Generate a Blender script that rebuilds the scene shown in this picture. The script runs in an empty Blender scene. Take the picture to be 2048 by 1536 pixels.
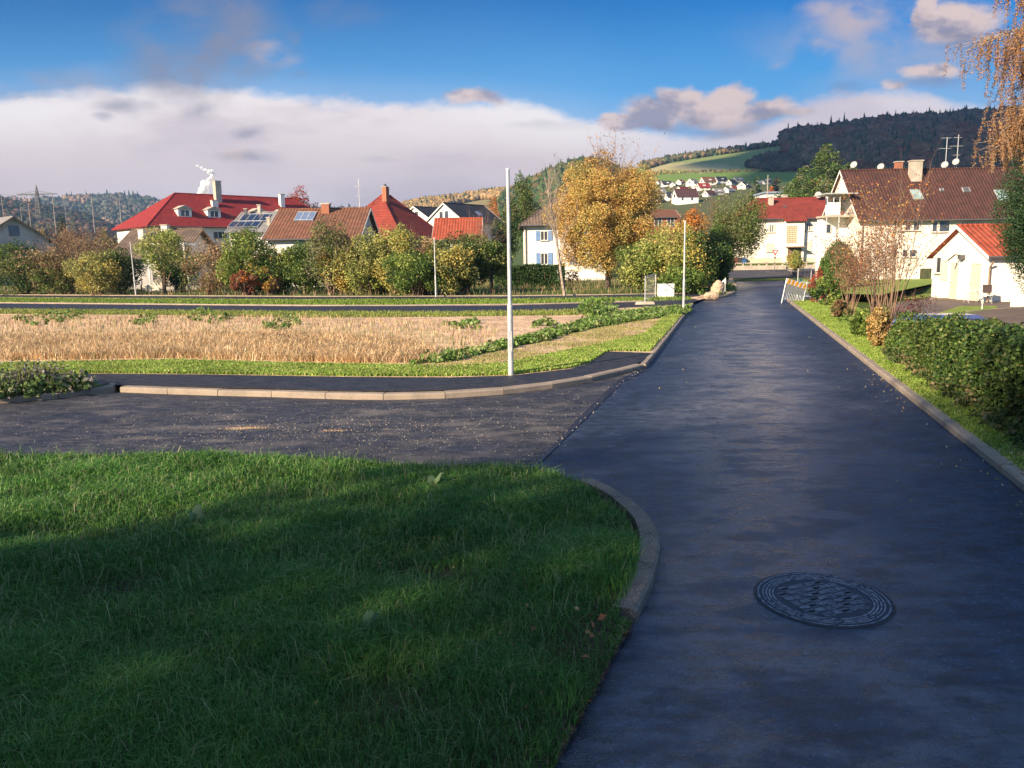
import bpy, math, random
import numpy as np
from mathutils import Vector, Matrix
from mathutils.geometry import tessellate_polygon

# ---------------------------------------------------------------- camera, sky, sun, exposure
S = bpy.context.scene
C = S.collection
FPX, CAMH = 1580.0, 2.2
PITCH, ROLL = math.radians(8.9), math.radians(-0.9)
cam_d = bpy.data.cameras.new('camera'); cam = bpy.data.objects.new('camera', cam_d); C.objects.link(cam)
cam_d.sensor_width = 36; cam_d.lens = 36 * FPX / 2048; cam_d.clip_start = 0.1; cam_d.clip_end = 8000
CR = Matrix.Rotation(math.pi/2 - PITCH, 3, 'X') @ Matrix.Rotation(ROLL, 3, 'Z')
cam.matrix_world = Matrix.Translation((0, 0, CAMH)) @ CR.to_4x4()
S.camera = cam
S.view_settings.view_transform = 'Standard'; S.view_settings.look = 'None'
S.view_settings.exposure = 1.25; S.view_settings.gamma = 1
RN = np.array(CR)
SUN_AZ, SUN_EL = math.radians(47), math.radians(22.5)          # light travels towards +x +y
SUND = Vector((-math.sin(SUN_AZ)*math.cos(SUN_EL), -math.cos(SUN_AZ)*math.cos(SUN_EL), math.sin(SUN_EL)))
sl = bpy.data.lights.new('sun', 'SUN'); sl.energy = 5.0; sl.angle = math.radians(0.9); sl.color = (1.0, 0.80, 0.56)
so = bpy.data.objects.new('sun', sl); C.objects.link(so)
so.rotation_euler = SUND.to_track_quat('Z', 'Y').to_euler(); so.location = (-20, -20, 30)
S.cycles.max_bounces = 6; S.cycles.transparent_max_bounces = 12; S.cycles.diffuse_bounces = 3
S.cycles.volume_bounces = 0

def ray(px, py):
    """direction of the sight line through a point of the 2048 x 1536 picture, scaled to depth y = 1"""
    d = RN @ np.array([(px - 1024)/FPX, -(py - 768)/FPX, -1.0])
    return d / d[1]
def V(px, py, Y):
    d = ray(px, py); return Vector((d[0]*Y, Y, CAMH + d[2]*Y))
def ux(px, py=520): return ray(px, py)[0]
def sm(a, b, t):
    t = np.clip((t - a)/(b - a), 0, 1); return t*t*(3 - 2*t)

# ---------- node helpers
class NT:
    def __init__(s, nt): s.nt = nt; s.n = nt.nodes; s.l = nt.links
    def new(s, typ, **kw):
        n = s.n.new(typ)
        for k, v in kw.items(): setattr(n, k, v)
        return n
    def put(s, sock, v):
        if isinstance(v, bpy.types.NodeSocket): s.l.new(v, sock)
        elif v is not None:
            if isinstance(v, (tuple, list)) and len(v) == 3 and sock.type == 'RGBA': v = (*v, 1)
            sock.default_value = v
    def math(s, op, a, b=None, c=None, clamp=False):
        n = s.new('ShaderNodeMath', operation=op, use_clamp=clamp)
        for i, v in enumerate((a, b, c)):
            if v is not None: s.put(n.inputs[i], v)
        return n.outputs[0]
    def vmath(s, op, a, b=None, c=None):
        n = s.new('ShaderNodeVectorMath', operation=op)
        for i, v in enumerate((a, b, c)):
            if v is not None: s.put(n.inputs[i], v)
        return n.outputs['Value'] if op in ('LENGTH', 'DOT_PRODUCT') else n.outputs[0]
    def ramp(s, v, a, b, lo=0.0, hi=1.0, smooth=True):
        n = s.new('ShaderNodeMapRange'); n.interpolation_type = 'SMOOTHSTEP' if smooth else 'LINEAR'
        s.put(n.inputs[0], v); n.inputs[1].default_value = a; n.inputs[2].default_value = b
        n.inputs[3].default_value = lo; n.inputs[4].default_value = hi
        return n.outputs[0]
    def mix(s, f, a, b, mode='MIX'):
        n = s.new('ShaderNodeMix', data_type='RGBA', blend_type=mode)
        s.put(n.inputs[0], f); s.put(n.inputs[6], a); s.put(n.inputs[7], b)
        return n.outputs[2]
    def noise(s, vec, scale, detail=3, rough=0.55, dist=0.0, out=0):
        n = s.new('ShaderNodeTexNoise'); s.put(n.inputs['Vector'], vec)
        n.inputs['Scale'].default_value = scale; n.inputs['Detail'].default_value = detail
        n.inputs['Roughness'].default_value = rough; n.inputs['Distortion'].default_value = dist
        return n.outputs[out]

# ---------- world: physical sky with a cloud layer by direction
W = bpy.data.worlds.new('World'); S.world = W; W.use_nodes = True
w = NT(W.node_tree); w.n.clear()
sky = w.new('ShaderNodeTexSky', sky_type='NISHITA'); sky.sun_disc = False
sky.sun_elevation = SUN_EL; sky.sun_rotation = math.radians(180 + 47); sky.altitude = 300
sky.air_density = 1.0; sky.dust_density = 0.15; sky.ozone_density = 4.5
hs = w.new('ShaderNodeHueSaturation'); hs.inputs['Saturation'].default_value = 1.35; hs.inputs['Value'].default_value = 1.0
w.l.new(sky.outputs[0], hs.inputs['Color'])
dirv = w.new('ShaderNodeTexCoord').outputs['Generated']
sx = w.new('ShaderNodeSeparateXYZ'); w.l.new(dirv, sx.inputs[0])
yy = w.math('MAXIMUM', w.math('ABSOLUTE', sx.outputs[1]), 0.12)
u = w.math('DIVIDE', sx.outputs[0], yy); v = w.math('DIVIDE', sx.outputs[2], yy)
cu = w.new('ShaderNodeCombineXYZ'); w.l.new(u, cu.inputs[0]); w.l.new(v, cu.inputs[1])
uv0 = cu.outputs[0]
stretch = w.vmath('MULTIPLY', uv0, (1.0, 1.7, 1.0))
nz = w.noise(stretch, 9.0, 7, 0.6, 0.3)
nzc = w.noise(stretch, 7.0, 5, 0.55, 0.0, 1)
warp = w.vmath('MULTIPLY', w.vmath('SUBTRACT', nzc, (0.5, 0.5, 0.5)), (0.10, 0.055, 0))
uv = w.vmath('ADD', uv0, warp)
su = w.new('ShaderNodeSeparateXYZ'); w.l.new(uv, su.inputs[0])
def uvpx(px, py): d = ray(px, py); return d[0], d[2]
top_px = [(-600,215),(0,203),(120,206),(250,204),(320,186),(400,180),(480,186),(560,192),(700,203),(860,213),(1000,220),(1100,232),(1180,246),(1300,262),(1450,262),(1560,250),(1640,222),(1740,206),(1900,205),(2048,218),(2600,230)]
fc = w.new('ShaderNodeFloatCurve'); cm = fc.mapping.curves[0]
pts = [( (uvpx(a,b)[0]+1.2)/2.4, uvpx(a,b)[1]) for a, b in top_px]
while len(cm.points) < len(pts): cm.points.new(0.5, 0.5)
for p, q in zip(cm.points, pts): p.location = q; p.handle_type = 'AUTO'
fc.mapping.update()
w.l.new(w.math('MULTIPLY_ADD', u, 1/2.4, 0.5), fc.inputs['Value'])
vt = fc.outputs[0]
bank = w.ramp(w.math('SUBTRACT', w.math('ADD', w.math('MULTIPLY_ADD', w.noise(stretch, 5.0, 6, 0.62), 0.075, -0.0375), w.math('MULTIPLY_ADD', nz, 0.02, vt)), w.math('MULTIPLY_ADD', su.outputs[1], 0.25, w.math('MULTIPLY', v, 0.75))), -0.006, 0.016)
soft = w.ramp(w.math('SUBTRACT', vt, v), -0.05, 0.03, 0, 0.30)
bank = w.math('MAXIMUM', bank, soft)
bank = w.math('MULTIPLY', bank, w.ramp(v, -0.05, 0.0))
n2 = w.noise(w.vmath('MULTIPLY', uv0, (1.0, 3.0, 1.0)), 3.0, 5, 0.55)
hi = w.ramp(v, 0.02, 0.21)
bankc = w.mix(hi, (0.56, 0.455, 0.49), (0.93, 0.80, 0.79))
bankc = w.mix(w.ramp(n2, 0.42, 0.66, 0, 0.55), bankc, (0.90, 0.78, 0.77))
bankc = w.mix(w.ramp(n2, 0.50, 0.32, 0, 0.50), bankc, (0.55, 0.48, 0.56))
lft = w.math('MULTIPLY', w.ramp(u, -0.30, -0.70), w.ramp(v, 0.17, 0.05))
bankc = w.mix(w.math('MULTIPLY', lft, 0.75), bankc, (0.78, 0.60, 0.55))
bankc = w.mix(w.math('MULTIPLY', w.ramp(w.math('SUBTRACT', vt, v), 0.06, 0.0), w.ramp(n2, 0.35, 0.55)), bankc, (0.97, 0.90, 0.90))
rgt = w.math('MULTIPLY', w.ramp(u, 0.05, 0.25), 0.5)
bankc = w.mix(rgt, bankc, (0.66, 0.62, 0.72))
def blobs(lst):
    acc = None
    for (px, py, rx, ry, op) in lst:
        a, b = uvpx(px, py); k = FPX
        q = w.vmath('MULTIPLY_ADD', uv, (k/rx, k/ry, 0), (-a*k/rx, -b*k/ry, 0))
        m = w.ramp(w.vmath('LENGTH', q), 1.2, 0.15, 0, op)
        acc = m if acc is None else w.math('MAXIMUM', acc, m)
    return acc
A = [(1240,240,70,24,1),(1310,222,80,40,1),(1375,192,62,38,1),(1455,190,62,40,1),(1430,222,140,42,1),(1540,215,75,26,.95),(1590,225,45,16,.7),
     (940,205,85,22,.9),(1925,45,115,48,1),(1865,30,45,42,1),
     (1850,150,80,24,.8),(1790,178,45,18,.7),(500,318,60,20,.8)]
A2 = [(525,88,58,34,1),(1546,124,34,20,.7),(1695,30,110,60,1),(1630,10,70,30,.9),(1625,92,80,26,.6),(1770,70,90,60,.45),(1790,125,120,60,.35),(110,165,170,40,.22),(1700,90,60,50,.4),(560,108,60,20,.6),(1940,110,90,40,.35),(40,150,120,30,.10)]
B = [(425,98,115,75,.92),(340,148,120,48,.7),(470,45,70,60,.7),(390,15,100,25,.40),(480,130,60,22,.55),(700,22,90,40,.3),(600,143,40,12,.35),(600,62,22,16,.3),
     (405,214,44,26,.7),(250,203,80,22,.65),(200,228,30,12,.5),(512,262,36,18,.6),(505,322,70,16,.45),(50,194,50,8,.45),(740,328,50,10,.25),
     (1430,248,130,22,.75),(1330,248,60,16,.6),(1550,228,70,15,.6),(1690,190,40,20,.3),(1940,80,90,25,.5),(1860,172,60,14,.45),(1100,250,90,12,.3)]
det = w.math('SUBTRACT', nz, 0.5)
def shape(m, k=0.9, lo=0.18, hi=0.62): return w.ramp(w.math('MULTIPLY_ADD', det, k, m), lo, hi)
mA = shape(blobs(A), 1.5, 0.22, 0.78)
mA2 = w.math('MULTIPLY', blobs(A2), w.ramp(nz, 0.36, 0.62))
mB = w.math('MULTIPLY', blobs(B), w.ramp(nz, 0.36, 0.58, 0.32, 1.0))
wsp = w.math('MULTIPLY', blobs([(410,80,190,120,1),(1760,75,270,110,.75),(100,165,170,40,.6)]), w.ramp(w.noise(stretch, 6.5, 8, 0.60, 0.4), 0.40, 0.62, 0, 0.9))
front = w.ramp(sx.outputs[1], 0.05, 0.25)
back = w.math('MULTIPLY', w.ramp(w.noise(dirv, 3.0, 6, 0.6), 0.38, 0.60), w.math('MULTIPLY', w.ramp(sx.outputs[2], 0.0, 0.1), w.ramp(sx.outputs[1], 0.25, 0.05)))
K = 7.64       # clouds are written as picture values; the background strength is 1/K
def sc(c): return tuple(x*K for x in c)
grad = w.ramp(v, 0.42, 0.15)
skyc = hs.outputs[0]
skyt = w.mix(1.0, skyc, (0.0, 0.66, 0.84), 'MULTIPLY')
skyt = w.mix(w.math('MULTIPLY', w.math('MULTIPLY', grad, grad), 0.95), skyt, sc((0.15, 0.46, 0.86)))
col = w.mix(w.math('MULTIPLY', bank, front), skyt, w.mix(1.0, bankc, sc((1, 1, 1)), 'MULTIPLY'))
litc = w.mix(w.ramp(w.noise(w.vmath('ADD', stretch, (0.012, -0.012, 0)), 13.0, 5, 0.6), 0.36, 0.56), sc((0.36, 0.33, 0.42)), sc((0.84, 0.66, 0.60)))
col = w.mix(w.math('MULTIPLY', wsp, front), col, w.mix(w.ramp(u, -0.2, 0.2), sc((0.27, 0.28, 0.37)), sc((0.50, 0.48, 0.57))))
col = w.mix(w.math('MULTIPLY', w.math('MULTIPLY', mA2, front), 0.9), col, sc((0.58, 0.50, 0.55)))
col = w.mix(w.math('MULTIPLY', w.math('MULTIPLY', mA, front), 0.93), col, litc)
col = w.mix(w.math('MULTIPLY', mB, front), col, sc((0.25, 0.26, 0.36)))
zen = w.math('MULTIPLY', w.ramp(sx.outputs[2], 0.62, 0.85), 0.75)
col = w.mix(w.math('MAXIMUM', w.math('MULTIPLY', back, 0.9), zen), col, sc((0.48, 0.72, 1.08)))  # unseen sky overhead and behind brightened, added as fill for the shade
bg = w.new('ShaderNodeBackground'); w.l.new(col, bg.inputs[0]); bg.inputs[1].default_value = 0.055
ow = w.new('ShaderNodeOutputWorld'); w.l.new(bg.outputs[0], ow.inputs[0])

# ---------------------------------------------------------------- materials
def M(name, c1, c2=None, scale=5.0, rough=0.85, spec=0.3, bump=0.0, bscale=None, detail=4, lo=0.35, hi=0.65, stretch=None, metal=0.0, fn=None):
    m = bpy.data.materials.new(name); m.use_nodes = True; t = NT(m.node_tree)
    b = t.n['Principled BSDF']
    tc = t.new('ShaderNodeTexCoord').outputs['Object']
    if stretch: tc = t.vmath('MULTIPLY', tc, stretch)
    nzv = t.noise(tc, scale, detail)
    col = t.mix(t.ramp(nzv, lo, hi), c1, c2 if c2 else tuple(x*0.8 for x in c1))
    t.put(b.inputs['Base Color'], col)
    b.inputs['Roughness'].default_value = rough; b.inputs['Specular IOR Level'].default_value = spec
    b.inputs['Metallic'].default_value = metal
    if bump:
        bn = t.new('ShaderNodeBump'); bn.inputs['Distance'].default_value = bump
        t.put(bn.inputs['Height'], t.noise(tc, bscale or scale*4, 4)); t.l.new(bn.outputs[0], b.inputs['Normal'])
    if fn: fn(t, b, tc, col)
    return m
def tint_mat(name, trans=0.3, rough=0.55, spec=0.25, noise=0.0):
    m = bpy.data.materials.new(name); m.use_nodes = True; t = NT(m.node_tree)
    b = t.n['Principled BSDF']; o = t.n['Material Output']
    a = t.new('ShaderNodeAttribute'); a.attribute_name = 'tint'; col = a.outputs['Color']
    if noise:
        tc = t.new('ShaderNodeTexCoord').outputs['Object']
        col = t.mix(noise, col, t.mix(t.ramp(t.noise(tc, 3.0, 4), 0.3, 0.7), (0.3, 0.3, 0.3), (1.6, 1.6, 1.6)), 'MULTIPLY')
    t.put(b.inputs['Base Color'], col); b.inputs['Roughness'].default_value = rough; b.inputs['Specular IOR Level'].default_value = spec
    if trans:
        tr = t.new('ShaderNodeBsdfTranslucent'); t.put(tr.inputs[0], col)
        mx = t.new('ShaderNodeMixShader'); mx.inputs[0].default_value = trans
        t.l.new(b.outputs[0], mx.inputs[1]); t.l.new(tr.outputs[0], mx.inputs[2]); t.l.new(mx.outputs[0], o.inputs[0])
    return m
LEAF = tint_mat('leaf_mat', 0.3, 0.5, 0.2); BLADE = tint_mat('blade_mat', 0.35, 0.45, 0.25); CANOPY = tint_mat('canopy_mat', 0.0, 0.9, 0.1)
STONE = tint_mat('stone_mat', 0.0, 0.85, 0.3); HILL = tint_mat('hill_mat', 0.0, 0.95, 0.05, 0.25)
BARK = M('bark', (0.10, 0.075, 0.055), (0.05, 0.038, 0.03), 6, bump=0.02)
BARKP = M('bark_pale', (0.38, 0.31, 0.25), (0.20, 0.16, 0.13), 5, bump=0.01)
TWIG = M('twig_mat', (0.25, 0.165, 0.11), (0.16, 0.10, 0.07), 3)
def asph(name, c1, c2, r0, r1, streak=True, dust=None, spec=0.5, band=False):
    def fn(t, b, tc, col):
        sp = t.noise(tc, 34, 5, 0.85)                                             # aggregate speckle
        col = t.mix(t.ramp(sp, 0.555, 0.63), col, tuple(x*4.2 for x in c1))
        st = t.noise(t.vmath('MULTIPLY', tc, (0.65, 1.25, 1)), 1.7, 7, 0.68)
        mt = t.noise(t.vmath('MULTIPLY', tc, (0.6, 1.3, 1)), 7.0, 7, 0.72)
        col = t.mix(t.ramp(mt, 0.34, 0.66), tuple(x*0.45 for x in c2), t.mix(1.0, col, (1.5, 1.5, 1.45), 'MULTIPLY'))
        big = t.noise(tc, 0.16, 3)
        if dust: col = t.mix(t.math('MULTIPLY', t.ramp(st, 0.46, 0.66), t.ramp(t.noise(tc, 0.35, 4), 0.36, 0.58, 0.1, 0.7)), col, dust)
        t.put(b.inputs['Base Color'], col)
        r = t.ramp(t.math('MULTIPLY_ADD', big, 0.4, t.math('MULTIPLY_ADD', mt, 0.4, t.math('MULTIPLY', st, 0.4))), 0.46, 0.72, r0, r1)
        t.put(b.inputs['Roughness'], r)
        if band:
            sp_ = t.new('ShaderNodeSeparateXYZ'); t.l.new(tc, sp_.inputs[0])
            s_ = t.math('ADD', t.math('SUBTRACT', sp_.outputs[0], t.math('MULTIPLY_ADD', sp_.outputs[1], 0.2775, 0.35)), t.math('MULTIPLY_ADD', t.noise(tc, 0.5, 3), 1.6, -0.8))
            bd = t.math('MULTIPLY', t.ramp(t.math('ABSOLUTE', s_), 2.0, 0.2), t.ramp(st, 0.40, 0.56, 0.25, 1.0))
            t.put(b.inputs['Base Color'], t.mix(t.math('MULTIPLY', t.math('MULTIPLY', bd, t.ramp(sp_.outputs[1], 6.0, 12.0, 0.25, 1.0)), t.ramp(mt, 0.38, 0.62, 0.2, 0.95)), col, (0.150, 0.140, 0.155)))  # worn paler middle, with the road's sheen painted into the base colour
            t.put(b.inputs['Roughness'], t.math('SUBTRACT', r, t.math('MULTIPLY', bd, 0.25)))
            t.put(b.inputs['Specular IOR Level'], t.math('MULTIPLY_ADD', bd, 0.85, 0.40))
        bn = t.new('ShaderNodeBump'); bn.inputs['Distance'].default_value = 0.009; bn.inputs['Strength'].default_value = 1.0
        t.put(bn.inputs['Height'], t.math('MULTIPLY_ADD', t.noise(tc, 95, 3), 1.0, t.math('MULTIPLY', t.noise(tc, 7, 4), 1.5)))
        t.l.new(bn.outputs[0], b.inputs['Normal'])
    return M(name, c1, c2, 2.2, 0.5, spec, fn=fn)
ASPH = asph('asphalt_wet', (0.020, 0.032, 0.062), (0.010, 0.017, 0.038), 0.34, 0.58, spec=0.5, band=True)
ASPHOLD = asph('asphalt_gritty', (0.034, 0.034, 0.044), (0.018, 0.019, 0.028), 0.46, 0.85, dust=(0.15, 0.13, 0.125), spec=0.5)
ASPHNEW = asph('asphalt_path', (0.020, 0.020, 0.028), (0.015, 0.016, 0.022), 0.5, 0.75)
DRIVE = M('drive_mat', (0.17, 0.125, 0.10), (0.12, 0.09, 0.075), 0.8, bump=0.01, bscale=30)
def grain(t, b, tc, col):
    t.put(b.inputs['Base Color'], t.mix(t.ramp(t.noise(tc, 220, 2), 0.45, 0.62), col, (0.36, 0.30, 0.25)))
KERB = M('kerb_concrete', (0.27, 0.215, 0.165), (0.16, 0.13, 0.105), 2.2, bump=0.004, bscale=120, fn=grain)
SOIL = M('soil_mat', (0.66, 0.46, 0.30), (0.46, 0.31, 0.20), 1.1, bump=0.08, bscale=5, detail=8, rough=0.95, spec=0.1)
DARKSOIL = M('dark_soil', (0.07, 0.05, 0.035), (0.035, 0.03, 0.02), 3, bump=0.03, bscale=30, rough=0.95, spec=0.1)
TURF = M('turf_mat', (0.045, 0.085, 0.02), (0.10, 0.12, 0.03), 1.2, bump=0.03, bscale=25, rough=0.95, spec=0.1)
GALV = M('galvanised_steel', (0.52, 0.52, 0.52), (0.40, 0.41, 0.42), 6, rough=0.5, spec=0.5, metal=0.25)
DGREY = M('dark_grey_metal', (0.09, 0.09, 0.10), rough=0.5)
CREAM = M('cream_render', (0.80, 0.74, 0.65), (0.72, 0.66, 0.57), 0.7, bump=0.006, bscale=40)
WHITE = M('white_render', (0.80, 0.77, 0.72), (0.72, 0.69, 0.64), 0.6, bump=0.006, bscale=40)
YELLOW = M('yellow_render', (0.78, 0.63, 0.40), (0.70, 0.55, 0.34), 0.8)
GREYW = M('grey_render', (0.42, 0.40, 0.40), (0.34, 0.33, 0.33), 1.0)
FRAMEW = M('white_frame', (0.78, 0.76, 0.72), rough=0.5)
WOODP = M('painted_wood', (0.30, 0.20, 0.13), (0.20, 0.13, 0.09), 3)
BLUE = M('blue_paint', (0.16, 0.27, 0.47), (0.12, 0.21, 0.40), 5)
REDP = M('red_paint', (0.45, 0.03, 0.03), rough=0.5)
BRICK = M('brick_mat', (0.36, 0.14, 0.08), (0.26, 0.11, 0.07), 14)
CONC = M('concrete_mat', (0.46, 0.40, 0.33), (0.34, 0.30, 0.25), 2, bump=0.01)
GLASS = M('window_glass', (0.035, 0.04, 0.05), (0.07, 0.075, 0.085), 0.9, rough=0.08, spec=0.8)
CURT = M('curtain_cloth', (0.62, 0.58, 0.50), (0.45, 0.42, 0.38), 4)
BLIND = M('roller_blind', (0.70, 0.63, 0.50), rough=0.6)
SOLAR = M('solar_glass', (0.02, 0.03, 0.06), (0.03, 0.045, 0.09), 3, rough=0.2, spec=0.6)
SOLARL = M('solar_collector', (0.16, 0.21, 0.32), (0.12, 0.16, 0.26), 3, rough=0.25, spec=0.6)
PLAST = M('white_plastic', (0.78, 0.76, 0.74), rough=0.5)
def roofm(name, c1, c2, tw=0.28, tr=0.36, rough=0.8, amp=0.04):
    def fn(t, b, tc, col):
        s = t.new('ShaderNodeSeparateXYZ'); t.l.new(tc, s.inputs[0])
        wv = t.math('ABSOLUTE', t.math('SINE', t.math('MULTIPLY', s.outputs[0], math.pi/tw)))
        row = t.math('FRACT', t.math('MULTIPLY', s.outputs[2], 1/tr))
        t.put(b.inputs['Base Color'], t.mix(t.ramp(wv, 0.0, 0.35, 0.55, 0.0), col, tuple(x*0.35 for x in c1)))
        bn = t.new('ShaderNodeBump'); bn.inputs['Distance'].default_value = amp
        t.put(bn.inputs['Height'], t.math('MULTIPLY_ADD', row, -0.6, wv)); t.l.new(bn.outputs[0], b.inputs['Normal'])
    return M(name, c1, c2, 1.6, rough, 0.25, detail=6, fn=fn)
RBROWN = roofm('brown_tiles', (0.088, 0.038, 0.030), (0.058, 0.028, 0.025))
RBROWN2 = roofm('russet_tiles', (0.20, 0.088, 0.052), (0.14, 0.065, 0.042), 0.3, 0.3)
RRED = roofm('red_tiles', (0.25, 0.044, 0.030), (0.17, 0.033, 0.025), 0.25, 0.4)
RRED2 = roofm('bright_red_tiles', (0.27, 0.028, 0.028), (0.19, 0.022, 0.022), 0.3, 0.3, amp=0.02)
RORANGE = roofm('orange_tiles', (0.36, 0.080, 0.04), (0.26, 0.055, 0.03), 0.3, 0.35)
RDARK = roofm('anthracite_tiles', (0.035, 0.037, 0.05), (0.025, 0.027, 0.037), 0.3, 0.4)
RGREY = roofm('grey_sheet', (0.24, 0.23, 0.23), (0.18, 0.17, 0.17), 0.9, 0.9)
ROLD = roofm('old_brown_tiles', (0.17, 0.12, 0.09), (0.10, 0.075, 0.06), 0.3, 0.3)

# ---------------------------------------------------------------- mesh helpers
def tag(o, label=None, cat=None, group=None, kind=None):
    if label: o['label'] = label
    if cat: o['category'] = cat
    if group: o['group'] = group
    if kind: o['kind'] = kind
    return o
def empty(name, loc, rz=0.0):
    o = bpy.data.objects.new(name, None); C.objects.link(o); o.location = loc; o.rotation_euler = (0, 0, rz)
    o.empty_display_size = 0.3; return o
def link(name, me, mat, parent=None, loc=None):
    o = bpy.data.objects.new(name, me); C.objects.link(o)
    if mat: me.materials.append(mat)
    if parent: o.parent = parent
    if loc is not None: o.location = loc
    return o
def fast(name, Vv, F, mat, parent=None, tint=None, smooth=False):
    """many faces at once; F is (m,3) or (m,4); tint is per vertex"""
    Vv = np.asarray(Vv, np.float32).reshape(-1, 3); F = np.asarray(F, np.int32); k = F.shape[1]; m = len(F)
    me = bpy.data.meshes.new(name); me.vertices.add(len(Vv)); me.vertices.foreach_set('co', Vv.ravel())
    me.loops.add(m*k); me.loops.foreach_set('vertex_index', F.ravel())
    me.polygons.add(m); me.polygons.foreach_set('loop_start', np.arange(0, m*k, k, dtype=np.int32))
    if smooth: me.polygons.foreach_set('use_smooth', np.ones(m, bool))
    if tint is not None:
        a = me.attributes.new('tint', 'FLOAT_COLOR', 'POINT'); t = np.ones((len(Vv), 4), np.float32); t[:, :3] = tint
        a.data.foreach_set('color', t.ravel())
    me.update(calc_edges=True)
    return link(name, me, mat, parent)
class MB:
    def __init__(s): s.v = []; s.f = []
    def box(s, x0, x1, y0, y1, z0, z1):
        n = len(s.v); s.v += [(x, y, z) for z in (z0, z1) for y in (y0, y1) for x in (x0, x1)]
        s.f += [tuple(n+i for i in q) for q in ((0,2,3,1),(4,5,7,6),(0,1,5,4),(1,3,7,5),(3,2,6,7),(2,0,4,6))]; return s
    def poly(s, pts): n = len(s.v); s.v += [tuple(p) for p in pts]; s.f.append(tuple(range(n, n+len(pts)))); return s
    def prism(s, pts, ext):
        """closed prism: polygon pts swept by the vector ext"""
        n = len(s.v); k = len(pts); s.v += [tuple(p) for p in pts] + [(p[0]+ext[0], p[1]+ext[1], p[2]+ext[2]) for p in pts]
        s.f += [tuple(range(n, n+k)), tuple(range(n+2*k-1, n+k-1, -1))] + [(n+i, n+(i+1)%k, n+k+(i+1)%k, n+k+i)[::-1] for i in range(k)]; return s
    def tube(s, p0, p1, r0, r1=None, k=10):
        p0, p1 = Vector(p0), Vector(p1); r1 = r0 if r1 is None else r1; d = (p1-p0).normalized()
        a = d.orthogonal().normalized(); b = d.cross(a); n = len(s.v)
        for p, r in ((p0, r0), (p1, r1)):
            for i in range(k):
                t = 2*math.pi*i/k; s.v.append(tuple(p + (a*math.cos(t) + b*math.sin(t))*r))
        s.f += [(n+i, n+(i+1)%k, n+k+(i+1)%k, n+k+i) for i in range(k)] + [tuple(range(n+k-1, n-1, -1)), tuple(range(n+k, n+2*k))]; return s
    def lathe(s, c, prof, k=16):
        n = len(s.v)
        for r, z in prof:
            for i in range(k):
                t = 2*math.pi*i/k; s.v.append((c[0]+r*math.cos(t), c[1]+r*math.sin(t), c[2]+z))
        for j in range(len(prof)-1):
            for i in range(k): s.f.append((n+j*k+i, n+j*k+(i+1)%k, n+(j+1)*k+(i+1)%k, n+(j+1)*k+i))
        s.f += [tuple(range(n+k-1, n-1, -1)), tuple(range(n+(len(prof)-1)*k, n+len(prof)*k))]; return s
    def build(s, name, mat, parent=None, loc=None, smooth=False):
        me = bpy.data.meshes.new(name); me.from_pydata(s.v, [], s.f)
        if smooth:
            for p in me.polygons: p.use_smooth = True
        me.update(); return link(name, me, mat, parent, loc)
def tubes_np(segs, k=4):
    """segs (n,8): p0 p1 r0 r1 -> vertices, quads"""
    s = np.asarray(segs, float); p0, p1 = s[:, :3], s[:, 3:6]; d = p1-p0; d /= np.linalg.norm(d, axis=1, keepdims=True)+1e-9
    ref = np.where(np.abs(d[:, 2:3]) < 0.9, [[0, 0, 1.0]], [[1.0, 0, 0]])
    a = np.cross(d, ref); a /= np.linalg.norm(a, axis=1, keepdims=True)+1e-9; b = np.cross(d, a)
    th = np.arange(k)*2*np.pi/k; ring = a[:, None]*np.cos(th)[None, :, None] + b[:, None]*np.sin(th)[None, :, None]
    Vv = np.concatenate([p0[:, None]+ring*s[:, 6][:, None, None], p1[:, None]+ring*s[:, 7][:, None, None]], 1).reshape(-1, 3)
    i = np.arange(k); q = np.stack([i, (i+1) % k, k+(i+1) % k, k+i], 1)
    return Vv, (np.arange(len(s))[:, None, None]*2*k + q[None]).reshape(-1, 4)
# ---------------------------------------------------------------- terrain
def table(lst):
    a = np.array([[ray(px, py)[0], ray(px, py)[2]] for px, py in lst]); return a[:, 0], a[:, 1]
SKY_C = table([(1150,372),(1240,345),(1285,333),(1340,321),(1400,312),(1470,303),(1530,294),(1600,283),(1680,274),(1760,262),(1850,256),(1950,250),(2048,243),(2300,222)])
SKY_B = table([(930,471),(965,441),(1000,411),(1040,386),(1080,366),(1120,346),(1160,336),(1200,337),(1235,353),(1265,381),(1300,451)])
SKY_B2 = table([(700,444),(760,436),(810,416),(850,407),(900,402),(940,396),(980,390),(1040,384),(1200,376)])
SKY_A = table([(-500,385),(0,407),(60,410),(100,407),(150,403),(210,399),(270,402),(330,413),(420,419),(520,425),(620,427),(760,429),(900,433),(1000,445)])
SKY_A2 = table([(-500,365),(-100,397),(0,415),(60,423),(110,431),(170,445),(230,467)])
HILLS = {'C': (SKY_C, 235, 850), 'B': (SKY_B, 330, 620), 'B2': (SKY_B2, 420, 950), 'A': (SKY_A, 800, 1600), 'A2': (SKY_A2, 420, 900)}
def hillz(k, x, y):
    (tu, tv), y0, yr = HILLS[k]; x = np.asarray(x, float); y = np.asarray(y, float); uu = x/np.maximum(y, 1)
    zr = np.interp(uu, tu, tv)*yr + CAMH
    t = (y-y0)/(yr-y0); prof = np.where(t < 1, np.clip(t, -0.1, 1)**1.08 if False else np.clip(t, 0, 1), 1-0.5*np.clip(t-1, 0, 1.5)) - 0.15*np.clip(-t, 0, 0.2)*5
    wob = 0.012*np.sin(x*0.013+y*0.009)*np.sin(y*0.011-x*0.004)*np.clip(t, 0, 1)*np.clip(1-t, 0, 1)*4
    return np.where((uu < tu[0]) | (uu > tu[-1]), -60.0, zr*(prof+wob) - 1.0*(t <= 0))
KERB0, KERB1 = None, None
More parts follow.
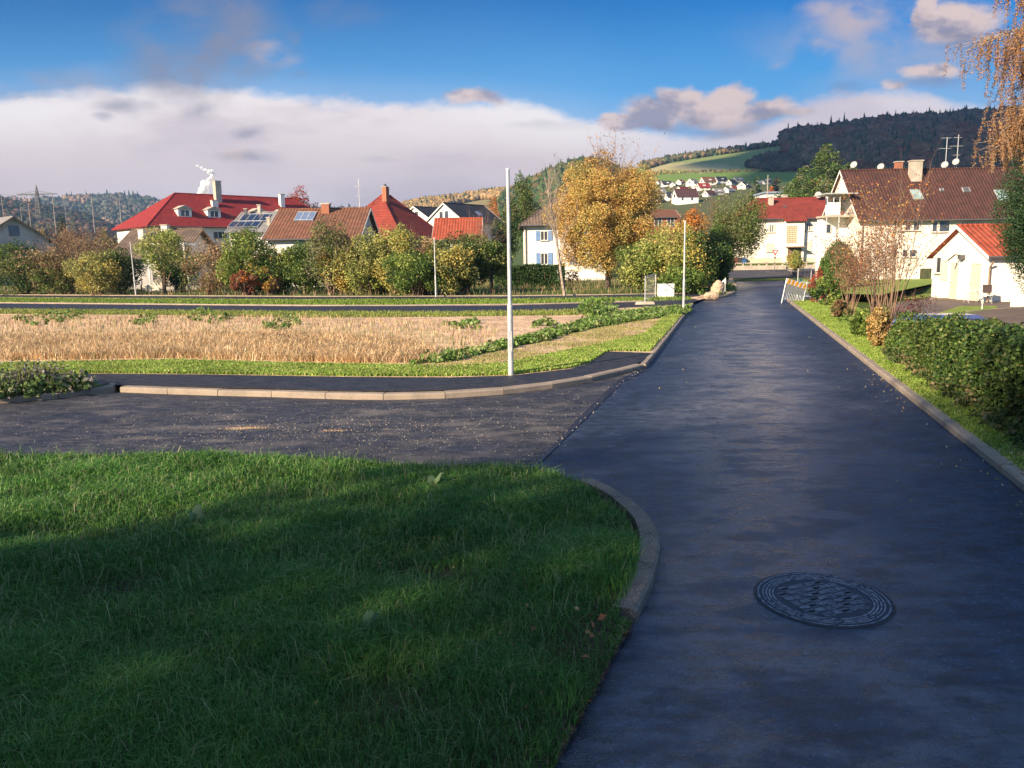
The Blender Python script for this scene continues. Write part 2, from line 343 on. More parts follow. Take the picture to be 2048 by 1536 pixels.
def kerbx(y): return 2.78 + 0.2775*y                      # right kerb line of the main road
def ground(x, y):
    x = np.asarray(x, float); y = np.asarray(y, float)
    g = -0.05 - 0.47*sm(1.6, 3.2, x-kerbx(y))*(1-sm(52, 60, y))*sm(6, 10, y)
    g = g + 1.15*sm(84, 104, y)*sm(0.15, 0.24, x/np.maximum(y, 1))*(1-sm(150, 200, y)) + 0.4*sm(60, 110, y)
    return g
def allz(x, y):
    z = ground(x, y)
    if np.max(y) > 200:
        for k in HILLS: z = np.maximum(z, hillz(k, x, y))
    return z
_ys = np.concatenate([np.arange(2, 60, 0.05), np.arange(60, 300, 0.4), np.arange(300, 1700, 1.5)])
def P(px, py, z=None):
    """where the sight line meets the terrain, or the level z"""
    d = ray(px, py)
    if z is not None and d[2] < -1e-4: t = (z-CAMH)/d[2]; return Vector((d[0]*t, t, z))
    zz = CAMH + d[2]*_ys; g = allz(d[0]*_ys, _ys); i = np.argmax(zz <= g)
    if not (zz <= g).any(): i = len(_ys)-1
    t = _ys[i]; return Vector((d[0]*t, t, float(g[i])))
def hill(k, name, tintf=None, base=(0.07,0.10,0.04)):
    (tu, tv), y0, yr = HILLS[k]; us = np.linspace(tu[0], tu[-1], 150); ys = y0-20 + (yr*1.6-y0+20)*np.linspace(0, 1, 70)
    U, Y = np.meshgrid(us, ys); X = U*Y; Z = hillz(k, X, Y); n, m = U.shape
    F = [(j*m+i, j*m+i+1, (j+1)*m+i+1, (j+1)*m+i) for j in range(n-1) for i in range(m-1)]
    Vv = np.stack([X, Y, Z], -1).reshape(-1, 3); t = np.tile(np.array(base), (len(Vv), 1))
    if tintf is not None: t = tintf(Vv)
    o = fast(name, Vv, F, HILL, None, t, True); return tag(o, kind='structure')
def topx(Vv):
    d = (np.asarray(Vv) - np.array([0, 0, CAMH])) @ RN; return 1024 + FPX*d[:, 0]/-d[:, 2], 768 - FPX*d[:, 1]/-d[:, 2]
def inpoly(x, y, poly):
    x = np.asarray(x); y = np.asarray(y); r = np.zeros(x.shape, bool); n = len(poly)
    for i in range(n):
        x0, y0 = poly[i][:2]; x1, y1 = poly[(i+1) % n][:2]
        c = ((y0 > y) != (y1 > y)) & (x < (x1-x0)*(y-y0)/((y1-y0) or 1e-9)+x0); r ^= c
    return r
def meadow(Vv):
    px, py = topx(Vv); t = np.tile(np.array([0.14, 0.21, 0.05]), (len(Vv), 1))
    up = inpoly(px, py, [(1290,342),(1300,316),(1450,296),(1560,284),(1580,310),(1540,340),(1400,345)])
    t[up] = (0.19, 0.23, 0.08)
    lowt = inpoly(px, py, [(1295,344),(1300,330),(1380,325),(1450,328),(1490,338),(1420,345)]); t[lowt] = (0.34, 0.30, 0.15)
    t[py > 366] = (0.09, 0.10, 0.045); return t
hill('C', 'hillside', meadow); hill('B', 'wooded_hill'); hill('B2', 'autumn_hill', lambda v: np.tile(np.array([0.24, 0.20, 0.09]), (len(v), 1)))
hill('A', 'distant_hill', None, (0.08, 0.09, 0.06)); hill('A2', 'valley_slope', None, (0.07, 0.07, 0.04))

def sheet(name, pts, z, mat, label=None, kind='structure', follow=False):
    """flat sheet with the given outline (world points)"""
    pts = [Vector((p[0], p[1], (float(ground(p[0], p[1]))+z) if follow else z)) for p in pts]
    tri = tessellate_polygon([pts]); me = bpy.data.meshes.new(name)
    tt = []
    for a, b, c in tri:
        n = (pts[b]-pts[a]).cross(pts[c]-pts[a]); tt.append((a, b, c) if n.z > 0 else (a, c, b))
    me.from_pydata([tuple(p) for p in pts], [], tt); me.update()
    return tag(link(name, me, mat), label, None, None, kind)
def px_poly(lst, z): return [P(a, b, z) for a, b in lst]
# ground sheet to the horizon: fine near, coarse far
gx = np.concatenate([-np.geomspace(4000, 60, 14), np.arange(-56, 70, 1.0), np.geomspace(72, 4000, 16)])
gy = np.concatenate([-np.geomspace(1500, 12, 9), np.arange(-10, 130, 1.0), np.geomspace(132, 6000, 18)])
X, Y = np.meshgrid(gx, gy); n_, m_ = X.shape
Fg = [(j*m_+i, j*m_+i+1, (j+1)*m_+i+1, (j+1)*m_+i) for j in range(n_-1) for i in range(m_-1)]
tag(fast('ground', np.stack([X, Y, ground(X, Y)], -1).reshape(-1, 3), Fg, TURF, smooth=True), kind='structure')

# ---------------------------------------------------------------- roads
ZR = 0.0
KR = [Vector((kerbx(y), y, 0)) for y in (-12, 2, 8, 14, 20, 26, 32, 39)]
left_edge = [Vector((-3.0, -12, 0)), P(1095,1575,0), P(1120,1500,0), P(1180,1390,0), P(1230,1290,0), P(1268,1245,0), P(1300,1185,0), P(1317,1120,0), P(1310,1065,0), P(1265,1015,0), P(1190,973,0), P(1062,935,0)]
seam = [P(1062,935,0), P(1150,850,0), P(1240,762,0), P(1292,737,0)]
lfar = [P(1310,712,0), P(1390,607,0), P(1402,599,0), P(1440,597,0), P(1468,588,0), P(1473,578,0), P(1470,560,0), P(1462,548,0)]
rfar = [P(1571,603,0), P(1590,578,0), P(1572,564,0), P(1552,552,0), P(1528,546,0)]
main = left_edge + seam[1:] + lfar + rfar[::-1] + KR[::-1]
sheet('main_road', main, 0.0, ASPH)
cv, cf_ = [], []
for j_ in range(15):
    for i_ in range(45):
        x_ = 12+i_*1.2; y_ = 77.5+0.05*(x_-12)+j_*1.0; cv.append((x_, y_, float(ground(x_, y_))+0.05))
        if i_ < 44 and j_ < 14: k_ = j_*45+i_; cf_.append((k_, k_+1, k_+46, k_+45))
tag(fast('cross_street', cv, cf_, ASPHOLD), kind='structure')
# side road on the left, up to the pavement kerb
kf = [(-700,792),(215,789),(240,785),(400,791),(560,795),(700,800),(800,800),(900,797),(1000,790),(1100,778),(1180,765),(1250,748),(1292,737)]
kfw = [P(a, b, 0) for a, b in kf]
lawn_top = [(-700,915),(0,917),(200,918),(400,918),(560,922),(700,927),(850,935),(950,942),(1062,948)]
side = [Vector((-60, P(0,917,0).y-1.0, 0)), P(-700,925,0)] + [P(a, b+12, 0) for a, b in lawn_top] + [P(1062,935,0)] + seam[1:] + kfw[::-1][1:-1] + [Vector((-60, kfw[0].y, 0))]
sheet('side_road', side, 0.004, ASPHOLD)
sheet('road_seam', [P(1058,940,0), P(1066,941,0), P(1154,855,0), P(1244,766,0), P(1294,741,0), P(1288,738,0), P(1236,760,0), P(1146,848,0)], 0.008, M('tar_seam', (0.012,0.012,0.018), (0.02,0.02,0.026), 8, rough=0.4))
# left plot behind the kerb, then the paths and bands lying on it
ZF = 0.09
kb = [P(a, b, ZF) for a, b in [(-700,772),(200,770),(400,774),(560,778),(700,782),(800,783),(900,780),(1000,774),(1100,763),(1180,750),(1245,735),(1284,724),(1304,706),(1384,606)]]
FL = -110
plot = [Vector((FL, kb[0].y, 0))] + kb + [P(1396,600,ZF), P(1470,584,ZF), P(1474,575,ZF), P(1462,549,ZF), Vector((20, 150, 0)), Vector((FL, 150, 0))]
sheet('field', plot, ZF, SOIL)
back = [(-700,745),(0,746),(400,749),(700,754),(900,755),(1022,751.5),(1140,738),(1178,727),(1216,703)]
sheet('pavement', [P(a, b, ZF) for a, b in back] + [P(1302,706,ZF)] + kb[::-1][2:] , ZF+0.004, ASPHNEW)
sheet('side_street', px_poly([(-700,606),(0,607),(600,612.5),(1000,611),(1300,603.5),(1388,598)], ZF) + [P(1400,600.5,ZF), P(1375,609,ZF)] + px_poly([(1150,621),(900,625),(600,624.5),(0,618.5),(-700,617)], ZF), ZF+0.008, ASPHNEW)
sheet('footpath', px_poly([(-700,589),(0,590.5),(600,594),(1000,593),(1388,588),(1400,588),(1400,592),(1380,594),(1000,599),(600,599),(0,594),(-700,592)], ZF), ZF+0.012, ASPHNEW)
MEADOW = M('verge_turf', (0.15, 0.24, 0.035), (0.26, 0.29, 0.08), 2.0, bump=0.02, bscale=30, rough=0.95, spec=0.1)
STRAW = M('straw_ground', (0.64, 0.45, 0.28), (0.44, 0.33, 0.18), 1.4, bump=0.05, bscale=12, rough=0.95, spec=0.1)
DUSTY = M('dry_soil', (0.56, 0.37, 0.22), (0.40, 0.27, 0.16), 0.9, bump=0.10, bscale=4, detail=8, rough=0.95, spec=0.1)
sheet('verge_strip', px_poly([(-700,595),(0,597),(600,601),(1000,600),(1380,596),(1384,600),(1300,603),(1000,610),(600,611.5),(0,606),(-700,605)], ZF), ZF+0.004, MEADOW)
vs1 = [(-700,725),(0,728),(350,722),(560,728),(800,732),(900,735),(1010,728),(1120,705),(1200,690),(1290,668),(1330,632),(1372,612),(1383,608),(1300,703),(1216,702),(1178,726),(1140,736.5),(1022,750),(900,753),(700,752.5),(400,748),(0,745),(-700,744)]
VS1 = px_poly(vs1, ZF); sheet('mown_verge', VS1, ZF+0.004, MEADOW)
ds = [(-700,655),(0,660),(300,655),(560,648),(800,655),(900,672),(960,700),(900,728),(800,730),(560,726),(350,720),(0,726),(-700,723)]
sheet('straw_field', px_poly(ds, ZF), ZF+0.006, STRAW)
sheet('field_edge', px_poly([(-700,618),(0,619.5),(600,625),(900,626),(1150,623),(1160,630),(900,633),(600,633),(300,630),(0,627),(-700,626)], ZF), ZF+0.006, MEADOW)
sheet('garden_lawn', px_poly([(-600,560),(0,565),(700,568),(1200,560),(1380,560),(1400,588),(1000,592),(600,593),(0,589.5),(-700,588)], ZF), ZF+0.006, TURF)
# lawn in the foreground
LZ = 0.08
lawn_in = [(1062,948),(1110,955),(1172,982),(1215,1010),(1262,1058),(1279,1105),(1270,1155),(1252,1198),(1234,1240),(1222,1270),(1190,1340),(1130,1450),(1070,1560)]
LAWN = [Vector((-60, P(0,915,LZ).y, 0))] + [P(a, b, LZ) for a, b in lawn_top[:-1] + lawn_in] + [Vector((-0.9, -3, 0)), Vector((-3.6, -12, 0)), Vector((-60, -12, 0))]
sheet('lawn_soil', LAWN, LZ, DARKSOIL)
sheet('soil_edge', px_poly([(1234,1243),(1266,1248),(1230,1300),(1182,1392),(1122,1502),(1090,1580),(1050,1580),(1095,1500),(1150,1400),(1205,1300)], 0.03), 0.03, DARKSOIL)
# lawn edge wall (drop from the lawn down to the road)
eb = [P(a, b, LZ) for a, b in lawn_top]
mb = MB()
for a, b in zip(eb[:-1], eb[1:]): mb.poly([(a.x, a.y, LZ), (b.x, b.y, LZ), (b.x, b.y+0.06, -0.02), (a.x, a.y+0.06, -0.02)])
tag(mb.build('lawn_bank', DARKSOIL), kind='structure')
# right verge between kerb and hedge, and the garden side
rv = [Vector((kerbx(y)+0.12, y, 0)) for y in (2, 8, 14, 20, 26, 32, 38.6)]
rv2 = [Vector((kerbx(y)+1.9+0.03*max(0,y-16), y, 0)) for y in (38.6, 32, 26, 20, 14, 8, 2)]
RV = rv + rv2; sheet('kerb_verge', RV, 0.07, MEADOW)
sheet('gravel_bed', px_poly([(1985,900),(2030,870),(2100,850),(2400,880),(2500,1100),(2130,1020)], 0.078), 0.078, M('gravel_soil', (0.40,0.30,0.20), (0.26,0.19,0.13), 6, bump=0.03, bscale=40))
sheet('far_path', px_poly([(1528,546.5),(1552,553),(1572,566),(1590,573),(1602,565),(1594,556),(1566,546),(1548,541)], 0.02), 0.02, ASPHNEW)
sheet('path', px_poly([(1585,590),(1610,584),(1680,590),(1700,612),(1640,606),(1590,600)], 0.02), 0.03, ASPHOLD)
sheet('front_garden', px_poly([(1555,540),(1596,554),(1606,566),(1592,575),(1600,583),(1760,590),(1900,560),(1720,545)], 0.02), 0.02, MEADOW)
ZD = -0.50
sheet('driveway', px_poly([(1760,640),(1790,606),(1862,596),(2100,606),(2300,700),(1900,760)], ZD), ZD+0.004, DRIVE)
sheet('yard', px_poly([(1850,600),(1866,578),(1905,576),(1990,600),(1960,603),(1900,603)], ZD), ZD+0.006, DRIVE)
sheet('garden_grass', px_poly([(1700,560),(1866,556),(1868,590),(1850,598),(1790,600),(1700,600)], ZD), ZD+0.03, MEADOW)
sheet('lawn_wedge', px_poly([(1878,626),(1920,612),(1992,612),(1998,618),(1940,627),(1890,634)], ZD), ZD+0.008, MEADOW)

# ---------------------------------------------------------------- kerbs
def resample(pts, step):
    out = [pts[0].copy()]; acc = 0
    for a, b in zip(pts[:-1], pts[1:]):
        L = (b-a).length; t = step-acc
        while t < L: out.append(a.lerp(b, t/L)); t += step
        acc = (acc+L) % step if L > 0 else acc
        acc = L-(t-step)
    if (out[-1]-pts[-1]).length > step*0.3: out.append(pts[-1].copy())
    return out
def smooth_line(pts, k=6):
    out = []
    for i in range(len(pts)-1):
        p0 = pts[max(i-1, 0)]; p1 = pts[i]; p2 = pts[i+1]; p3 = pts[min(i+2, len(pts)-1)]
        for j in range(k):
            t = j/k; out.append(0.5*((2*p1)+(p2-p0)*t+(2*p0-5*p1+4*p2-p3)*t*t+(3*p1-p0-3*p2+p3)*t**3))
    return out + [pts[-1]]
def kerb(name, pts, wdt, h, label, step=1.0, side=1, gap=0.006, zb=-0.08):
    """kerbstones along a line: pts is the road-side edge, the stone lies on its left (side=1) or right"""
    pts = [Vector((p[0], p[1], 0)) for p in pts]; r = resample(smooth_line(pts), step); mb = MB()
    nrm = []
    for i in range(len(r)):
        d = (r[min(i+1, len(r)-1)]-r[max(i-1, 0)]).normalized(); nrm.append(Vector((-d.y, d.x, 0))*side)
    for i in range(len(r)-1):
        d = (r[i+1]-r[i]).normalized()*gap; a, b = r[i]+d, r[i+1]-d; na, nb = nrm[i]*wdt, nrm[i+1]*wdt; c = 0.022
        jz = 0.003*math.sin(i*2.3)
        def prof(p, n_): q = n_.normalized(); return [p+Vector((0,0,zb)), p+Vector((0,0,h-c+jz)), p+q*c+Vector((0,0,h+jz)), p+n_+Vector((0,0,h+jz)), p+n_+Vector((0,0,zb))]
        A_, B_ = prof(a, na), prof(b, nb); n0 = len(mb.v); mb.v += [tuple(p) for p in A_+B_]
        for j in range(4):
            q = (n0+j, n0+j+1, n0+5+j+1, n0+5+j); mb.f.append(q if side < 0 else q[::-1])
        mb.f += [tuple(n0+j for j in range(5))[::side], tuple(n0+5+j for j in range(5))[::-side]]
    return tag(mb.build(name, KERB), label, 'kerb', None, 'structure')
kerb('pavement_kerb', [P(a, b, 0) for a, b in kf[2:]] , 0.18, 0.10, 'pale concrete kerb curving along the front of the asphalt pavement', 1.0)
kerb('corner_kerb', [P(-500,845,0), P(0,808,0), P(150,794,0), P(222,784,0), P(238,776,0)], 0.14, 0.10, 'pale kerb in front of the weed bed at the left edge')
kerb('roadside_kerb', [P(1292,737,0), P(1312,712,0), P(1345,668,0), P(1388,610,0)], 0.12, 0.09, 'thin kerb between the main road and the mown verge with light poles')
kerb('verge_kerb', [Vector((kerbx(y), y, 0)) for y in (2, 9, 16, 24, 32, 39.4)], 0.14, 0.085, 'straight kerb along the right side of the main road', 1.0, -1)
KERB_BACK = KERB; KERB = M('kerb_aggregate', (0.145, 0.115, 0.095), (0.085, 0.07, 0.06), 6, bump=0.004, bscale=120, fn=lambda t, b, tc, col: t.put(b.inputs['Base Color'], t.mix(t.ramp(t.noise(tc, 150, 2), 0.50, 0.62), col, (0.33, 0.28, 0.24))))
kerb('lawn_kerb', [P(a, b, 0) for a, b in [(1185,972),(1225,990),(1266,1016),(1300,1049),(1318,1085),(1319,1125),(1308,1165),(1290,1210),(1272,1246)]], 0.15, 0.085, 'curved exposed-aggregate kerb round the corner of the foreground lawn', 0.33, -1, 0.0)
KERB = KERB_BACK
kerb('street_kerb', [P(a, b, ZF) for a, b in [(-500,605.5),(0,606.3),(600,611.8),(1000,610.3),(1300,602.8),(1394,597)]], 0.1, ZF+0.06, 'thin pale kerb along the far side of the side street', 3)
kerb('path_kerb', [P(a, b, ZF) for a, b in [(-500,588),(0,589.8),(600,593.3),(1000,592.3),(1384,587.3)]], 0.1, ZF+0.05, 'thin pale edging behind the far footpath', 3)
kerb('corner_edging', [P(a, b, 0) for a, b in [(1394,600),(1440,597),(1466,589),(1473,578),(1474,566)]], 0.12, 0.12, 'kerb curving round the boulder corner of the main road', 1.0)
kerb('garden_edging', [P(a, b, ZD) for a, b in [(1862,598.5),(1930,597),(2000,602)]], 0.08, ZD+0.06, 'thin pale edging in front of the garage yard', 1.0, zb=ZD-0.1)
kerb('wedge_edging', [P(a, b, ZD) for a, b in [(1880,634),(1915,629),(1990,620),(2100,612)]], 0.08, ZD+0.06, 'thin pale edging round the grass wedge on the driveway', 1.0, zb=ZD-0.1)

# ---------------------------------------------------------------- foliage
GREEN=(0.10,0.165,0.035); DGREEN=(0.042,0.082,0.025); OLIVE=(0.17,0.18,0.065); YEL=(0.47,0.37,0.10); GOLD=(0.44,0.24,0.06); ORA=(0.50,0.17,0.04)
RED=(0.36,0.06,0.035); BRN=(0.21,0.125,0.07); TAN=(0.38,0.26,0.15); LGRN=(0.27,0.33,0.08); GRY=(0.20,0.19,0.12); YGRN=(0.38,0.37,0.12)
def sample_dir(rng, n):
    d = rng.normal(size=(n, 3)); return d/np.linalg.norm(d, axis=1, keepdims=True)
def leafquads(rng, Pn, D, size, asp=0.6, flat=0.0):
    n = len(Pn); nr = sample_dir(rng, n)+D*0.5; nr[:, 2] += flat; nr /= np.linalg.norm(nr, axis=1, keepdims=True)
    a = np.cross(nr, sample_dir(rng, n)); a /= np.linalg.norm(a, axis=1, keepdims=True)+1e-9; b = np.cross(nr, a)
    s = (size*rng.uniform(0.6, 1.35, n))[:, None]; a = a*s*0.5; b = b*s*0.5*asp; bend = nr*s*0.12
    Q = np.stack([Pn-a-bend, Pn-b*1.0+bend*0.3, Pn+a-bend, Pn+b*1.0+bend*0.3], 1).reshape(-1, 3)
    return Q, np.arange(4*n).reshape(-1, 4)
def pal(rng, palette, n):
    cs = np.array([c for c, _ in palette]); ws = np.array([x for _, x in palette], float); ws /= ws.sum()
    return cs[rng.choice(len(cs), n, p=ws)]
def crown(name, rng, env, n, size, palette, parent, K=30, rsub=0.34, inner=0.35, asp=0.6, mixing=0.25, mat=None, cone=False, flat=0.0, droop=0.0):
    """leaves gathered in clumps spread over an uneven envelope (cx,cy,cz,rx,ry,rz); returns object and clump centres"""
    c = np.array(env[:3]); r = np.array(env[3:]); d = sample_dir(rng, K); rad = rng.uniform(inner, 1.0, K)**0.6
    cen = c + d*r*rad[:, None]*(1-rsub*0.75)
    if cone:
        h = rng.uniform(0, 1, K)**1.25; th = rng.uniform(0, 2*math.pi, K); rr = (1-h)*0.86+0.05
        cen = c + np.stack([np.cos(th)*rr*r[0]*rng.uniform(0.5, 1, K), np.sin(th)*rr*r[1]*rng.uniform(0.5, 1, K), (h*2-1)*r[2]], 1)
    rs = rsub*rng.uniform(0.6, 1.3, K)*(1 if not cone else np.clip(1.25-h, 0.2, 1.1))
    wgt = rs**2; ci = rng.choice(K, n, p=wgt/wgt.sum())
    ld = sample_dir(rng, n); lr = rng.uniform(0.25, 1, n)**0.5
    pts = cen[ci] + ld*lr[:, None]*rs[ci][:, None]*(r if not cone else np.array([r[0], r[1], r[0]*0.6]))
    if droop: pts[:, 2] -= droop*np.linalg.norm((pts-c)[:, :2]/r[:2], axis=1)**2
    cc = pal(rng, palette, K)[ci]; alt = pal(rng, palette, n); mk = rng.uniform(size=n) < mixing; cc = np.where(mk[:, None], alt, cc)
    cc = cc*rng.uniform(0.65, 1.3, n)[:, None]
    pts[:, 2] = np.maximum(pts[:, 2], 0.02)
    Q, F = leafquads(rng, pts, (pts-c)/r, size, asp, flat)
    return fast(name, Q, F, mat or LEAF, parent, np.repeat(cc, 4, 0)), cen
def branchy(rng, base, H, spread, stems, depth=3, r0=0.03, lean=0.25, k=4, forks=3, sub=0.55):
    segs = []; tips = []
    def go(p, d, L, r, dep):
        m = 3
        for i in range(m):
            d = d + rng.normal(size=3)*0.09; d[2] += 0.03; d /= np.linalg.norm(d); q = p + d*L/m; segs.append((*p, *q, r, r*0.8)); p = q; r *= 0.8
            if dep > 0 and i > 0 or (dep > 0 and dep < depth):
                for _ in range(rng.integers(1, forks)):
                    e = d + rng.normal(size=3)*0.55*spread; e[2] = abs(e[2])*0.8+0.1; e /= np.linalg.norm(e); go(p, e, L*sub*rng.uniform(0.7, 1.1), r*0.62, dep-1)
            if dep <= 1: tips.append(p.copy())
        tips.append(p.copy())
    for s in range(stems):
        th = rng.uniform(0, 6.28); ln = rng.uniform(0.1, 1)*lean; d = np.array([math.cos(th)*ln, math.sin(th)*ln, 1.0]); d /= np.linalg.norm(d)
        go(np.array(base)+np.array([math.cos(th), math.sin(th), 0])*rng.uniform(0, 0.12)*(stems > 1), d, H*rng.uniform(0.55, 0.8), r0*rng.uniform(0.7, 1.2), depth)
    return segs, np.array(tips)
def trunk(rng, parent, H, r, cen, mat=BARK, nl=10, name='trunk', base=0.35, k=7, rl=0.35):
    segs = []; p = np.array([0, 0, -0.1]); m = 6; pts = [p]
    for i in range(m): p = p + np.array([rng.normal()*0.03*H/4, rng.normal()*0.03*H/4, (H+0.1)/m]); pts.append(p)
    for i in range(m): segs.append((*pts[i], *pts[i+1], r*(1-0.8*i/m)*(1.25 if i == 0 else 1), r*(1-0.8*(i+1)/m)))
    idx = rng.permutation(len(cen))[:nl]
    for i in idx:
        t = rng.uniform(base, 0.9); j = min(int(t*m), m-1); a = pts[j]; b = cen[i]; q = a*0.5+b*0.5+np.array([0, 0, 0.06*H]); rr = r*(1-0.8*t)*rl*1.6
        segs += [(*a, *q, rr, rr*0.7), (*q, *b, rr*0.7, rr*0.25)]
    Vv, F = tubes_np(segs, k); return fast(name, Vv, F, mat, parent, smooth=True)
def shrub(name, label, cat, px, top, base, hw, palette, n=4200, size=0.13, seed=0, group=None, Yd=None, tr=True, twigs=0.0, zb=None, K=26, low=0.0, mixing=0.25, depthr=None, rsub=0.34, offx=0.0):
    """bush or small tree whose foliage spans the given picture height and half width at its own distance"""
    rng = np.random.default_rng(seed+int(px*7+top)); p = P(px, base, ZF) if Yd is None else V(px, base, Yd); Yd = p.y
    if zb is not None: p.z = zb
    H = V(px, top, Yd).z - p.z; R = hw/FPX*Yd; o = empty(name, (p.x, p.y, p.z), 0); tag(o, label, cat, group)
    z0 = low*H
    env = (offx/FPX*Yd, 0, z0+(H-z0)*0.5, R, depthr or min(R, 1.6*max(H, 1)/2+0.4), (H-z0)*0.5*1.06)
    f, cen = crown('foliage' if cat in ('bush', 'shrub', 'hedge') else 'crown', rng, env, n, size, palette, o, K=K, mixing=mixing, rsub=rsub)
    if tr:
        segs = []
        nst = 5 if cat in ('bush', 'shrub') else 1
        if nst == 1: trunk(rng, o, H*0.75, 0.035*H*0.8, cen, BARK, 12)
        else:
            for i in rng.permutation(len(cen))[:14]:
                b = cen[i]; a = np.array([rng.normal()*0.1*R, rng.normal()*0.1*R, -0.05]); q = a*0.45+b*0.55+np.array([0, 0, H*0.08]); rr = 0.012*H
                segs += [(*a, *q, rr, rr*0.7), (*q, *b, rr*0.7, rr*0.3)]
            Vv, F = tubes_np(segs, 5); fast('stem', Vv, F, TWIG, o)
    if twigs:
        sg, tips = branchy(rng, (0, 0, 0.1*H), H*0.85, 1.0, int(5*twigs)+2, 3, 0.014*H*0.6, lean=R/max(H, .1)*1.1, forks=3)
        Vv, F = tubes_np(sg, 3); fast('twigs', Vv, F, TWIG, o)
    return o
def blades(name, rng, poly, n, h, wd, palette, label, zb, mat=None, lean=0.5, cat='grass', near=None, hvar=0.35, kind='stuff', tuft=0.0, wfun=None):
    """grass: one curved blade = two quads; poly in world coordinates"""
    P_ = np.array([(p[0], p[1]) for p in poly]); x0, y0 = P_.min(0); x1, y1 = P_.max(0)
    if near: x0, x1, y0, y1 = max(x0, near[0]), min(x1, near[1]), max(y0, near[2]), min(y1, near[3])
    pts = np.zeros((0, 2))
    while len(pts) < n:
        q = np.stack([rng.uniform(x0, x1, n*2), rng.uniform(y0, y1, n*2)], 1); q = q[inpoly(q[:, 0], q[:, 1], P_)]
        if wfun is not None: q = q[rng.uniform(size=len(q)) < wfun(q[:, 0], q[:, 1])]
        pts = np.concatenate([pts, q])
    pts = pts[:n]; X, Y = pts[:, 0], pts[:, 1]
    fld = np.sin(X*2.1+1.3*np.sin(Y*1.7))*np.sin(Y*2.6+X*0.7) + 0.5*np.sin(X*5.3+Y*3.1)*np.sin(Y*6.1-X*2.2)
    hh = h*(1+hvar*rng.normal(size=n)*0.6+tuft*fld*0.5); hh = np.clip(hh, h*0.25, h*2.4)
    th = rng.uniform(0, 2*np.pi, n)+0.8*fld; ln = lean*rng.uniform(0.15, 1.2, n)*hh
    dx, dy = np.cos(th)*ln, np.sin(th)*ln; ph = rng.uniform(0, 2*np.pi, n); wx, wy = np.cos(ph)*wd/2, np.sin(ph)*wd/2
    if callable(zb): Z = zb(X, Y)
    else: Z = np.full(n, zb)
    if near and wd < 0.02: sc_ = np.clip(np.hypot(X, Y)/5, 0.7, 3); wx *= sc_; wy *= sc_
    b0 = np.stack([X-wx, Y-wy, Z-0.01], 1); b1 = np.stack([X+wx, Y+wy, Z-0.01], 1)
    m0 = np.stack([X-wx*0.8+dx*0.35, Y-wy*0.8+dy*0.35, Z+hh*0.6], 1); m1 = np.stack([X+wx*0.8+dx*0.35, Y+wy*0.8+dy*0.35, Z+hh*0.6], 1)
    t0 = np.stack([X-wx*0.1+dx, Y-wy*0.1+dy, Z+hh*(1-0.35*lean)], 1); t1 = np.stack([X+wx*0.1+dx, Y+wy*0.1+dy, Z+hh*(1-0.35*lean)], 1)
    Vv = np.stack([b0, b1, m0, m1, t0, t1], 1).reshape(-1, 3); i = np.arange(n)[:, None]*6
    F = np.concatenate([i+np.array([[0, 1, 3, 2]]), i+np.array([[2, 3, 5, 4]])])
    c = pal(rng, palette, n)*(1+0.22*rng.normal(size=n)*0.7+0.16*fld)[:, None].clip(0.45, 1.7)
    return tag(fast(name, Vv, F, mat or BLADE, None, np.repeat(c, 6, 0)), label, cat, None, kind)
# ---------------------------------------------------------------- houses
def window(h, L, W, face, s, z, w_, ht, glass=GLASS, frame=FRAMEW, panes=2, sill=True, curtain=False, shutters=None, lattice=None, fw=0.06):
    """window on a wall: face 'F' front (y=0), 'L' left end (x=0), 'R' right end, 'B' back; s = centre along the wall, z = centre height"""
    o = bpy.data.objects.new
    if face == 'F': T = lambda a, d, zz: (a, -d, zz)
    elif face == 'B': T = lambda a, d, zz: (a, W+d, zz)
    elif face == 'L': T = lambda a, d, zz: (-d, a, zz)
    else: T = lambda a, d, zz: (L+d, a, zz)
    def bx(mb, a0, a1, d0, d1, z0, z1):
        p, q = T(a0, d0, z0), T(a1, d1, z1); mb.box(min(p[0],q[0]), max(p[0],q[0]), min(p[1],q[1]), max(p[1],q[1]), z0, z1); return mb
    a0, a1, z0, z1 = s-w_/2, s+w_/2, z-ht/2, z+ht/2
    wo = bx(MB(), a0, a1, -0.02, 0.012, z0, z1).build('window', glass, h)
    fr = MB(); bx(fr, a0-fw, a0, -0.02, 0.05, z0-fw, z1+fw); bx(fr, a1, a1+fw, -0.02, 0.05, z0-fw, z1+fw)
    bx(fr, a0, a1, -0.02, 0.05, z1, z1+fw); bx(fr, a0, a1, -0.02, 0.05, z0-fw, z0)
    for i in range(1, panes): c = a0+(a1-a0)*i/panes; bx(fr, c-fw*0.6, c+fw*0.6, -0.02, 0.045, z0, z1)
    if lattice:
        nx, nz = lattice
        for i in range(1, nx): c = a0+(a1-a0)*i/nx; bx(fr, c-0.03, c+0.03, -0.02, 0.045, z0, z1)
        for i in range(1, nz): c = z0+(z1-z0)*i/nz; bx(fr, a0, a1, -0.02, 0.042, c-0.03, c+0.03)
    fr.build('frame', frame, wo)
    if sill: bx(MB(), a0-0.12, a1+0.12, -0.02, 0.14, z0-fw-0.05, z0-fw).build('sill', CONC, wo)
    if curtain:
        bx(bx(MB(), a0+0.02, a0+(a1-a0)*0.3, 0.0, 0.02, z0, z1), a1-(a1-a0)*0.3, a1-0.02, 0.0, 0.02, z0, z1).build('curtain', CURT, wo)
    if shutters:
        for a, b in ((a0-fw-shutters-0.02, a0-fw-0.02), (a1+fw+0.02, a1+fw+0.02+shutters)):
            bx(MB(), a, b, 0.0, 0.07, z0-fw, z1+fw).build('shutter', BLUE, wo)
    return wo
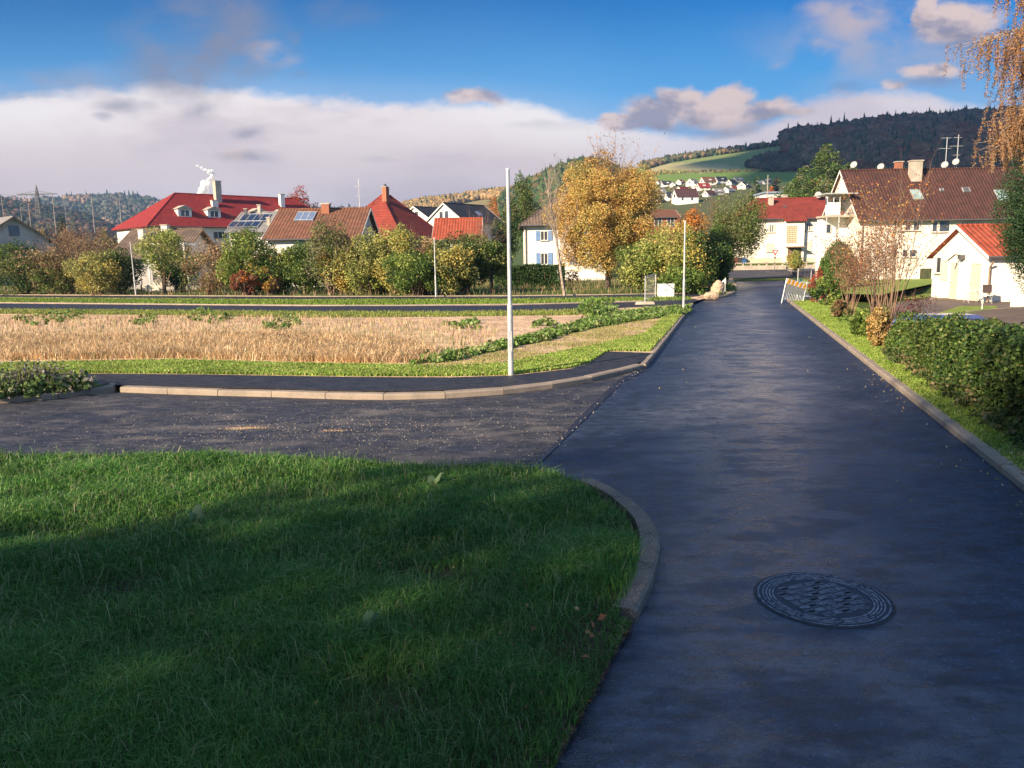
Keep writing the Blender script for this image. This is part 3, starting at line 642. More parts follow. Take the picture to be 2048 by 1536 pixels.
def chimney(roof, x, y, wx, wy, z0, z1, mat=CONC, cap=True, name='chimney'):
    c = MB().box(x-wx/2, x+wx/2, y-wy/2, y+wy/2, z0, z1).build(name, mat, roof)
    if cap: MB().box(x-wx/2-0.07, x+wx/2+0.07, y-wy/2-0.07, y+wy/2+0.07, z1, z1+0.09).build('chimney_cap', CONC, c)
    return c
DISHM = M('dish_grey', (0.42,0.41,0.40), rough=0.6)
def dish(roof, x, y, z, r, ang=-0.3, name='satellite_dish', mat=DISHM):
    """round dish on a short mast, facing the front of the house"""
    mb = MB(); prof = [(r*q, -0.22*r*(q*q)) for q in (0.02, 0.3, 0.6, 0.85, 1.0)] + [(r*1.0, -0.22*r-0.02), (r*0.5, -0.07), (0.02, -0.02)]
    mb.lathe((0, 0, 0), prof, 20); R_ = Matrix.Rotation(ang, 4, 'Z') @ Matrix.Rotation(math.radians(72), 4, 'X')
    mb.v = [tuple(Vector((x, y, z)) + R_.to_3x3() @ Vector((a, b, -c))) for a, b, c in mb.v]
    d = mb.build(name, mat, roof, smooth=True)
    MB().tube((x, y+0.06, z), (x, y+0.15, z-r*1.5), 0.03, k=6).tube((x, y, z-r*0.7), (x-0.1, y-r*1.1, z-r*0.2), 0.015, k=5).build('mount', DGREY, d)
    return d
def aerial(roof, x, y, z0, z1, arms, name='aerial', r=0.035):
    m = MB().tube((x, y, z0), (x, y, z1), r, k=6).build(name, GALV, roof)
    for zz, wl, n in arms:
        b = MB()
        b.tube((x-wl*0.7, y, zz), (x+wl*0.4, y, zz), 0.018, k=5)
        for i in range(n): xx = x-wl*0.7+wl*1.1*i/max(n-1, 1); b.tube((xx, y-0.22, zz), (xx, y+0.22, zz), 0.01, k=4)
        b.build('rods', GALV, m)
    return m
def gable(label, pos, yaw, L, W, he, hr, wall=WHITE, roof=RRED, hipl=0, hipr=0, ov=0.35, ovg=0.3, t=0.14, group=None, cat='house', name='house', plinth=None, gutter=True, ridge_cap=None):
    """house with the ridge along local x; pos = front left corner; hipl / hipr = how far the ridge stops short of each end"""
    h = tag(empty(name, pos, yaw), label, cat, group); sl_ = (hr-he)/(W/2); mb = MB()
    zb = -0.6
    if hipl or hipr: mb.box(0, L, 0, W, zb, he)
    elif True:
        e = 0.03
        pent = [(0, 0, zb), (0, W, zb), (0, W, he-e), (0, W/2, hr-e), (0, 0, he-e)]
        mb.prism(pent[::-1], (L, 0, 0))
    wl = mb.build('wall', wall, h)
    if plinth: MB().box(-0.03, L+0.03, -0.03, W+0.03, zb, 0.75).build('plinth', plinth, h)
    z_e = he-ov*sl_+0.05; xl, xr = (-ov if hipl else -ovg), (L+ov if hipr else L+ovg); dz = 0.05
    E = [(xl, -ov, z_e), (xr, -ov, z_e), (xr, W+ov, z_e), (xl, W+ov, z_e)]
    R = [(hipl if hipl else xl, W/2, hr+dz), (L-hipr if hipr else xr, W/2, hr+dz)]
    n = [*E, *R]; lowv = [(a, b, c-t) for a, b, c in n]
    mb = MB(); mb.v = [*n, *lowv]
    def fc(q, rv=False): mb.f.append(tuple(q)); mb.f.append(tuple(i+6 for i in q[::-1]))
    fc((0, 1, 5, 4)); fc((2, 3, 4, 5)); rim = [(1, 0), (3, 2)]
    if hipl: fc((3, 0, 4)); rim.append((0, 3))
    else: rim += [(0, 4), (4, 3)]
    if hipr: fc((1, 2, 5)); rim.append((2, 1))
    else: rim += [(5, 1), (2, 5)]
    for a, b in rim: mb.f.append((a, b, b+6, a+6))
    rf = mb.build('roof', roof, h)
    cap = MB().tube((R[0][0], W/2, hr+dz+0.01), (R[1][0], W/2, hr+dz+0.01), 0.09, k=8)
    if hipl: cap.tube(E[0], R[0], 0.07, k=6); cap.tube(E[3], R[0], 0.07, k=6)
    if hipr: cap.tube(E[1], R[1], 0.07, k=6); cap.tube(E[2], R[1], 0.07, k=6)
    cap.build('ridge_tiles', ridge_cap or roof, rf)
    if not (hipl and hipr) :
        for xx, on in ((xl-0.025, not hipl), (xr, not hipr)):
            if on:
                bb = MB()
                for ya, yb in ((-ov, W/2), (W+ov, W/2)):
                    bb.prism([(xx, ya, z_e-t-0.06), (xx, yb, hr+dz-t-0.06), (xx, yb, hr+dz+0.02), (xx, ya, z_e+0.02)], (0.025, 0, 0))
                bb.build('bargeboard', FRAMEW if wall is not GREYW else WOODP, rf)
    if gutter: MB().tube((xl, -ov-0.06, z_e-0.06), (xr, -ov-0.06, z_e-0.06), 0.065, k=8).build('gutter', DGREY, rf)
    return h, rf, sl_
def rz_front(y, he, sl_): return he+0.05+y*sl_          # roof surface height above the front half
def on_roof(rf, x, y, w_, l, he, sl_, mat, name, th=0.06, W=None, yaw=0, bars=0):
    """flat panel lying on the front slope: centre x,y (plan), width along x, length down the slope (plan)"""
    z0, z1 = rz_front(y-l/2, he, sl_), rz_front(y+l/2, he, sl_)
    p = [(x-w_/2, y-l/2, z0+0.02), (x+w_/2, y-l/2, z0+0.02), (x+w_/2, y+l/2, z1+0.02), (x-w_/2, y+l/2, z1+0.02)]
    o = MB().prism(p[::-1], (0, -0.02*sl_, th)).build(name, mat, rf)
    if bars:
        b = MB()
        for yy_ in (y-l/2, y+l/2-0.05): zz_ = rz_front(yy_, he, sl_)+0.02; b.box(x-w_/2, x+w_/2, yy_, yy_+0.05, zz_, zz_+th+0.03)
        for i in range(bars+1): xx = x-w_/2+w_*i/bars; b.prism([(xx-0.02, y-l/2, z0+0.02), (xx+0.02, y-l/2, z0+0.02), (xx+0.02, y+l/2, z1+0.02), (xx-0.02, y+l/2, z1+0.02)][::-1], (0, -0.02*sl_, th+0.02))
        b.build('frame', GALV, o)
    return o
def hpos(px, base, Y, z=None):
    p = V(px, base, Y); return Vector((p.x, Y, p.z if z is None else z))
def wz(px, py, Y, z0): return V(px, py, Y).z - z0

# big house on the right
Y0 = 70; p = hpos(1713, 560, Y0); p.z = 0.0
he = wz(1713, 432, Y0, 0); hr = wz(1750, 341, 74.0, 0); L = V(2010, 440, Y0).x - p.x + 6
H1, R1, s1 = gable('long white two-storey house with dark brown corrugated roof, dishes and big chimney', p, 0, L, 8, he, hr, CREAM, RBROWN, ov=0.45, ovg=0.3)
def lx(px, py=450, Y=Y0, x0=p.x): return V(px, py, Y).x - x0
for a, b, c, d, kw in [(1791,1801,446,461,dict(panes=1, frame=WOODP, glass=CURT)), (1811,1821,446,460,dict(panes=1)), (1827,1838,446,460,dict(panes=1)), (1865,1874,444,463,dict(panes=1)), (1879,1899,443,463,dict(panes=1)),
                       (1789,1797,500,512,dict(panes=1)), (1808,1818,500,513,dict(panes=1)), (1823,1835,500,513,dict(panes=1))]:
    x0_, x1_ = lx(a), lx(b); z0_, z1_ = wz(a, d, Y0, 0), wz(a, c, Y0, 0); window(H1, L, 8, 'F', (x0_+x1_)/2, (z0_+z1_)/2, x1_-x0_, z1_-z0_, **kw)
x0_, x1_ = lx(1923), lx(1964); z0_, z1_ = wz(1940, 455, Y0, 0), wz(1940, 445, Y0, 0)
window(H1, L, 8, 'F', (x0_+x1_)/2, (z0_+z1_)/2, x1_-x0_, z1_-z0_, panes=1, lattice=(9, 3), sill=False, frame=CREAM)
MB().box(lx(1846), lx(1869), -0.012, 0.05, 0.0, wz(1850, 537, Y0, 0)).build('garage_door', M('green_door', (0.07,0.08,0.04), (0.05,0.055,0.03), 3), H1)
ry = lambda px, py, Yq: V(px, py, Yq)
def roofpt(px, py, x0, Y0_, zb, he_, sl_):
    """plan position on the front slope seen at a picture point"""
    d = ray(px, py); t = (he_+0.05+zb - CAMH - sl_*Y0_)/(d[2]-sl_); return d[0]*t-x0, t-Y0_
a, b = roofpt(1833, 363, p.x, Y0, 0, he, s1); cz = wz(1833, 322, Y0+b, 0)
chimney(R1, a, b+0.35, 0.95, 0.7, rz_front(b, he, s1)-0.6, cz, CONC)
chimney(R1, lx(1792, 330, 77), 6.5, 0.6, 0.5, hr-2, wz(1792, 325, 76.5, 0), BRICK)
for px, py, r in ((1708,330,.31),(1762,334,.31),(1890,330,.31),(1912,324,.30)):
    dish(R1, lx(px, py, 74.2), 4.2, wz(px, py, 74.2, 0), r, ang=-0.85)
aerial(R1, lx(1893, 300, 74.4), 4.4, hr-0.5, wz(1893, 275, 74.4, 0), [(wz(1893,276,74.4,0), 0.7, 4), (wz(1888,297,74.4,0), 0.9, 5)])
aerial(R1, lx(1916, 300, 74.4), 4.45, hr-0.5, wz(1919, 269, 74.4, 0), [(wz(1912,275,74.4,0), 0.6, 3), (wz(1917,292,74.4,0), 1.0, 6), (wz(1914,310,74.4,0), 0.5, 3)])
for px, py, w_, l in ((1833,390,0.85,0.8),(1932,381,0.6,0.35),(2003,392,0.9,0.9),(1883,381,0.3,0.2)):
    a, b = roofpt(px, py, p.x, Y0, 0, he, s1); on_roof(R1, a, b, w_, l, he, s1, M('skylight_glass', (0.30,0.40,0.38), (0.20,0.28,0.28), 2, rough=0.2) if w_ > .7 else DGREY, 'skylight', 0.08, bars=1)
MB().tube((0.25, -0.10, -0.1), (0.25, -0.10, he-0.6), 0.06, k=8).tube((0.25, -0.10, he-0.6), (0.75, -0.48, he-0.35), 0.06, k=8).build('downpipe', WOODP, H1)
# balcony annex on the left end of the big house
bal = empty('balcony', (0, 0, 0)); bal.parent = H1
by0, by1 = 1.0, 3.4; bx0 = -2.5; dz = wz(1680, 431, 72, 0); rt = wz(1690, 390, 72, 0)
MB().box(bx0, 0.0, by0, by1, dz-0.18, dz).build('deck', CONC, bal)
MB().box(bx0-0.3, 0.02, by0-0.4, by1, rt, rt+0.09).build('canopy', M('canopy_sheet', (0.42,0.43,0.43), rough=0.5), bal)
for xx in (bx0+0.05, bx0+0.6, bx0+1.15):
    MB().tube((xx, by0+0.06, 0.0 if xx != bx0+0.6 else dz), (xx, by0+0.06, rt), 0.05, k=6).build('post', GALV, bal)
rl = MB()
for i in range(7): rl.box(bx0+0.02+i*0.17, bx0+0.17+i*0.17, by0-0.01, by0+0.02, dz+0.05, dz+1.1)
rl.build('railing_panel', PLAST, bal)
rl = MB(); rl.box(bx0+1.25, 0, by0, by0+0.04, dz+1.02, dz+1.07).box(bx0+1.25, 0, by0, by0+0.04, dz+0.08, dz+0.12)
for i in range(14): rl.box(bx0+1.3+i*0.09, bx0+1.32+i*0.09, by0+0.005, by0+0.03, dz+0.12, dz+1.02)
rl.build('railing', DGREY, bal)
an = MB().box(bx0+0.2, 0.0, 2.5, 3.6, -0.5, dz-0.18).box(bx0+1.0, 0.0, 3.2, 3.9, dz, rt).build('annex_wall', WHITE, H1)
hh = empty('annex', (0, 0, 0)); hh.parent = H1
wb = MB().box(bx0+0.55, bx0+1.0, 2.48, 2.52, dz-1.5, dz-0.75).build('annex_window', GLASS, H1); MB().box(bx0+0.5, bx0+0.55, 2.44, 2.5, dz-1.55, dz-0.7).box(bx0+1.0, bx0+1.05, 2.44, 2.5, dz-1.55, dz-0.7).box(bx0+0.55, bx0+1.0, 2.44, 2.5, dz-0.75, dz-0.7).box(bx0+0.55, bx0+1.0, 2.44, 2.5, dz-1.55, dz-1.5).build('frame', FRAMEW, wb)
wb = MB().box(bx0+1.3, bx0+2.2, 3.16, 3.21, dz+0.9, rt-0.35).build('annex_window', GLASS, H1); MB().box(bx0+1.25, bx0+2.25, 3.11, 3.17, dz+0.85, dz+0.9).box(bx0+1.72, bx0+1.78, 3.11, 3.17, dz+0.9, rt-0.35).box(bx0+1.25, bx0+2.25, 3.11, 3.17, rt-0.35, rt-0.3).build('frame', FRAMEW, wb)
bpy.data.objects.remove(hh)
def pot_plant(loc, label):
    o = tag(empty('potted_plant', loc), label, 'potted plant'); MB().lathe((0,0,0), [(0.13,0),(0.19,0.3),(0.2,0.32)], 14).build('pot', M('terracotta', (0.45,0.14,0.06), rough=0.7), o)
    rng = np.random.default_rng(5); crown('foliage', rng, (0,0,0.6,0.22,0.22,0.35), 260, 0.09, [(LGRN,2),(YGRN,1)], o, K=8, rsub=0.5)
pot_plant(Vector((p.x+bx0+1.5, Y0+by0+0.3, dz)), 'green plant in an orange pot on the balcony of the brown-roofed house')

# house with the red roof at the end of the road
Y2 = 100; zb2 = 1.2; q = hpos(1491, 520, Y2, zb2); he2 = wz(1540, 434, Y2, zb2); hr2 = wz(1580, 397, Y2+4.5, zb2); L2 = V(1674, 440, Y2).x-q.x
H2, R2, s2 = gable('cream two-storey house with red roof and glass-block stair window at the end of the road', q, 0, L2, 9, he2, hr2, CREAM, RRED, hipl=2.4, ov=0.5, plinth=YELLOW, ovg=0.2)
def lx2(px, Y=Y2): return V(px, 470, Y).x-q.x
def win2(a, b, c, d, **kw):
    x0_, x1_ = lx2(a), lx2(b); z0_, z1_ = wz(a, d, Y2, zb2), wz(a, c, Y2, zb2); return window(H2, L2, 9, 'F', (x0_+x1_)/2, (z0_+z1_)/2, x1_-x0_, z1_-z0_, **kw)
win2(1536,1549,450,464,curtain=True, frame=FRAMEW); win2(1610,1623,447,461,curtain=True); win2(1535,1548,488,503,glass=BLIND,panes=1,frame=YELLOW); win2(1609,1622,486,501,glass=BLIND,panes=1,frame=YELLOW)
bx_, bx2_ = lx2(1567), lx2(1605)
bay = MB().box(bx_, bx2_, -0.62, 0.01, -0.3, he2-0.35).build('stair_bay', CREAM, H2)
MB().prism([(bx_-0.25, -1.0, he2-0.62), (bx2_+0.2, -1.0, he2-0.62), (bx2_+0.2, 0.2, he2+0.19), (bx_-0.25, 0.2, he2+0.19)][::-1], (0, 0, 0.12)).build('bay_roof', RRED, bay)
gx0, gx1 = lx2(1574, Y2-0.7), lx2(1593.5, Y2-0.7); gz0, gz1 = wz(1580, 486, Y2-0.7, zb2), wz(1580, 452, Y2-0.7, zb2)
gb = MB().box(gx0, gx1, -0.64, -0.6, gz0, gz1).build('glass_block_window', M('glass_block', (0.20,0.20,0.19), (0.12,0.13,0.13), 5, rough=0.15), bay)
g = MB()
for i in range(7): xx = gx0+(gx1-gx0)*i/6; g.box(xx-0.028, xx+0.028, -0.66, -0.635, gz0, gz1)
for i in range(10): zz = gz0+(gz1-gz0)*i/9; g.box(gx0, gx1, -0.658, -0.635, zz-0.028, zz+0.028)
g.build('mortar_grid', YELLOW, gb)
MB().box(lx2(1569), lx2(1603), -1.5, -0.6, wz(1580,495,Y2,zb2), wz(1580,493,Y2,zb2)).build('door_canopy', WOODP, bay)
MB().box(lx2(1573), lx2(1600), -0.66, -0.61, -0.2, wz(1580,496,Y2,zb2)).build('door', M('brown_door', (0.20,0.13,0.09), rough=0.5), bay)
MB().box(lx2(1527), lx2(1538), -0.05, 0.0, 0.0, 0.3).build('cellar_window', WOODP, H2); MB().box(lx2(1609), lx2(1620), -0.05, 0.0, 0.0, 0.3).build('cellar_window', WOODP, H2)
a, b = roofpt(1543, 411, q.x, Y2, zb2, he2, s2); chimney(R2, a, b+0.3, 0.55, 0.5, rz_front(b, he2, s2)-0.5, wz(1543, 394, Y2+b, zb2), CONC)
chimney(R2, lx2(1568, 105.5), 5.6, 0.5, 0.45, hr2-1, wz(1568, 391, 105.5, zb2), CONC)
a, b = roofpt(1570, 413.5, q.x, Y2, zb2, he2, s2); on_roof(R2, a, b, 0.4, 0.35, he2, s2, DGREY, 'roof_vent')
dish(R2, lx2(1637, 103), 3.6, wz(1637, 390, 103.6, zb2), 0.42)
MB().tube((lx2(1606), -0.1, 0), (lx2(1606), -0.1, he2-0.3), 0.07, k=8).build('downpipe', WOODP, H2)
# garage left of it
Yg = 101; g0 = hpos(1440, 520, Yg, 1.0); G = tag(empty('garage', g0), 'low cream garage with flat grey roof left of the cream house, bins in front', 'garage')
Lg = V(1490.5, 500, Yg).x-g0.x; hg = wz(1470, 491, Yg, 1.0)
MB().box(0, Lg, 0, 6, -0.5, hg).build('wall', CREAM, G); MB().box(-0.2, Lg, -0.3, 6, hg, hg+0.18).build('roof', RGREY, G)
MB().box(lx2(1463, 100.9)+q.x-g0.x, lx2(1466, 100.9)+q.x-g0.x, -0.12, 0.0, 0, hg).build('door_post', REDP, G)
MB().box(0.2, lx2(1462, 100.9)+q.x-g0.x, -0.04, 0.0, 0, hg-0.3).build('garage_door', PLAST, G)
for i, (px, c, lb) in enumerate(((1471,(0.16,0.06,0.04),'brown wheeled bin by the garage, leftmost of three'),(1479,(0.05,0.055,0.055),'black wheeled bin by the garage, between the brown and the blue one'),(1487,(0.05,0.16,0.42),'blue wheeled bin by the garage, rightmost of three'))):
    b0 = hpos(px, 520, 99.6, 0.95); o = tag(empty('wheeled_bin', b0), lb, 'bin', 'bins beside the garage')
    m_ = M('bin_plastic', c, rough=0.5); MB().prism([(-0.25,-0.25,0.12),(0.25,-0.25,0.12),(0.25,0.25,0.12),(-0.25,0.25,0.12)], (0,0,0.9)).build('body', m_, o)
    MB().prism([(-0.29,-0.3,1.02),(-0.29,0.3,1.10),(-0.29,0.3,1.16),(-0.29,-0.3,1.07)], (0.58,0,0)).build('lid', m_, o)
    for s_ in (-0.22, 0.22): MB().tube((s_-0.03, 0.25, 0.1), (s_+0.03, 0.25, 0.1), 0.1, k=12).build('wheel', DGREY, o)
# garden wall with posts before it
gw = tag(empty('garden_wall', (0, 0, 0)), 'low concrete wall with short posts in front of the cream house', 'wall')
wa, wb_ = V(1462, 533, 92), V(1652, 530, 92)
MB().box(wa.x, wb_.x, 91.9, 92.15, 0.3, V(1550, 530.5, 92).z).build('base', CONC, gw)
MB().box(wa.x, wb_.x, 91.85, 92.2, V(1550, 526, 92).z-0.02, V(1550, 526, 92).z+0.08).build('rail', CONC, gw)
for i in range(12): xx = wa.x+(wb_.x-wa.x)*(i+0.5)/12; MB().box(xx-0.07, xx+0.07, 91.93, 92.12, V(1550,530.5,92).z, V(1550,526,92).z-0.02).build('post', CONC, gw)

# small garage house with the orange-red roof, gable towards the left
x3 = 26.5; z3 = ZD
h3e = 2.15-z3; h3r = 3.75-z3
H3, R3, s3 = gable('small cream outbuilding with bright red tiled roof behind the asphalt yard', Vector((x3, 44, z3)), 0, 10, 6, h3e, h3r, CREAM, RORANGE, ov=0.35, ovg=0.35, gutter=True, t=0.12)
MB().box(-0.06, -0.0, 4.2, 5.0, 1.1, 2.3).build('window_blind', BLIND, H3)
for a, b, c, d in ((0.7, 1.8, 0.0, 2.1), (3.0, 3.9, 0.0, 2.1)):
    dd = MB().box(-0.04, 0.0, a, b, c, d).build('door', M('door_cream', (0.62,0.56,0.45), rough=0.5), H3)
    MB().box(-0.09, 0.0, a-0.08, a, c, d+0.08).box(-0.09, 0.0, b, b+0.08, c, d+0.08).box(-0.09, 0.0, a, b, d, d+0.08).build('frame', CREAM, dd)
    MB().tube((-0.09, b-0.15, 1.0), (-0.09, b-0.02, 1.0), 0.02, k=6).build('handle', GALV, dd)
window(H3, 10, 6, 'L', 5.3, 2.0, 0.5, 0.9, panes=1)
lm = MB().tube((-0.02, 2.6, 2.55), (-0.55, 2.6, 2.62), 0.03, k=6).tube((-0.55, 2.6, 2.62), (-0.95, 2.6, 2.3), 0.05, k=8).box(-0.32, -0.02, 2.48, 2.75, 2.35, 2.6).build('wall_lamp', DGREY, H3)
MB().tube((-0.12, -0.42, 2.2), (-0.08, -0.1, 1.9), 0.05, k=8).tube((-0.08, -0.1, 1.9), (-0.08, -0.1, -0.1), 0.05, k=8).build('downpipe', WOODP, H3)
window(H3, 10, 6, 'F', 2.6, 1.6, 0.9, 1.2, panes=1); MB().box(3.4, 3.5, -0.06, 0.0, 0.0, 2.4).build('wall_post', FRAMEW, H3)
# low retaining wall right of the yard
rw = V(1996, 606, 40); sw = MB().box(0, 12, 0, 0.35, -0.4, 0.62).build('wall', CREAM); sw.location = (25.2, 39.6, ZD)
sw.name = 'low_wall'; tag(sw, 'low cream garden wall at the right edge beside the driveway', 'wall')

# white house with blue shutters
Y4 = 80; z4 = 0.1; r4 = hpos(1050, 530, Y4, z4); he4 = wz(1050, 444, Y4, z4)
H4, R4, s4 = gable('white two-storey house with blue shutters and grey-brown hipped roof', r4, 0, 8.4, 8.4, he4, he4+2.9, WHITE, ROLD, hipl=3.9, hipr=3.9, ov=0.55)
def lx4(px): return V(px, 480, Y4).x-r4.x
for c, d in ((463, 480), (507, 528)):
    for a, b in ((1082, 1094.5), (1150, 1162)):
        x0_, x1_ = lx4(a), lx4(b); z0_, z1_ = wz(a, d, Y4, z4), wz(a, c, Y4, z4)
        window(H4, 8.4, 8.4, 'F', (x0_+x1_)/2, (z0_+z1_)/2, x1_-x0_, z1_-z0_, shutters=0.42, panes=2)
MB().tube((0.1, -0.1, -0.1), (0.1, -0.1, he4-0.3), 0.05, k=8).build('downpipe', WOODP, H4)

# left group, from the right to the left
Y5 = 72; z5 = 0.1; r5 = hpos(540, 560, Y5, z5); he5 = wz(620, 473, Y5, z5); hr5 = wz(660, 418.5, 77.5, z5); L5 = V(714, 472, Y5).x-r5.x
H5, R5, s5 = gable('white house with russet tiled roof, three roof collectors and a brick chimney', r5, math.radians(2), L5, 11, he5, hr5, WHITE, RBROWN2, ov=0.5, ovg=0.4)
bpy.data.objects[H5.name].rotation_euler = (0, 0, 0)
def rp(px, py, pos, he_, s_): return roofpt(px, py, pos.x, pos.y, pos.z, he_, s_)
for px in (598.5, 611, 623.5): a, b = rp(px, 433.5, r5, he5, s5); on_roof(R5, a, b, 0.56, 1.7, he5, s5, SOLARL, 'solar_collector', 0.08, bars=1)
a, b = rp(651, 426, r5, he5, s5); ch = chimney(R5, a, b+0.2, 0.72, 0.6, rz_front(b, he5, s5)-0.6, wz(651, 409, Y5+b, z5), BRICK)
MB().box(a-0.5, a+0.5, b-0.15, b+0.55, wz(651, 407.5, Y5+b, z5), wz(651, 406.5, Y5+b, z5)+0.02).build('chimney_cap', CONC, ch)
for i in (3.2, 5.4): window(H5, L5, 11, 'R', i+0.9, he5+0.9, 0.95, 1.0, panes=1)
MB().box(L5, L5+0.03, 0.1, 10.9, -0.3, he5+0.0).build('gable_shade', GREYW, H5)  # grey sheets over the white wall paint the shade of the right gable
MB().prism([(L5, 0.35, he5), (L5, 5.5, hr5-0.28), (L5, 10.65, he5)], (0.028, 0, 0)).build('gable_shade', GREYW, H5)
window(H5, L5, 11, 'F', lx(600, 480, Y5, r5.x), wz(600, 486, Y5, z5), 0.9, 1.0, panes=1)
Y6 = 75; z6 = 0.1; r6 = hpos(464, 560, Y6, z6); he6 = wz(500, 461, Y6, z6); hr6 = wz(520, 426, 79.5, z6); L6 = r5.x-r6.x-0.2
H6, R6, s6 = gable('white house with grey roof covered by a dark solar field, left of the russet roof', r6, 0, L6, 9, he6, hr6, WHITE, RGREY, ov=0.5, ovg=0.2)
a, b = rp(510, 437, r6, he6, s6); on_roof(R6, a, b, 2.6, 1.9, he6, s6, SOLAR, 'solar_field', 0.08, bars=4)
a, b = rp(490, 450, r6, he6, s6); on_roof(R6, a, b, 2.8, 1.6, he6, s6, SOLAR, 'solar_field', 0.08, bars=4)
for px, p0, p1 in ((520.5, 423, 411), (537, 450, 436)):
    a, b = rp(px, p0, r6, he6, s6); b = min(b, 4.4); chimney(R6, a, b+0.1, 0.28, 0.3, rz_front(b, he6, s6)-0.4, wz(px, p1, Y6+b, z6), CONC)
a, b = rp(492, 430, r6, he6, s6); chimney(R6, a, min(b, 4.3), 0.25, 0.25, rz_front(min(b, 4.3), he6, s6)-0.3, wz(492, 419, 79, z6), DGREY)

# long building with the bright red hipped roof
Y7 = 108; z7 = 0.2; p7 = hpos(309, 560, Y7, z7); yaw7 = math.radians(44); he7 = wz(309, 446, Y7, z7); W7 = 13; L7 = 31
H7, R7, s7 = gable('long white building with bright red hipped roof and four white dormers', p7, yaw7, L7, W7, he7, he7+4.6, WHITE, RRED2, hipl=6.2, hipr=6.2, ov=0.6)
for i, xx in enumerate((5.4, 9.6, 16.5, 20.5)):
    yb_ = 1.4; zb_ = he7+0.1+yb_*s7-0.3
    d_ = MB().box(xx-0.95, xx+0.95, yb_, yb_+2.4, zb_, zb_+1.35).build('dormer', WHITE, R7)
    MB().prism([(xx-1.2, yb_-0.25, zb_+1.3), (xx+1.2, yb_-0.25, zb_+1.3), (xx, yb_-0.25, zb_+1.85)], (0, 3.4, 0)).build('dormer_roof', CONC, d_)
    MB().box(xx-0.55, xx+0.55, yb_-0.03, yb_, zb_+0.35, zb_+1.15).build('pane', GLASS, d_); MB().box(xx-0.04, xx+0.04, yb_-0.06, yb_-0.03, zb_+0.3, zb_+1.2).build('frame', FRAMEW, d_)
for i in range(5): window(H7, L7, W7, 'F', 5+i*4.6, he7-1.5, 1.9, 0.9, panes=3)
MB().box(L7*0.42, L7*0.42+0.5, -0.02, 0.0, 0, he7).build('downpipe', CONC, H7)
chimney(R7, 12.0, 5.2, 0.9, 0.9, he7+2.5, he7+6.5, CONC); chimney(R7, 10.9, 4.0, 0.9, 0.6, he7+2.2, he7+3.6, WHITE); chimney(R7, 22.0, 4.6, 0.7, 0.7, he7+2.5, he7+5.0, WHITE)

# house with the steep pyramid roof, sunlit red side and dark side
Y8 = 92; z8 = 0.2; p8 = hpos(806, 560, Y8, z8); he8 = wz(806, 468, Y8, z8); hr8 = wz(770, 391, 98, z8)
H8, R8, s8 = gable('house with steep red hipped roof, its right side in shadow, two chimneys on top', p8, math.radians(62), 9.0, 10.5, he8, hr8, WHITE, RRED, hipl=3.6, hipr=3.6, ov=0.6)
for a, b in ((3.2, 4.4), (5.3, 5.9)):
    c_ = chimney(R8, a, b, 0.55, 0.6, hr8-2.5 if a < 4 else hr8-1, hr8+0.85, BRICK); MB().tube((a, b, hr8+0.9), (a, b, hr8+1.25), 0.15, k=8).build('cowl', DGREY, c_)
aerial(R8, 1.0, 6.6, he8+1.5, hr8+1.8, [(hr8+0.9, 0.9, 5), (hr8-0.2, 0.6, 4)])
# two white houses with dark roofs, gables to the left
for (px, Yq, base, apx, L_, lb) in ((868, 125, 440, (845, 412), 9, 'white gabled dark-roofed house, left one of the two behind the orange roof'), (930, 118, 440, (905, 405), 9, 'white gabled dark-roofed house, right one of the two behind the orange roof')):
    c_ = hpos(px, 560, Yq, 0.3); he_ = wz(px, base, Yq, 0.3); hr_ = wz(apx[0], apx[1], Yq+1, 0.3)
    Hh, Rr, ss = gable(lb, c_, math.radians(52), L_, 7.5, he_, hr_, WHITE, RDARK, ov=0.5, group='white houses with dark roofs')
    window(Hh, L_, 7.5, 'L', 3.3, he_+0.9, 0.7, 1.1, panes=1); window(Hh, L_, 7.5, 'L', 4.4, he_+0.9, 0.7, 1.1, panes=1)
    on_roof(Rr, 5.5, 1.6, 0.8, 0.9, he_, ss, SOLARL, 'skylight', 0.08)
# low orange-red roof in front of them
c_ = hpos(872, 560, 84, 0.1); he_ = wz(872, 476, 84, 0.1); hr_ = wz(900, 438, 87.5, 0.1)
gable('low house with bright orange-red roof behind the shrubs, below the white gables', c_, 0, V(958, 470, 84).x-c_.x, 7, he_, hr_, WHITE, RORANGE, ov=0.4)
# pale house far left with its gable in shade
Y12 = 95; c_ = hpos(106, 560, Y12, 0.2); he_ = wz(106, 478, Y12, 0.2); hr_ = wz(48, 434, 92.5, 0.2)
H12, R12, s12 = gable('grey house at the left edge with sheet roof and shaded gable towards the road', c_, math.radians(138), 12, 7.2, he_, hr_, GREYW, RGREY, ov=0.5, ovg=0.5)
MB().box(-0.03, 0.0, 3.0, 4.1, he_+0.3, he_+1.5).build('window', GLASS, H12)
# low barn with old tiles between the shrubs
Y13 = 74; c_ = hpos(232, 560, Y13, 0.1); he_ = wz(232, 512, Y13, 0.1); hr_ = wz(300, 459, Y13+4.5, 0.1); L13 = V(352, 500, Y13).x-c_.x
H13, R13, s13 = gable('old brown-tiled farmhouse with two pale chimneys half hidden by shrubs', c_, math.radians(0), L13, 10.5, he_, hr_, GREYW, ROLD, ov=0.6, ovg=0.6)
chimney(R13, 1.2, 3.4, 0.5, 0.5, he_+1.2, wz(247, 460, 77, 0.1), CREAM); chimney(R13, 2.9, 4.8, 0.6, 0.6, he_+1.2, wz(281, 451, 78, 0.1), CREAM)
pg = tag(empty('pergola', hpos(298, 560, 70, 0.1)), 'white framed carport in front of the old brown-tiled farmhouse', 'carport')
Lp = V(374, 500, 70).x-V(298, 500, 70).x; hp = wz(330, 486, 70, 0.1)
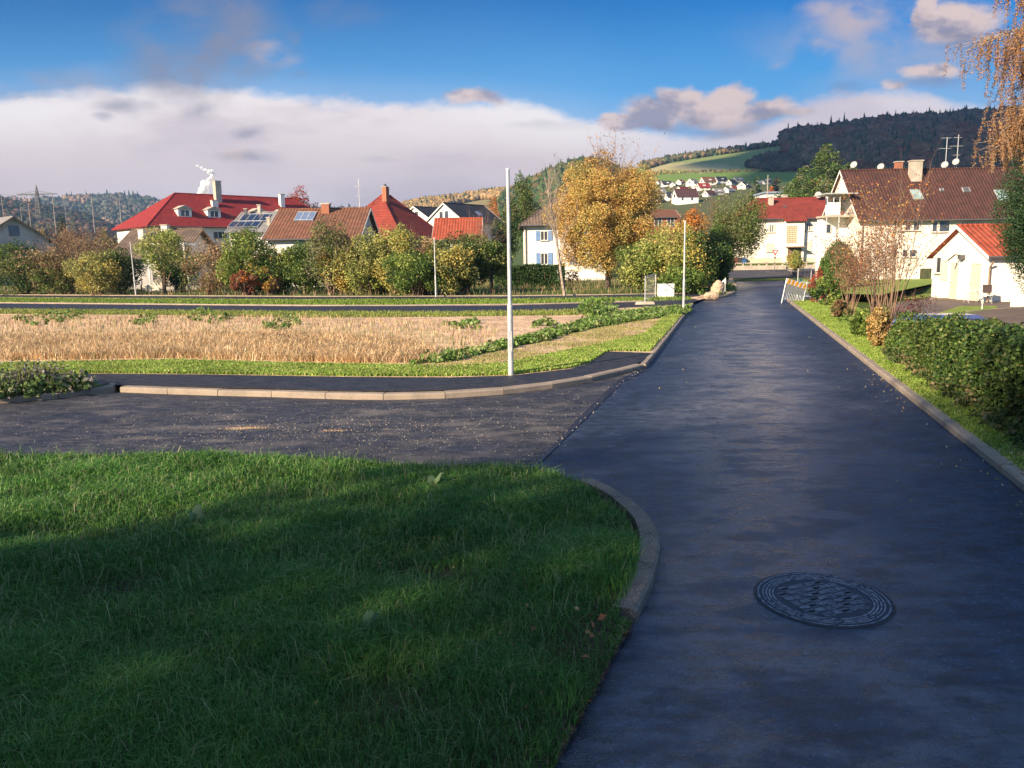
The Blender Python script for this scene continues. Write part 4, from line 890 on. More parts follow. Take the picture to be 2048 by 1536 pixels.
MB().box(0, Lp, 0, 0.12, hp-0.2, hp).box(0, Lp, 2.4, 2.5, hp-0.2, hp).box(0, 0.1, 0.12, 2.4, hp-0.2, hp).box(Lp-0.1, Lp, 0.12, 2.4, hp-0.2, hp).build('frame', FRAMEW, pg)
MB().box(0.1, Lp-0.1, 0.12, 2.4, hp-0.08, hp-0.04).build('roof', RGREY, pg)
for xx in (0.0, Lp-0.12): MB().box(xx, xx+0.12, 0, 0.12, -0.1, hp-0.2).build('post', FRAMEW, pg)
tr = hpos(280, 560, 66, 0.1); te = tag(empty('terrace', tr), 'low terrace with white parapet and sheltered wall behind the left light pole', 'terrace')
MB().box(0, 3.2, 0, 0.2, 0, 0.55).build('parapet', CREAM, te); MB().box(-0.1, 4.2, -0.3, 2.8, 2.0, 2.12).build('roof', FRAMEW, te); MB().box(0, 4, 2.4, 2.6, 0, 2.0).build('wall', CREAM, te)
for xx in (0, 3.9): MB().box(xx, xx+0.12, 0, 0.12, 0, 2.0).build('post', FRAMEW, te)

# commercial building far behind and the low orange building before the village
fb = tag(empty('flat_building', hpos(1530, 400, 240)), 'long low pale building with flat blue-grey roof in front of the hill', 'building')
zf = fb.location.z; hf = V(1560, 383, 240).z-zf
MB().box(0, 11, 0, 10, -4, hf-0.5).build('wall', WHITE, fb); MB().box(-0.5, 11.5, -0.6, 10, hf-0.5, hf).build('roof', M('blue_roof', (0.22,0.28,0.36), (0.18,0.22,0.30), 1), fb)
for i in range(3): MB().box(3.8+i*1.5, 4.6+i*1.5, -0.05, 0, 0.0, hf-1.2).build('window', GLASS, fb)
ob = hpos(1300, 470, 130, 0.5); Hb, Rb, sb = gable('low brick-red building with dark windows behind the golden tree', ob, 0, 4.6, 8, V(1320, 434, 130).z-0.5, V(1320, 421, 134).z-0.5, BRICK, RBROWN2, ov=0.4)
for i in range(2): window(Hb, 4.6, 8, 'F', 1.3+i*2.0, V(1320, 444, 130).z-0.5, 1.1, 1.2, panes=2)

# village on the hillside: small houses standing on the slope
vil = [(1304,375,15,RORANGE,52,'red-roofed white house at the left end of the village, beside the golden tree'),
 (1322,368,11,RBROWN,30,'small brown-roofed house second from the left end of the village'),
 (1336,373,17,RDARK,10,'white house with dark roof left in the top row of the village'),
 (1351,374,14,RGREY,60,'white house with pale grey roof, second row of the village, left part'),
 (1365,369,15,RRED,50,'white house with small bright red roof in the top row of the village'),
 (1372,389,25,RRED2,40,'large crimson-roofed house in the middle of the village'),
 (1391,372,22,RGREY,52,'tall white house with grey roof, top row of the village centre'),
 (1399,378,17,RDARK,48,'white house with black roof and dormers right of the crimson-roofed one'),
 (1412,381,23,RRED2,12,'house with low dark red roof in the centre of the village'),
 (1423,371,27,RBROWN2,14,'wide russet-roofed house in the top row of the village'),
 (1447,367,21,RDARK,12,'white black-roofed house right of the wide russet one in the top row'),
 (1441,390,20,RGREY,20,'pale house with grey roof in the lower right of the village'),
 (1468,370,17,RDARK,40,'house with black roof and red front right in the village'),
 (1480,364,15,RGREY,15,'white house with grey roof highest at the right end of the village'),
 (1470,380,13,RRED,35,'little red-roofed house near the right end of the village'),
 (1495,378,22,RDARK,50,'large cream gabled house with black roof near the lone spruce'),
 (1523,369,12,RGREY,20,'grey-roofed house right of the lone spruce'),
 (1536,368,13,RDARK,15,'small black-roofed house at the far right of the village'),
 (1323,392,25,RGREY,25,'long grey-roofed house in the lower left of the village'),
 (1350,401,25,RDARK,8,'dark flat-pitched shed roof in the lower middle of the village'),
 (1320,408,25,RDARK,50,'white gabled house with black roof at the lowest left of the village'),
 (1388,398,27,RORANGE,42,'house with orange roof and white gable at the lower middle of the village'),
 (1384,408,50,RBROWN,6,'wide brown-roofed house lowest in the middle of the village'),
 (1424,394,20,RBROWN,30,'brown-roofed house half hidden by trees below the dark red roof'),
 (1462,386,18,RGREY,44,'pale gabled house behind the tall green roadside tree')]
rng = np.random.default_rng(3)
for px, py, wp, rm, yw, lb in vil:
    g_ = P(px, py); Yv = g_.y; wd_ = wp*1.22/FPX*Yv; L_ = wd_*0.66/max(math.cos(math.radians(yw))*0.9+0.2, .5)*1.0+1.5; Wd = min(wd_*0.62, 9); he_ = Wd*0.42; hr_ = he_+Wd*0.42
    g_.x -= wd_*0.5*math.cos(math.radians(yw))-math.sin(math.radians(yw))*Wd*0.35
    Hv, Rv, sv = gable(lb, g_, math.radians(yw), L_, Wd, he_, hr_, WHITE if rng.uniform() < .7 else CREAM, rm, ov=0.5, ovg=0.4, group='houses of the village on the hillside', gutter=False)
    for i in range(2): MB().box(L_*(0.25+0.45*i)-0.5, L_*(0.25+0.45*i)+0.5, -0.04, 0, he_*0.45, he_*0.8).build('window', GLASS, Hv)
    MB().box(-0.04, 0, Wd*0.36, Wd*0.64, he_*0.9, he_*1.3).build('window', GLASS, Hv)
    if rng.uniform() < .6:
        a = L_*rng.uniform(.3, .7); MB().box(a-0.8, a+0.8, Wd*0.12, Wd*0.4, he_+0.2, he_+0.2+Wd*0.18).build('dormer', WHITE, Rv)
# ---------------------------------------------------------------- light poles
def pole(px, base, top, Yz, r, label, collar=True, zb=ZF):
    b = P(px, base, zb); tp = V(px, top, b.y).z; h = tp-b.z; o = tag(empty('light_pole', b), label, 'light pole', 'steel light poles without lamp heads')
    MB().tube((0,0,-0.2), (0,0,h*0.34), r, r*0.97, 20).build('lower_tube', GALV, o, smooth=False)
    MB().tube((0,0,h*0.34), (0,0,h*0.37), r, r*0.72, 20).tube((0,0,h*0.37), (0,0,h), r*0.72, r*0.60, 20).build('upper_tube', GALV, o)
    MB().tube((0,0,h), (0,0,h+0.03), r*0.66, r*0.6, 16).build('cap', PLAST, o)
    MB().box(-0.03, 0.03, -r-0.004, -r+0.02, h*0.12, h*0.22).build('service_door', GALV, o)
    return o
pole(1022, 750, 340, None, 0.052, 'tall bare steel light pole at the back edge of the pavement, tallest of the four')
pole(1367, 622, 443, None, 0.050, 'bare steel light pole in the leafy weeds beside the main road')
pole(872, 594, 476, None, 0.050, 'slim bare steel light pole by the far footpath, between the shrubs right of the middle')
pole(272, 591, 484, None, 0.050, 'leaning slim steel light pole by the far footpath, leftmost of the four').rotation_euler = (0, math.radians(-1.2), 0)

# ---------------------------------------------------------------- manhole
mh = P(1645, 1197, 0); mo = tag(empty('manhole_cover', (mh.x, mh.y, 0.004), math.radians(20)), 'round cast-iron manhole cover with chequered ribs in the asphalt road', 'manhole cover')
IRON = M('cast_iron', (0.020, 0.024, 0.036), (0.012, 0.014, 0.022), 14, rough=0.5, spec=0.5, bump=0.003, bscale=80)
IRONW = M('worn_iron', (0.30, 0.30, 0.34), (0.10, 0.10, 0.125), 26, rough=0.4, spec=0.6, metal=0.3)
Rm = 0.41
MB().lathe((0,0,0), [(Rm*1.05, -0.02), (Rm*1.05, -0.002), (Rm*1.0, -0.001)], 64).build('surround', ASPHNEW, mo)
MB().lathe((0,0,0), [(Rm, -0.02), (Rm, -0.001), (Rm*0.99, 0.0), (Rm*0.70, 0.0)], 64).build('frame', IRON, mo)
rings = MB()
for r_, a_ in ((0.975, 0), (0.90, .1), (0.85, .2), (0.80, .05), (0.75, .15)):
    nseg = 9
    for s in range(nseg):
        for j in range(8):
            t0 = (s+0.04+a_+0.92*j/8)/nseg*2*math.pi; t1 = (s+0.04+a_+0.92*(j+1)/8)/nseg*2*math.pi; ra, rb_ = Rm*(r_-0.011), Rm*(r_+0.011)
            rings.prism([(ra*math.cos(t0), ra*math.sin(t0), 0.0), (rb_*math.cos(t0), rb_*math.sin(t0), 0.0), (rb_*math.cos(t1), rb_*math.sin(t1), 0.0), (ra*math.cos(t1), ra*math.sin(t1), 0.0)], (0, 0, 0.004))
rings.build('frame_ribs', IRONW, mo)
lid = MB().lathe((0,0,0), [(Rm*0.71, -0.01), (Rm*0.71, 0.0005), (Rm*0.70, 0.001)], 64).build('lid', IRON, mo)
rb = MB(); hole = MB(); c_ = Rm*0.70/4.2
for i in range(-5, 6):
    for j in range(-5, 6):
        cx_, cy_ = i*c_, j*c_
        if math.hypot(cx_, cy_) > Rm*0.62: continue
        if (i+j) % 2 == 0:
            for k in range(5): xx = cx_-c_*0.38+k*c_*0.19; rb.box(xx-0.004, xx+0.004, cy_-c_*0.30, cy_+c_*0.30, 0.001, 0.0055)
        else:
            for k in range(6): zz = cy_-c_*0.4+k*c_*0.16; rb.box(cx_-c_*0.45, cx_+c_*0.45, zz-0.002, zz+0.002, 0.001, 0.0025)
            if (i*3+j) % 4 == 1: hole.box(cx_-c_*0.35, cx_+c_*0.35, cy_-c_*0.12, cy_+c_*0.12, 0.0011, 0.003)
rb.build('ribs', IRONW, lid); hole.build('vent_hole', M('black_hole', (0.012,0.012,0.015), rough=1), lid)

# ---------------------------------------------------------------- barriers, boxes, stones, signs
def mesh_fence(name, a, b, h, label, cat='fence', panel=None, tilt=0.0, board=False, nz=9):
    a, b = Vector(a), Vector(b); L_ = (b-a).length; o = tag(empty(name, a, math.atan2(b.y-a.y, b.x-a.x)), label, cat)
    o.rotation_euler[0] = tilt
    MB().tube((0,0,0), (0,0,h), 0.022, k=8).tube((L_,0,0), (L_,0,h), 0.022, k=8).tube((0,0,h), (L_,0,h), 0.022, k=8).tube((0,0,0.15), (L_,0,0.15), 0.018, k=8).build('frame', GALV, o)
    w_ = MB(); n = max(int(L_/0.3), 4)
    for i in range(1, n): xx = L_*i/n; w_.tube((xx,0,0.15), (xx,0,h), 0.0022, k=4)
    for i in range(1, nz): zz = 0.15+(h-0.15)*i/nz; w_.tube((0,0,zz), (L_,0,zz), 0.0022, k=4)
    w_.build('wire_mesh', GALV, o); return o
f1a, f1b = P(1290, 607, ZF), P(1311, 596, ZF); f1h = V(1284, 553, f1a.y).z-ZF
ff = mesh_fence('site_fence', f1a, f1b, f1h, 'narrow wire-mesh site fence panel standing on a concrete foot left of the white boxes')
tag(MB().prism([(-0.45,-0.12,0),(0.45,-0.12,0),(0.38,-0.1,0.13),(-0.38,-0.1,0.13)], (0,0.24,0)).build('concrete_foot', CONC, None, P(1290, 609, ZF)), 'grey concrete foot under the narrow wire-mesh fence panel', 'fence foot')
bxp = P(1317, 597, ZF); bw = 31/FPX*bxp.y; bh = 28/FPX*bxp.y
uc = tag(empty('utility_cabinet', bxp), 'white two-door distribution cabinet on the grass by the side street', 'utility cabinet')
MB().box(0, bw, 0, 0.35, 0.02, bh-0.03).build('body', PLAST, uc); MB().box(-0.02, bw+0.02, -0.03, 0.38, bh-0.03, bh+0.02).build('lid', PLAST, uc)
for i in (0, 1): dd = MB().box(bw*(0.02+0.49*i), bw*(0.47+0.49*i), -0.015, 0.0, 0.08, bh-0.08).build('door', PLAST, uc); MB().box(bw*(0.42+0.12*i), bw*(0.44+0.12*i), -0.03, -0.015, bh*0.5, bh*0.62).build('handle', DGREY, dd)
MB().box(0.02, bw-0.02, 0.02, 0.33, -0.15, 0.02).build('base', CONC, uc)
def rock(name, px, base, w_, h_, seed, label):
    g = P(px, base, ZF); rng = np.random.default_rng(seed); n, m = 12, 18; Vs = []; R_ = w_/2/FPX*g.y; Hh_ = h_/FPX*g.y
    for i in range(n+1):
        ph = math.pi*i/n
        for j in range(m):
            t = 2*math.pi*j/m; x, y, z = math.sin(ph)*math.cos(t), math.sin(ph)*math.sin(t), math.cos(ph)
            k = 1+0.14*math.sin(3*x+seed)+0.12*math.sin(4*y+2*z+seed*2)+0.05*math.sin(9*z+7*x)
            Vs.append((x*k*R_, y*k*R_*0.8, max(z*k*Hh_*0.62+Hh_*0.4, -0.1)))
    F_ = [(i*m+j, i*m+(j+1) % m, (i+1)*m+(j+1) % m, (i+1)*m+j)[::-1] for i in range(n) for j in range(m)]
    me = bpy.data.meshes.new(name); me.from_pydata(Vs, [], F_); me.update()
    return tag(link(name, me, M('rock_mat', (0.50,0.38,0.27), (0.36,0.27,0.19), 5, bump=0.05, bscale=8), None, g), label, 'boulder')
rock('boulder', 1434, 590, 27, 27, 1, 'tall sandy boulder on the grassy corner beside the post'); rock('boulder', 1422, 597, 28, 14, 5, 'low wide sandy boulder in front of the tall one')
gp = P(1443, 590, ZF); mp = tag(empty('marker_post', gp), 'white bent marker post between the boulder and the road corner', 'post'); s_ = gp.y/FPX
MB().box(-1.2*s_, 1.2*s_, -0.03, 0.03, 0, 25*s_).prism([(-1.2*s_, -0.03, 25*s_), (1.2*s_, -0.03, 24*s_), (6*s_, -0.03, 29*s_), (4.5*s_, -0.03, 31*s_)], (0, 0.06, 0)).build('body', PLAST, mp)
MB().box(1.3*s_, 4.5*s_, -0.02, 0.0, 2*s_, 22*s_).build('panel', M('pale_panel', (0.55,0.52,0.5)), mp)
gp = P(1450, 586, ZF); mp = tag(empty('hydrant_post', gp), 'thin post with white bottle-shaped head behind the bent marker post', 'post')
MB().tube((0,0,-0.1), (0,0,19*s_), 0.9*s_, k=8).build('pole', GALV, mp); MB().lathe((0,0,19*s_), [(1.0*s_,0),(1.9*s_,1.5*s_),(1.9*s_,8*s_),(0.9*s_,10*s_),(0.6*s_,13*s_)], 12).build('head', PLAST, mp)
# barrier on the right, with the striped top
ba, bb_ = P(1563, 607, 0.02), P(1594, 597, 0.05); Lb = 1.35
br = tag(empty('road_barrier', (ba.x, ba.y, 0.03), math.radians(28)), 'leaning grey mesh road barrier with yellow and white striped top board', 'barrier'); br.rotation_euler[1] = math.radians(14)
hb = 50/FPX*ba.y
MB().tube((0,0,0), (0,0,hb), 0.028, k=8).tube((Lb,0,0.28), (Lb,0,hb+0.12), 0.028, k=8).tube((0,0,0.2), (Lb,0,0.36), 0.02, k=6).tube((0,0,hb*0.5), (Lb,0,hb*0.5+0.12), 0.02, k=6).build('frame', GALV, br)
g_ = MB()
for i in range(1, 13): xx = Lb*i/13; g_.box(xx-0.012, xx+0.012, -0.01, 0.01, 0.22, hb*0.5+0.06)
g_.build('bars', GALV, br); MB().box(0.03, Lb-0.03, -0.012, 0.012, hb*0.52, hb*0.80).build('mesh_panel', M('grey_net', (0.33,0.34,0.34), rough=0.8), br)
bd = MB().box(-0.02, Lb+0.02, -0.03, -0.015, hb*0.80, hb*1.02).build('board', PLAST, br); st = MB()
for i in range(5): x_ = 0.02+i*Lb/5; st.prism([(x_, -0.036, hb*0.81), (x_+Lb*0.11, -0.036, hb*0.81), (x_+Lb*0.17, -0.036, hb*1.01), (x_+Lb*0.06, -0.036, hb*1.01)], (0, 0.005, 0))
st.build('stripes', M('orange_stripe', (0.85,0.38,0.02), rough=0.5), bd)
f2a, f2b = P(1594, 601, 0.0), P(1628, 592, 0.0); f2h = 62/FPX*f2a.y
mesh_fence('site_fence', f2a, f2a+Vector((0.95, 0.8, 0)), f2h, 'tall wire-mesh site fence with small green plate right of the striped barrier')
pl = MB().box(0.12, 0.38, -0.03, -0.02, f2h*0.60, f2h*0.68).build('plate', M('green_plate', (0.15,0.5,0.38)), bpy.data.objects['site_fence.001'])
fl = mesh_fence('site_fence', P(1600, 597, 0), P(1640, 600, 0), 0.85, 'low wire-mesh fence section lying before the red-tipped bush')
# low wall by the far path
la, lb2 = P(1549, 541, 0.1), P(1594, 556, 0.0); d_ = (lb2-la); o = tag(empty('edging_wall', (la.x, la.y, 0), math.atan2(d_.y, d_.x)), 'low dark block wall beside the far asphalt path', 'wall')
MB().box(0, d_.length, -0.1, 0.1, -0.1, 0.55).build('blocks', M('dark_block', (0.12,0.10,0.10), (0.07,0.06,0.06), 3), o); MB().box(-0.05, d_.length+0.05, -0.14, 0.14, 0.55, 0.60).build('coping', CONC, o)
# give-way sign
gs = V(1549, 542, 90); ys = tag(empty('yield_sign', (gs.x, 90, 0.2)), 'red and white triangular give-way sign on a post before the cream house', 'traffic sign')
zc = V(1549, 504, 90).z-0.2; sz = 13.5/FPX*90/2
MB().tube((0,0,-0.3), (0,0,zc+0.3), 0.035, k=8).build('pole', DGREY, ys)
pt = MB().prism([(-sz, -0.05, zc+sz*0.6), (0, -0.05, zc-sz*1.13), (sz, -0.05, zc+sz*0.6)], (0, 0.02, 0)).build('plate', REDP, ys)
k_ = 0.56; MB().prism([(-sz*k_, -0.056, zc+sz*0.36), (0, -0.056, zc-sz*1.13+sz*0.66), (sz*k_, -0.056, zc+sz*0.36)], (0, 0.005, 0)).build('centre', PLAST, pt)
MB().box(-0.1, 0.1, -0.05, 0.0, zc-sz*1.9, zc-sz*1.4).build('plate', DGREY, ys)
# garden lantern, table and chair, car
ln = P(1964, 618, ZD); lo = tag(empty('garden_lantern', (ln.x, ln.y, ZD)), 'small white garden lantern post on the edge of the driveway', 'lantern'); s_ = ln.y/FPX
MB().lathe((0,0,0), [(1.6*s_,0),(1.3*s_,1*s_),(0.9*s_,2*s_),(0.9*s_,10*s_),(1.5*s_,11*s_)], 10).build('post', PLAST, lo)
MB().lathe((0,0,11*s_), [(1.6*s_,0),(2.4*s_,5*s_)], 6).build('glass', M('lantern_glass', (0.6,0.58,0.5), rough=0.2), lo); MB().lathe((0,0,16*s_), [(3.2*s_,0),(0.8*s_,2.2*s_),(0.3*s_,3.5*s_)], 6).build('cap', PLAST, lo)
tb = P(1938, 597, ZD); tb = Vector((25.3, 43.4, ZD)); to = tag(empty('garden_table', (tb.x, tb.y, ZD)), 'small pale folding garden table outside the outbuilding', 'table')
MB().box(-0.45, 0.45, -0.3, 0.3, 0.68, 0.71).build('top', PLAST, to)
for s_ in (-0.35, 0.35): MB().tube((s_, -0.28, 0), (s_, 0.28, 0.68), 0.015, k=6).build('leg', GALV, to); MB().tube((s_, 0.28, 0), (s_, -0.28, 0.68), 0.015, k=6).build('leg', GALV, to)
co = tag(empty('garden_chair', (tb.x+0.35, tb.y-0.75, ZD), -0.4), 'folding garden chair with dark back beside the small table', 'chair')
MB().box(-0.22, 0.22, -0.2, 0.2, 0.43, 0.46).build('seat', PLAST, co); MB().prism([(-0.22,0.2,0.55),(0.22,0.2,0.55),(0.22,0.32,1.0),(-0.22,0.32,1.0)], (0,0.025,0)).build('backrest', M('dark_cloth', (0.06,0.04,0.04)), co)
for sx_ in (-0.2, 0.2): MB().tube((sx_,-0.2,0), (sx_,0.22,0.62), 0.013, k=6).build('leg', GALV, co); MB().tube((sx_,0.22,0), (sx_,-0.2,0.45), 0.013, k=6).build('leg', GALV, co)
cr = V(1928, 640, 16.5); ca = tag(empty('parked_car', (V(1930, 640, 17.6).x, 18.2, -0.52-0.14), math.radians(86)), 'blue car parked behind the hedge with only its roof showing', 'car')
CARP = M('car_paint', (0.06,0.11,0.30), (0.05,0.10,0.28), 1, rough=0.15, spec=0.7)
prof = [(-2.0,0.25),(-2.0,0.72),(-1.85,0.86),(-1.25,0.92),(1.6,0.95),(2.05,0.88),(2.1,0.25)]
MB().prism([(x, -0.82, z) for x, z in prof], (0, 1.64, 0)).build('body', CARP, ca)
cab0 = [(-1.25,0.92),(-0.62,1.36),(0.0,1.46),(0.9,1.44),(1.45,1.30),(1.85,0.95)]
nn = len(cab0); cb = MB(); cb.v = [(x, -0.80, z) if i in (0, nn-1) else (x, -0.60, z) for i, (x, z) in enumerate(cab0)] + [(x, 0.80, z) if i in (0, nn-1) else (x, 0.60, z) for i, (x, z) in enumerate(cab0)]
cb.f = [tuple(range(nn))[::-1], tuple(range(nn, 2*nn))] + [(i, i+1, nn+i+1, nn+i) for i in range(nn-1)]
cb.build('roof', CARP, ca)
for s_ in (-1, 1):
    MB().prism([(-1.05, s_*0.79, 0.97), (1.6, s_*0.79, 0.98), (1.2, s_*0.66, 1.28), (-0.5, s_*0.66, 1.32)], (0, s_*0.02, 0)).build('side_window', GLASS, ca)
    for xx in (-1.25, 1.3):
        wh = MB().tube((xx, s_*0.66, 0.3), (xx, s_*0.84, 0.3), 0.3, k=24).build('wheel', DGREY, ca); MB().tube((xx, s_*0.80, 0.3), (xx, s_*0.85, 0.3), 0.18, k=16).build('rim', GALV, wh)
MB().tube((1.1, 0, 1.4), (1.35, 0, 1.6), 0.01, k=5).build('antenna', DGREY, ca)
for s_ in (-0.6, 0.6): MB().box(-2.03, -1.98, s_-0.15, s_+0.15, 0.62, 0.76).build('headlight', PLAST, ca)

# wood pile
wp_ = P(1124, 566, ZF); wo = tag(empty('wood_pile', wp_), 'dark pile of stacked firewood under boards by the clipped hedge', 'wood pile'); rng = np.random.default_rng(8)
segs = [(rng.uniform(0,1.5), 0, 0.1+0.12*k+rng.normal()*0.02, rng.uniform(0,1.5), 0.9, 0.1+0.12*k, 0.06, 0.055) for k in range(8) for _ in range(13)]
segs = [(s[0], s[1], s[2], s[0], s[4], s[5], s[6], s[7]) for s in segs]; Vv, F = tubes_np(segs, 7); fast('logs', Vv, F, WOODP, wo)
MB().prism([(-0.2,-0.1,1.1),(1.7,-0.1,1.0),(1.7,-0.1,1.06),(-0.2,-0.1,1.16)], (0,1.2,0)).build('boards', M('grey_boards', (0.16,0.13,0.11), (0.09,0.07,0.06), 5), wo)

# ---------------------------------------------------------------- pylon, railway masts, wires
PYL = M('pylon_steel', (0.17,0.17,0.18), rough=0.6)
def lattice(name, px, base, top, Yq, label, arms):
    b = V(px, base, Yq); H = V(px, top, Yq).z-b.z; o = tag(empty(name, b), label, 'pylon'); segs = []; k = Yq/FPX
    wb_, wt = 9.0*k, 3.0*k; nlev = 9; zt = H*0.80
    def cor(z): w_ = (wb_+(wt-wb_)*min(z/zt, 1))/2; return [np.array([sx_*w_, sy_*w_, z]) for sx_, sy_ in ((-1,-1),(1,-1),(1,1),(-1,1))]
    for i in range(nlev):
        a, c = cor(zt*i/nlev), cor(zt*(i+1)/nlev)
        for j in range(4):
            segs += [(*a[j], *c[j], .16, .16), (*a[j], *c[(j+1) % 4], .08, .08), (*a[(j+1) % 4], *c[j], .08, .08)]
    for c in cor(zt): segs.append((*c, 0, 0, H, .14, .06))
    Vv, F = tubes_np(segs, 4); fast('tower', Vv, F, PYL, o)
    for z, l in arms:
        sg = [(-l, 0, z, l, 0, z, .22, .22)]
        for s_ in (-1, 1):
            sg.append((0, 0, z+2.6*k*2.2, s_*l, 0, z, .08, .08))
            for q in (0.3, 0.55, 0.8): sg.append((s_*l*q, 0, z, s_*l*q, 0, z+(1-q)*2.6*k*2.2, .06, .06)); sg.append((s_*l*q*0.98, 0, z, s_*l*q*0.98, 0, z-1.2, .09, .09))
        Vv, F = tubes_np(sg, 4); fast('cross_arm', Vv, F, PYL, o)
    return o
lattice('pylon', 79, 435, 369, 330, 'steel lattice power pylon with one wide cross-arm, standing at the left above the roofs', [(V(79, 388, 330).z-V(79, 435, 330).z, 39/FPX*330)])
mi = 0
for px, base, top, Yq, lb in ((8,425,395,210,'pale railway mast at the left edge of the picture'),(44,428,405,260,'thin railway mast just left of the pylon'),(62,440,409,200,'pale railway mast below the pylon'),(113,455,391,170,'tallest pale railway mast right of the pylon'),(135,450,412,240,'short railway mast right of the tallest one'),(190,452,393,190,'railway mast in the middle between the pylon and the bright red roof'),(243,433,394,200,'railway mast directly left of the bright red roof'),(212,430,410,300,'short distant railway mast before the wooded hill')):
    b = V(px, base+14, Yq); H = V(px, top, Yq).z-b.z; o = tag(empty('railway_mast', b), lb, 'mast', 'railway masts at the left')
    MB().tube((0,0,0), (0,0,H), 0.12, 0.07, 6).build('pole', M('mast_mat', (0.34,0.29,0.26), rough=0.8), o)
    MB().tube((0,0,H*0.72), (3.2 if mi % 2 else -3.2,0,H*0.76), 0.04, k=5).tube((0,0,H*0.9), (3.0 if mi % 2 else -3.0,0,H*0.78), 0.03, k=5).build('bracket', PYL, o); mi += 1
WIREM = M('wire_mat', (0.28,0.26,0.25), rough=0.6)
for i, (a, b, c, d, Ya, Yb) in enumerate(((-60,400,250,417,200,230),(-60,413,250,424,200,230),(-60,404,190,432,170,300),(-60,424,195,428,200,240),(-60,378,79,389,300,330),(79,389,330,425,330,600),(60,389,330,421,330,600),(-60,430,240,440,180,200),(-60,392,240,430,170,260))):
    p0, p1 = V(a, b, Ya), V(c, d, Yb); segs = []; q = [p0.lerp(p1, t/10)+Vector((0,0,-1.2*4*(t/10)*(1-t/10))) for t in range(11)]
    for s in range(10): segs.append((*q[s], *q[s+1], .045, .045))
    Vv, F = tubes_np(segs, 4); tag(fast('overhead_wire', Vv, F, WIREM), 'thin overhead wire strung between the railway masts and the pylon', 'wire', 'overhead wires at the left')
bm = V(1534, 412, 230); o = tag(empty('utility_pole', bm), 'pale wooden pole with cross-bars before the village slope', 'pole'); H = V(1534, 350, 230).z-bm.z
MB().tube((0,0,-3), (0,0,H), 0.14, 0.1, 6).build('pole', CONC, o); MB().tube((-0.8,0,H-1.2), (0.8,0,H-1.2), 0.06, k=5).tube((-0.6,0,H-2.2), (0.6,0,H-2.2), 0.05, k=5).build('cross_bar', GALV, o)
bm = V(513, 430, 700)
# chimney steam beyond the roofs
st = V(408, 402, 900); rng = np.random.default_rng(4); mbv = []; Vs = []; Fs = []
pth = [(409,402,5),(407,396,5.5),(405,388,7),(408,381,7.5),(410,373,7),(409,367,6),(414,370,5),(419,362,5.5),(422,356,6),(426,352,5),(424,345,5),(418,343,4.5),(411,340,4),(404,336,3.5),(398,333,3)]
for i, (a, b, r_) in enumerate(pth):
    for j in range(3):
        c_ = V(a+rng.normal()*1.6, b+rng.normal()*1.6, 900+rng.normal()*2); R_ = r_*(1.15 if i < 6 else 0.8)/FPX*900*rng.uniform(0.7, 1.1); n0 = len(Vs)
        for ii in range(9):
            for jj in range(12):
                ph, t = math.pi*ii/8, 2*math.pi*jj/12; k_ = R_*(1+0.12*math.sin(3*t+i)*math.sin(4*ph+j)); Vs.append((c_.x+k_*math.sin(ph)*math.cos(t), c_.y+k_*math.sin(ph)*math.sin(t), c_.z+k_*math.cos(ph)))
        Fs += [(n0+ii*12+jj, n0+ii*12+(jj+1) % 12, n0+(ii+1)*12+(jj+1) % 12, n0+(ii+1)*12+jj)[::-1] for ii in range(8) for jj in range(12)]
me = bpy.data.meshes.new('steam_plume'); me.from_pydata(Vs, [], Fs)
sm_ = tint_mat('steam_mat', 0.4, 1.0, 0.0); t = NT(sm_.node_tree)
for n_ in list(t.n):
    if n_.type == 'ATTRIBUTE': t.n.remove(n_)
for n_ in t.n:
    if n_.type == 'BSDF_PRINCIPLED': n_.inputs['Base Color'].default_value = (0.96, 0.95, 0.94, 1)
    if n_.type == 'BSDF_TRANSLUCENT': n_.inputs[0].default_value = (0.96, 0.95, 0.94, 1)
mxs = [n_ for n_ in t.n if n_.type == 'MIX_SHADER'][0]; tp_ = t.new('ShaderNodeBsdfTransparent'); m2 = t.new('ShaderNodeMixShader')
tc_ = t.new('ShaderNodeTexCoord').outputs['Object']; t.put(m2.inputs[0], t.ramp(t.noise(tc_, 0.45, 5), 0.36, 0.56, 0.15, 0.95))
t.l.new(tp_.outputs[0], m2.inputs[1]); t.l.new(mxs.outputs[0], m2.inputs[2]); t.l.new(m2.outputs[0], t.n['Material Output'].inputs[0])
sp_o = link('steam_plume', me, sm_); rmd = sp_o.modifiers.new('remesh', 'REMESH'); rmd.mode = 'VOXEL'; rmd.voxel_size = 0.5; rmd.use_smooth_shade = True
tag(sp_o, 'white steam plume rising behind the bright red roof', 'steam', None, 'stuff')
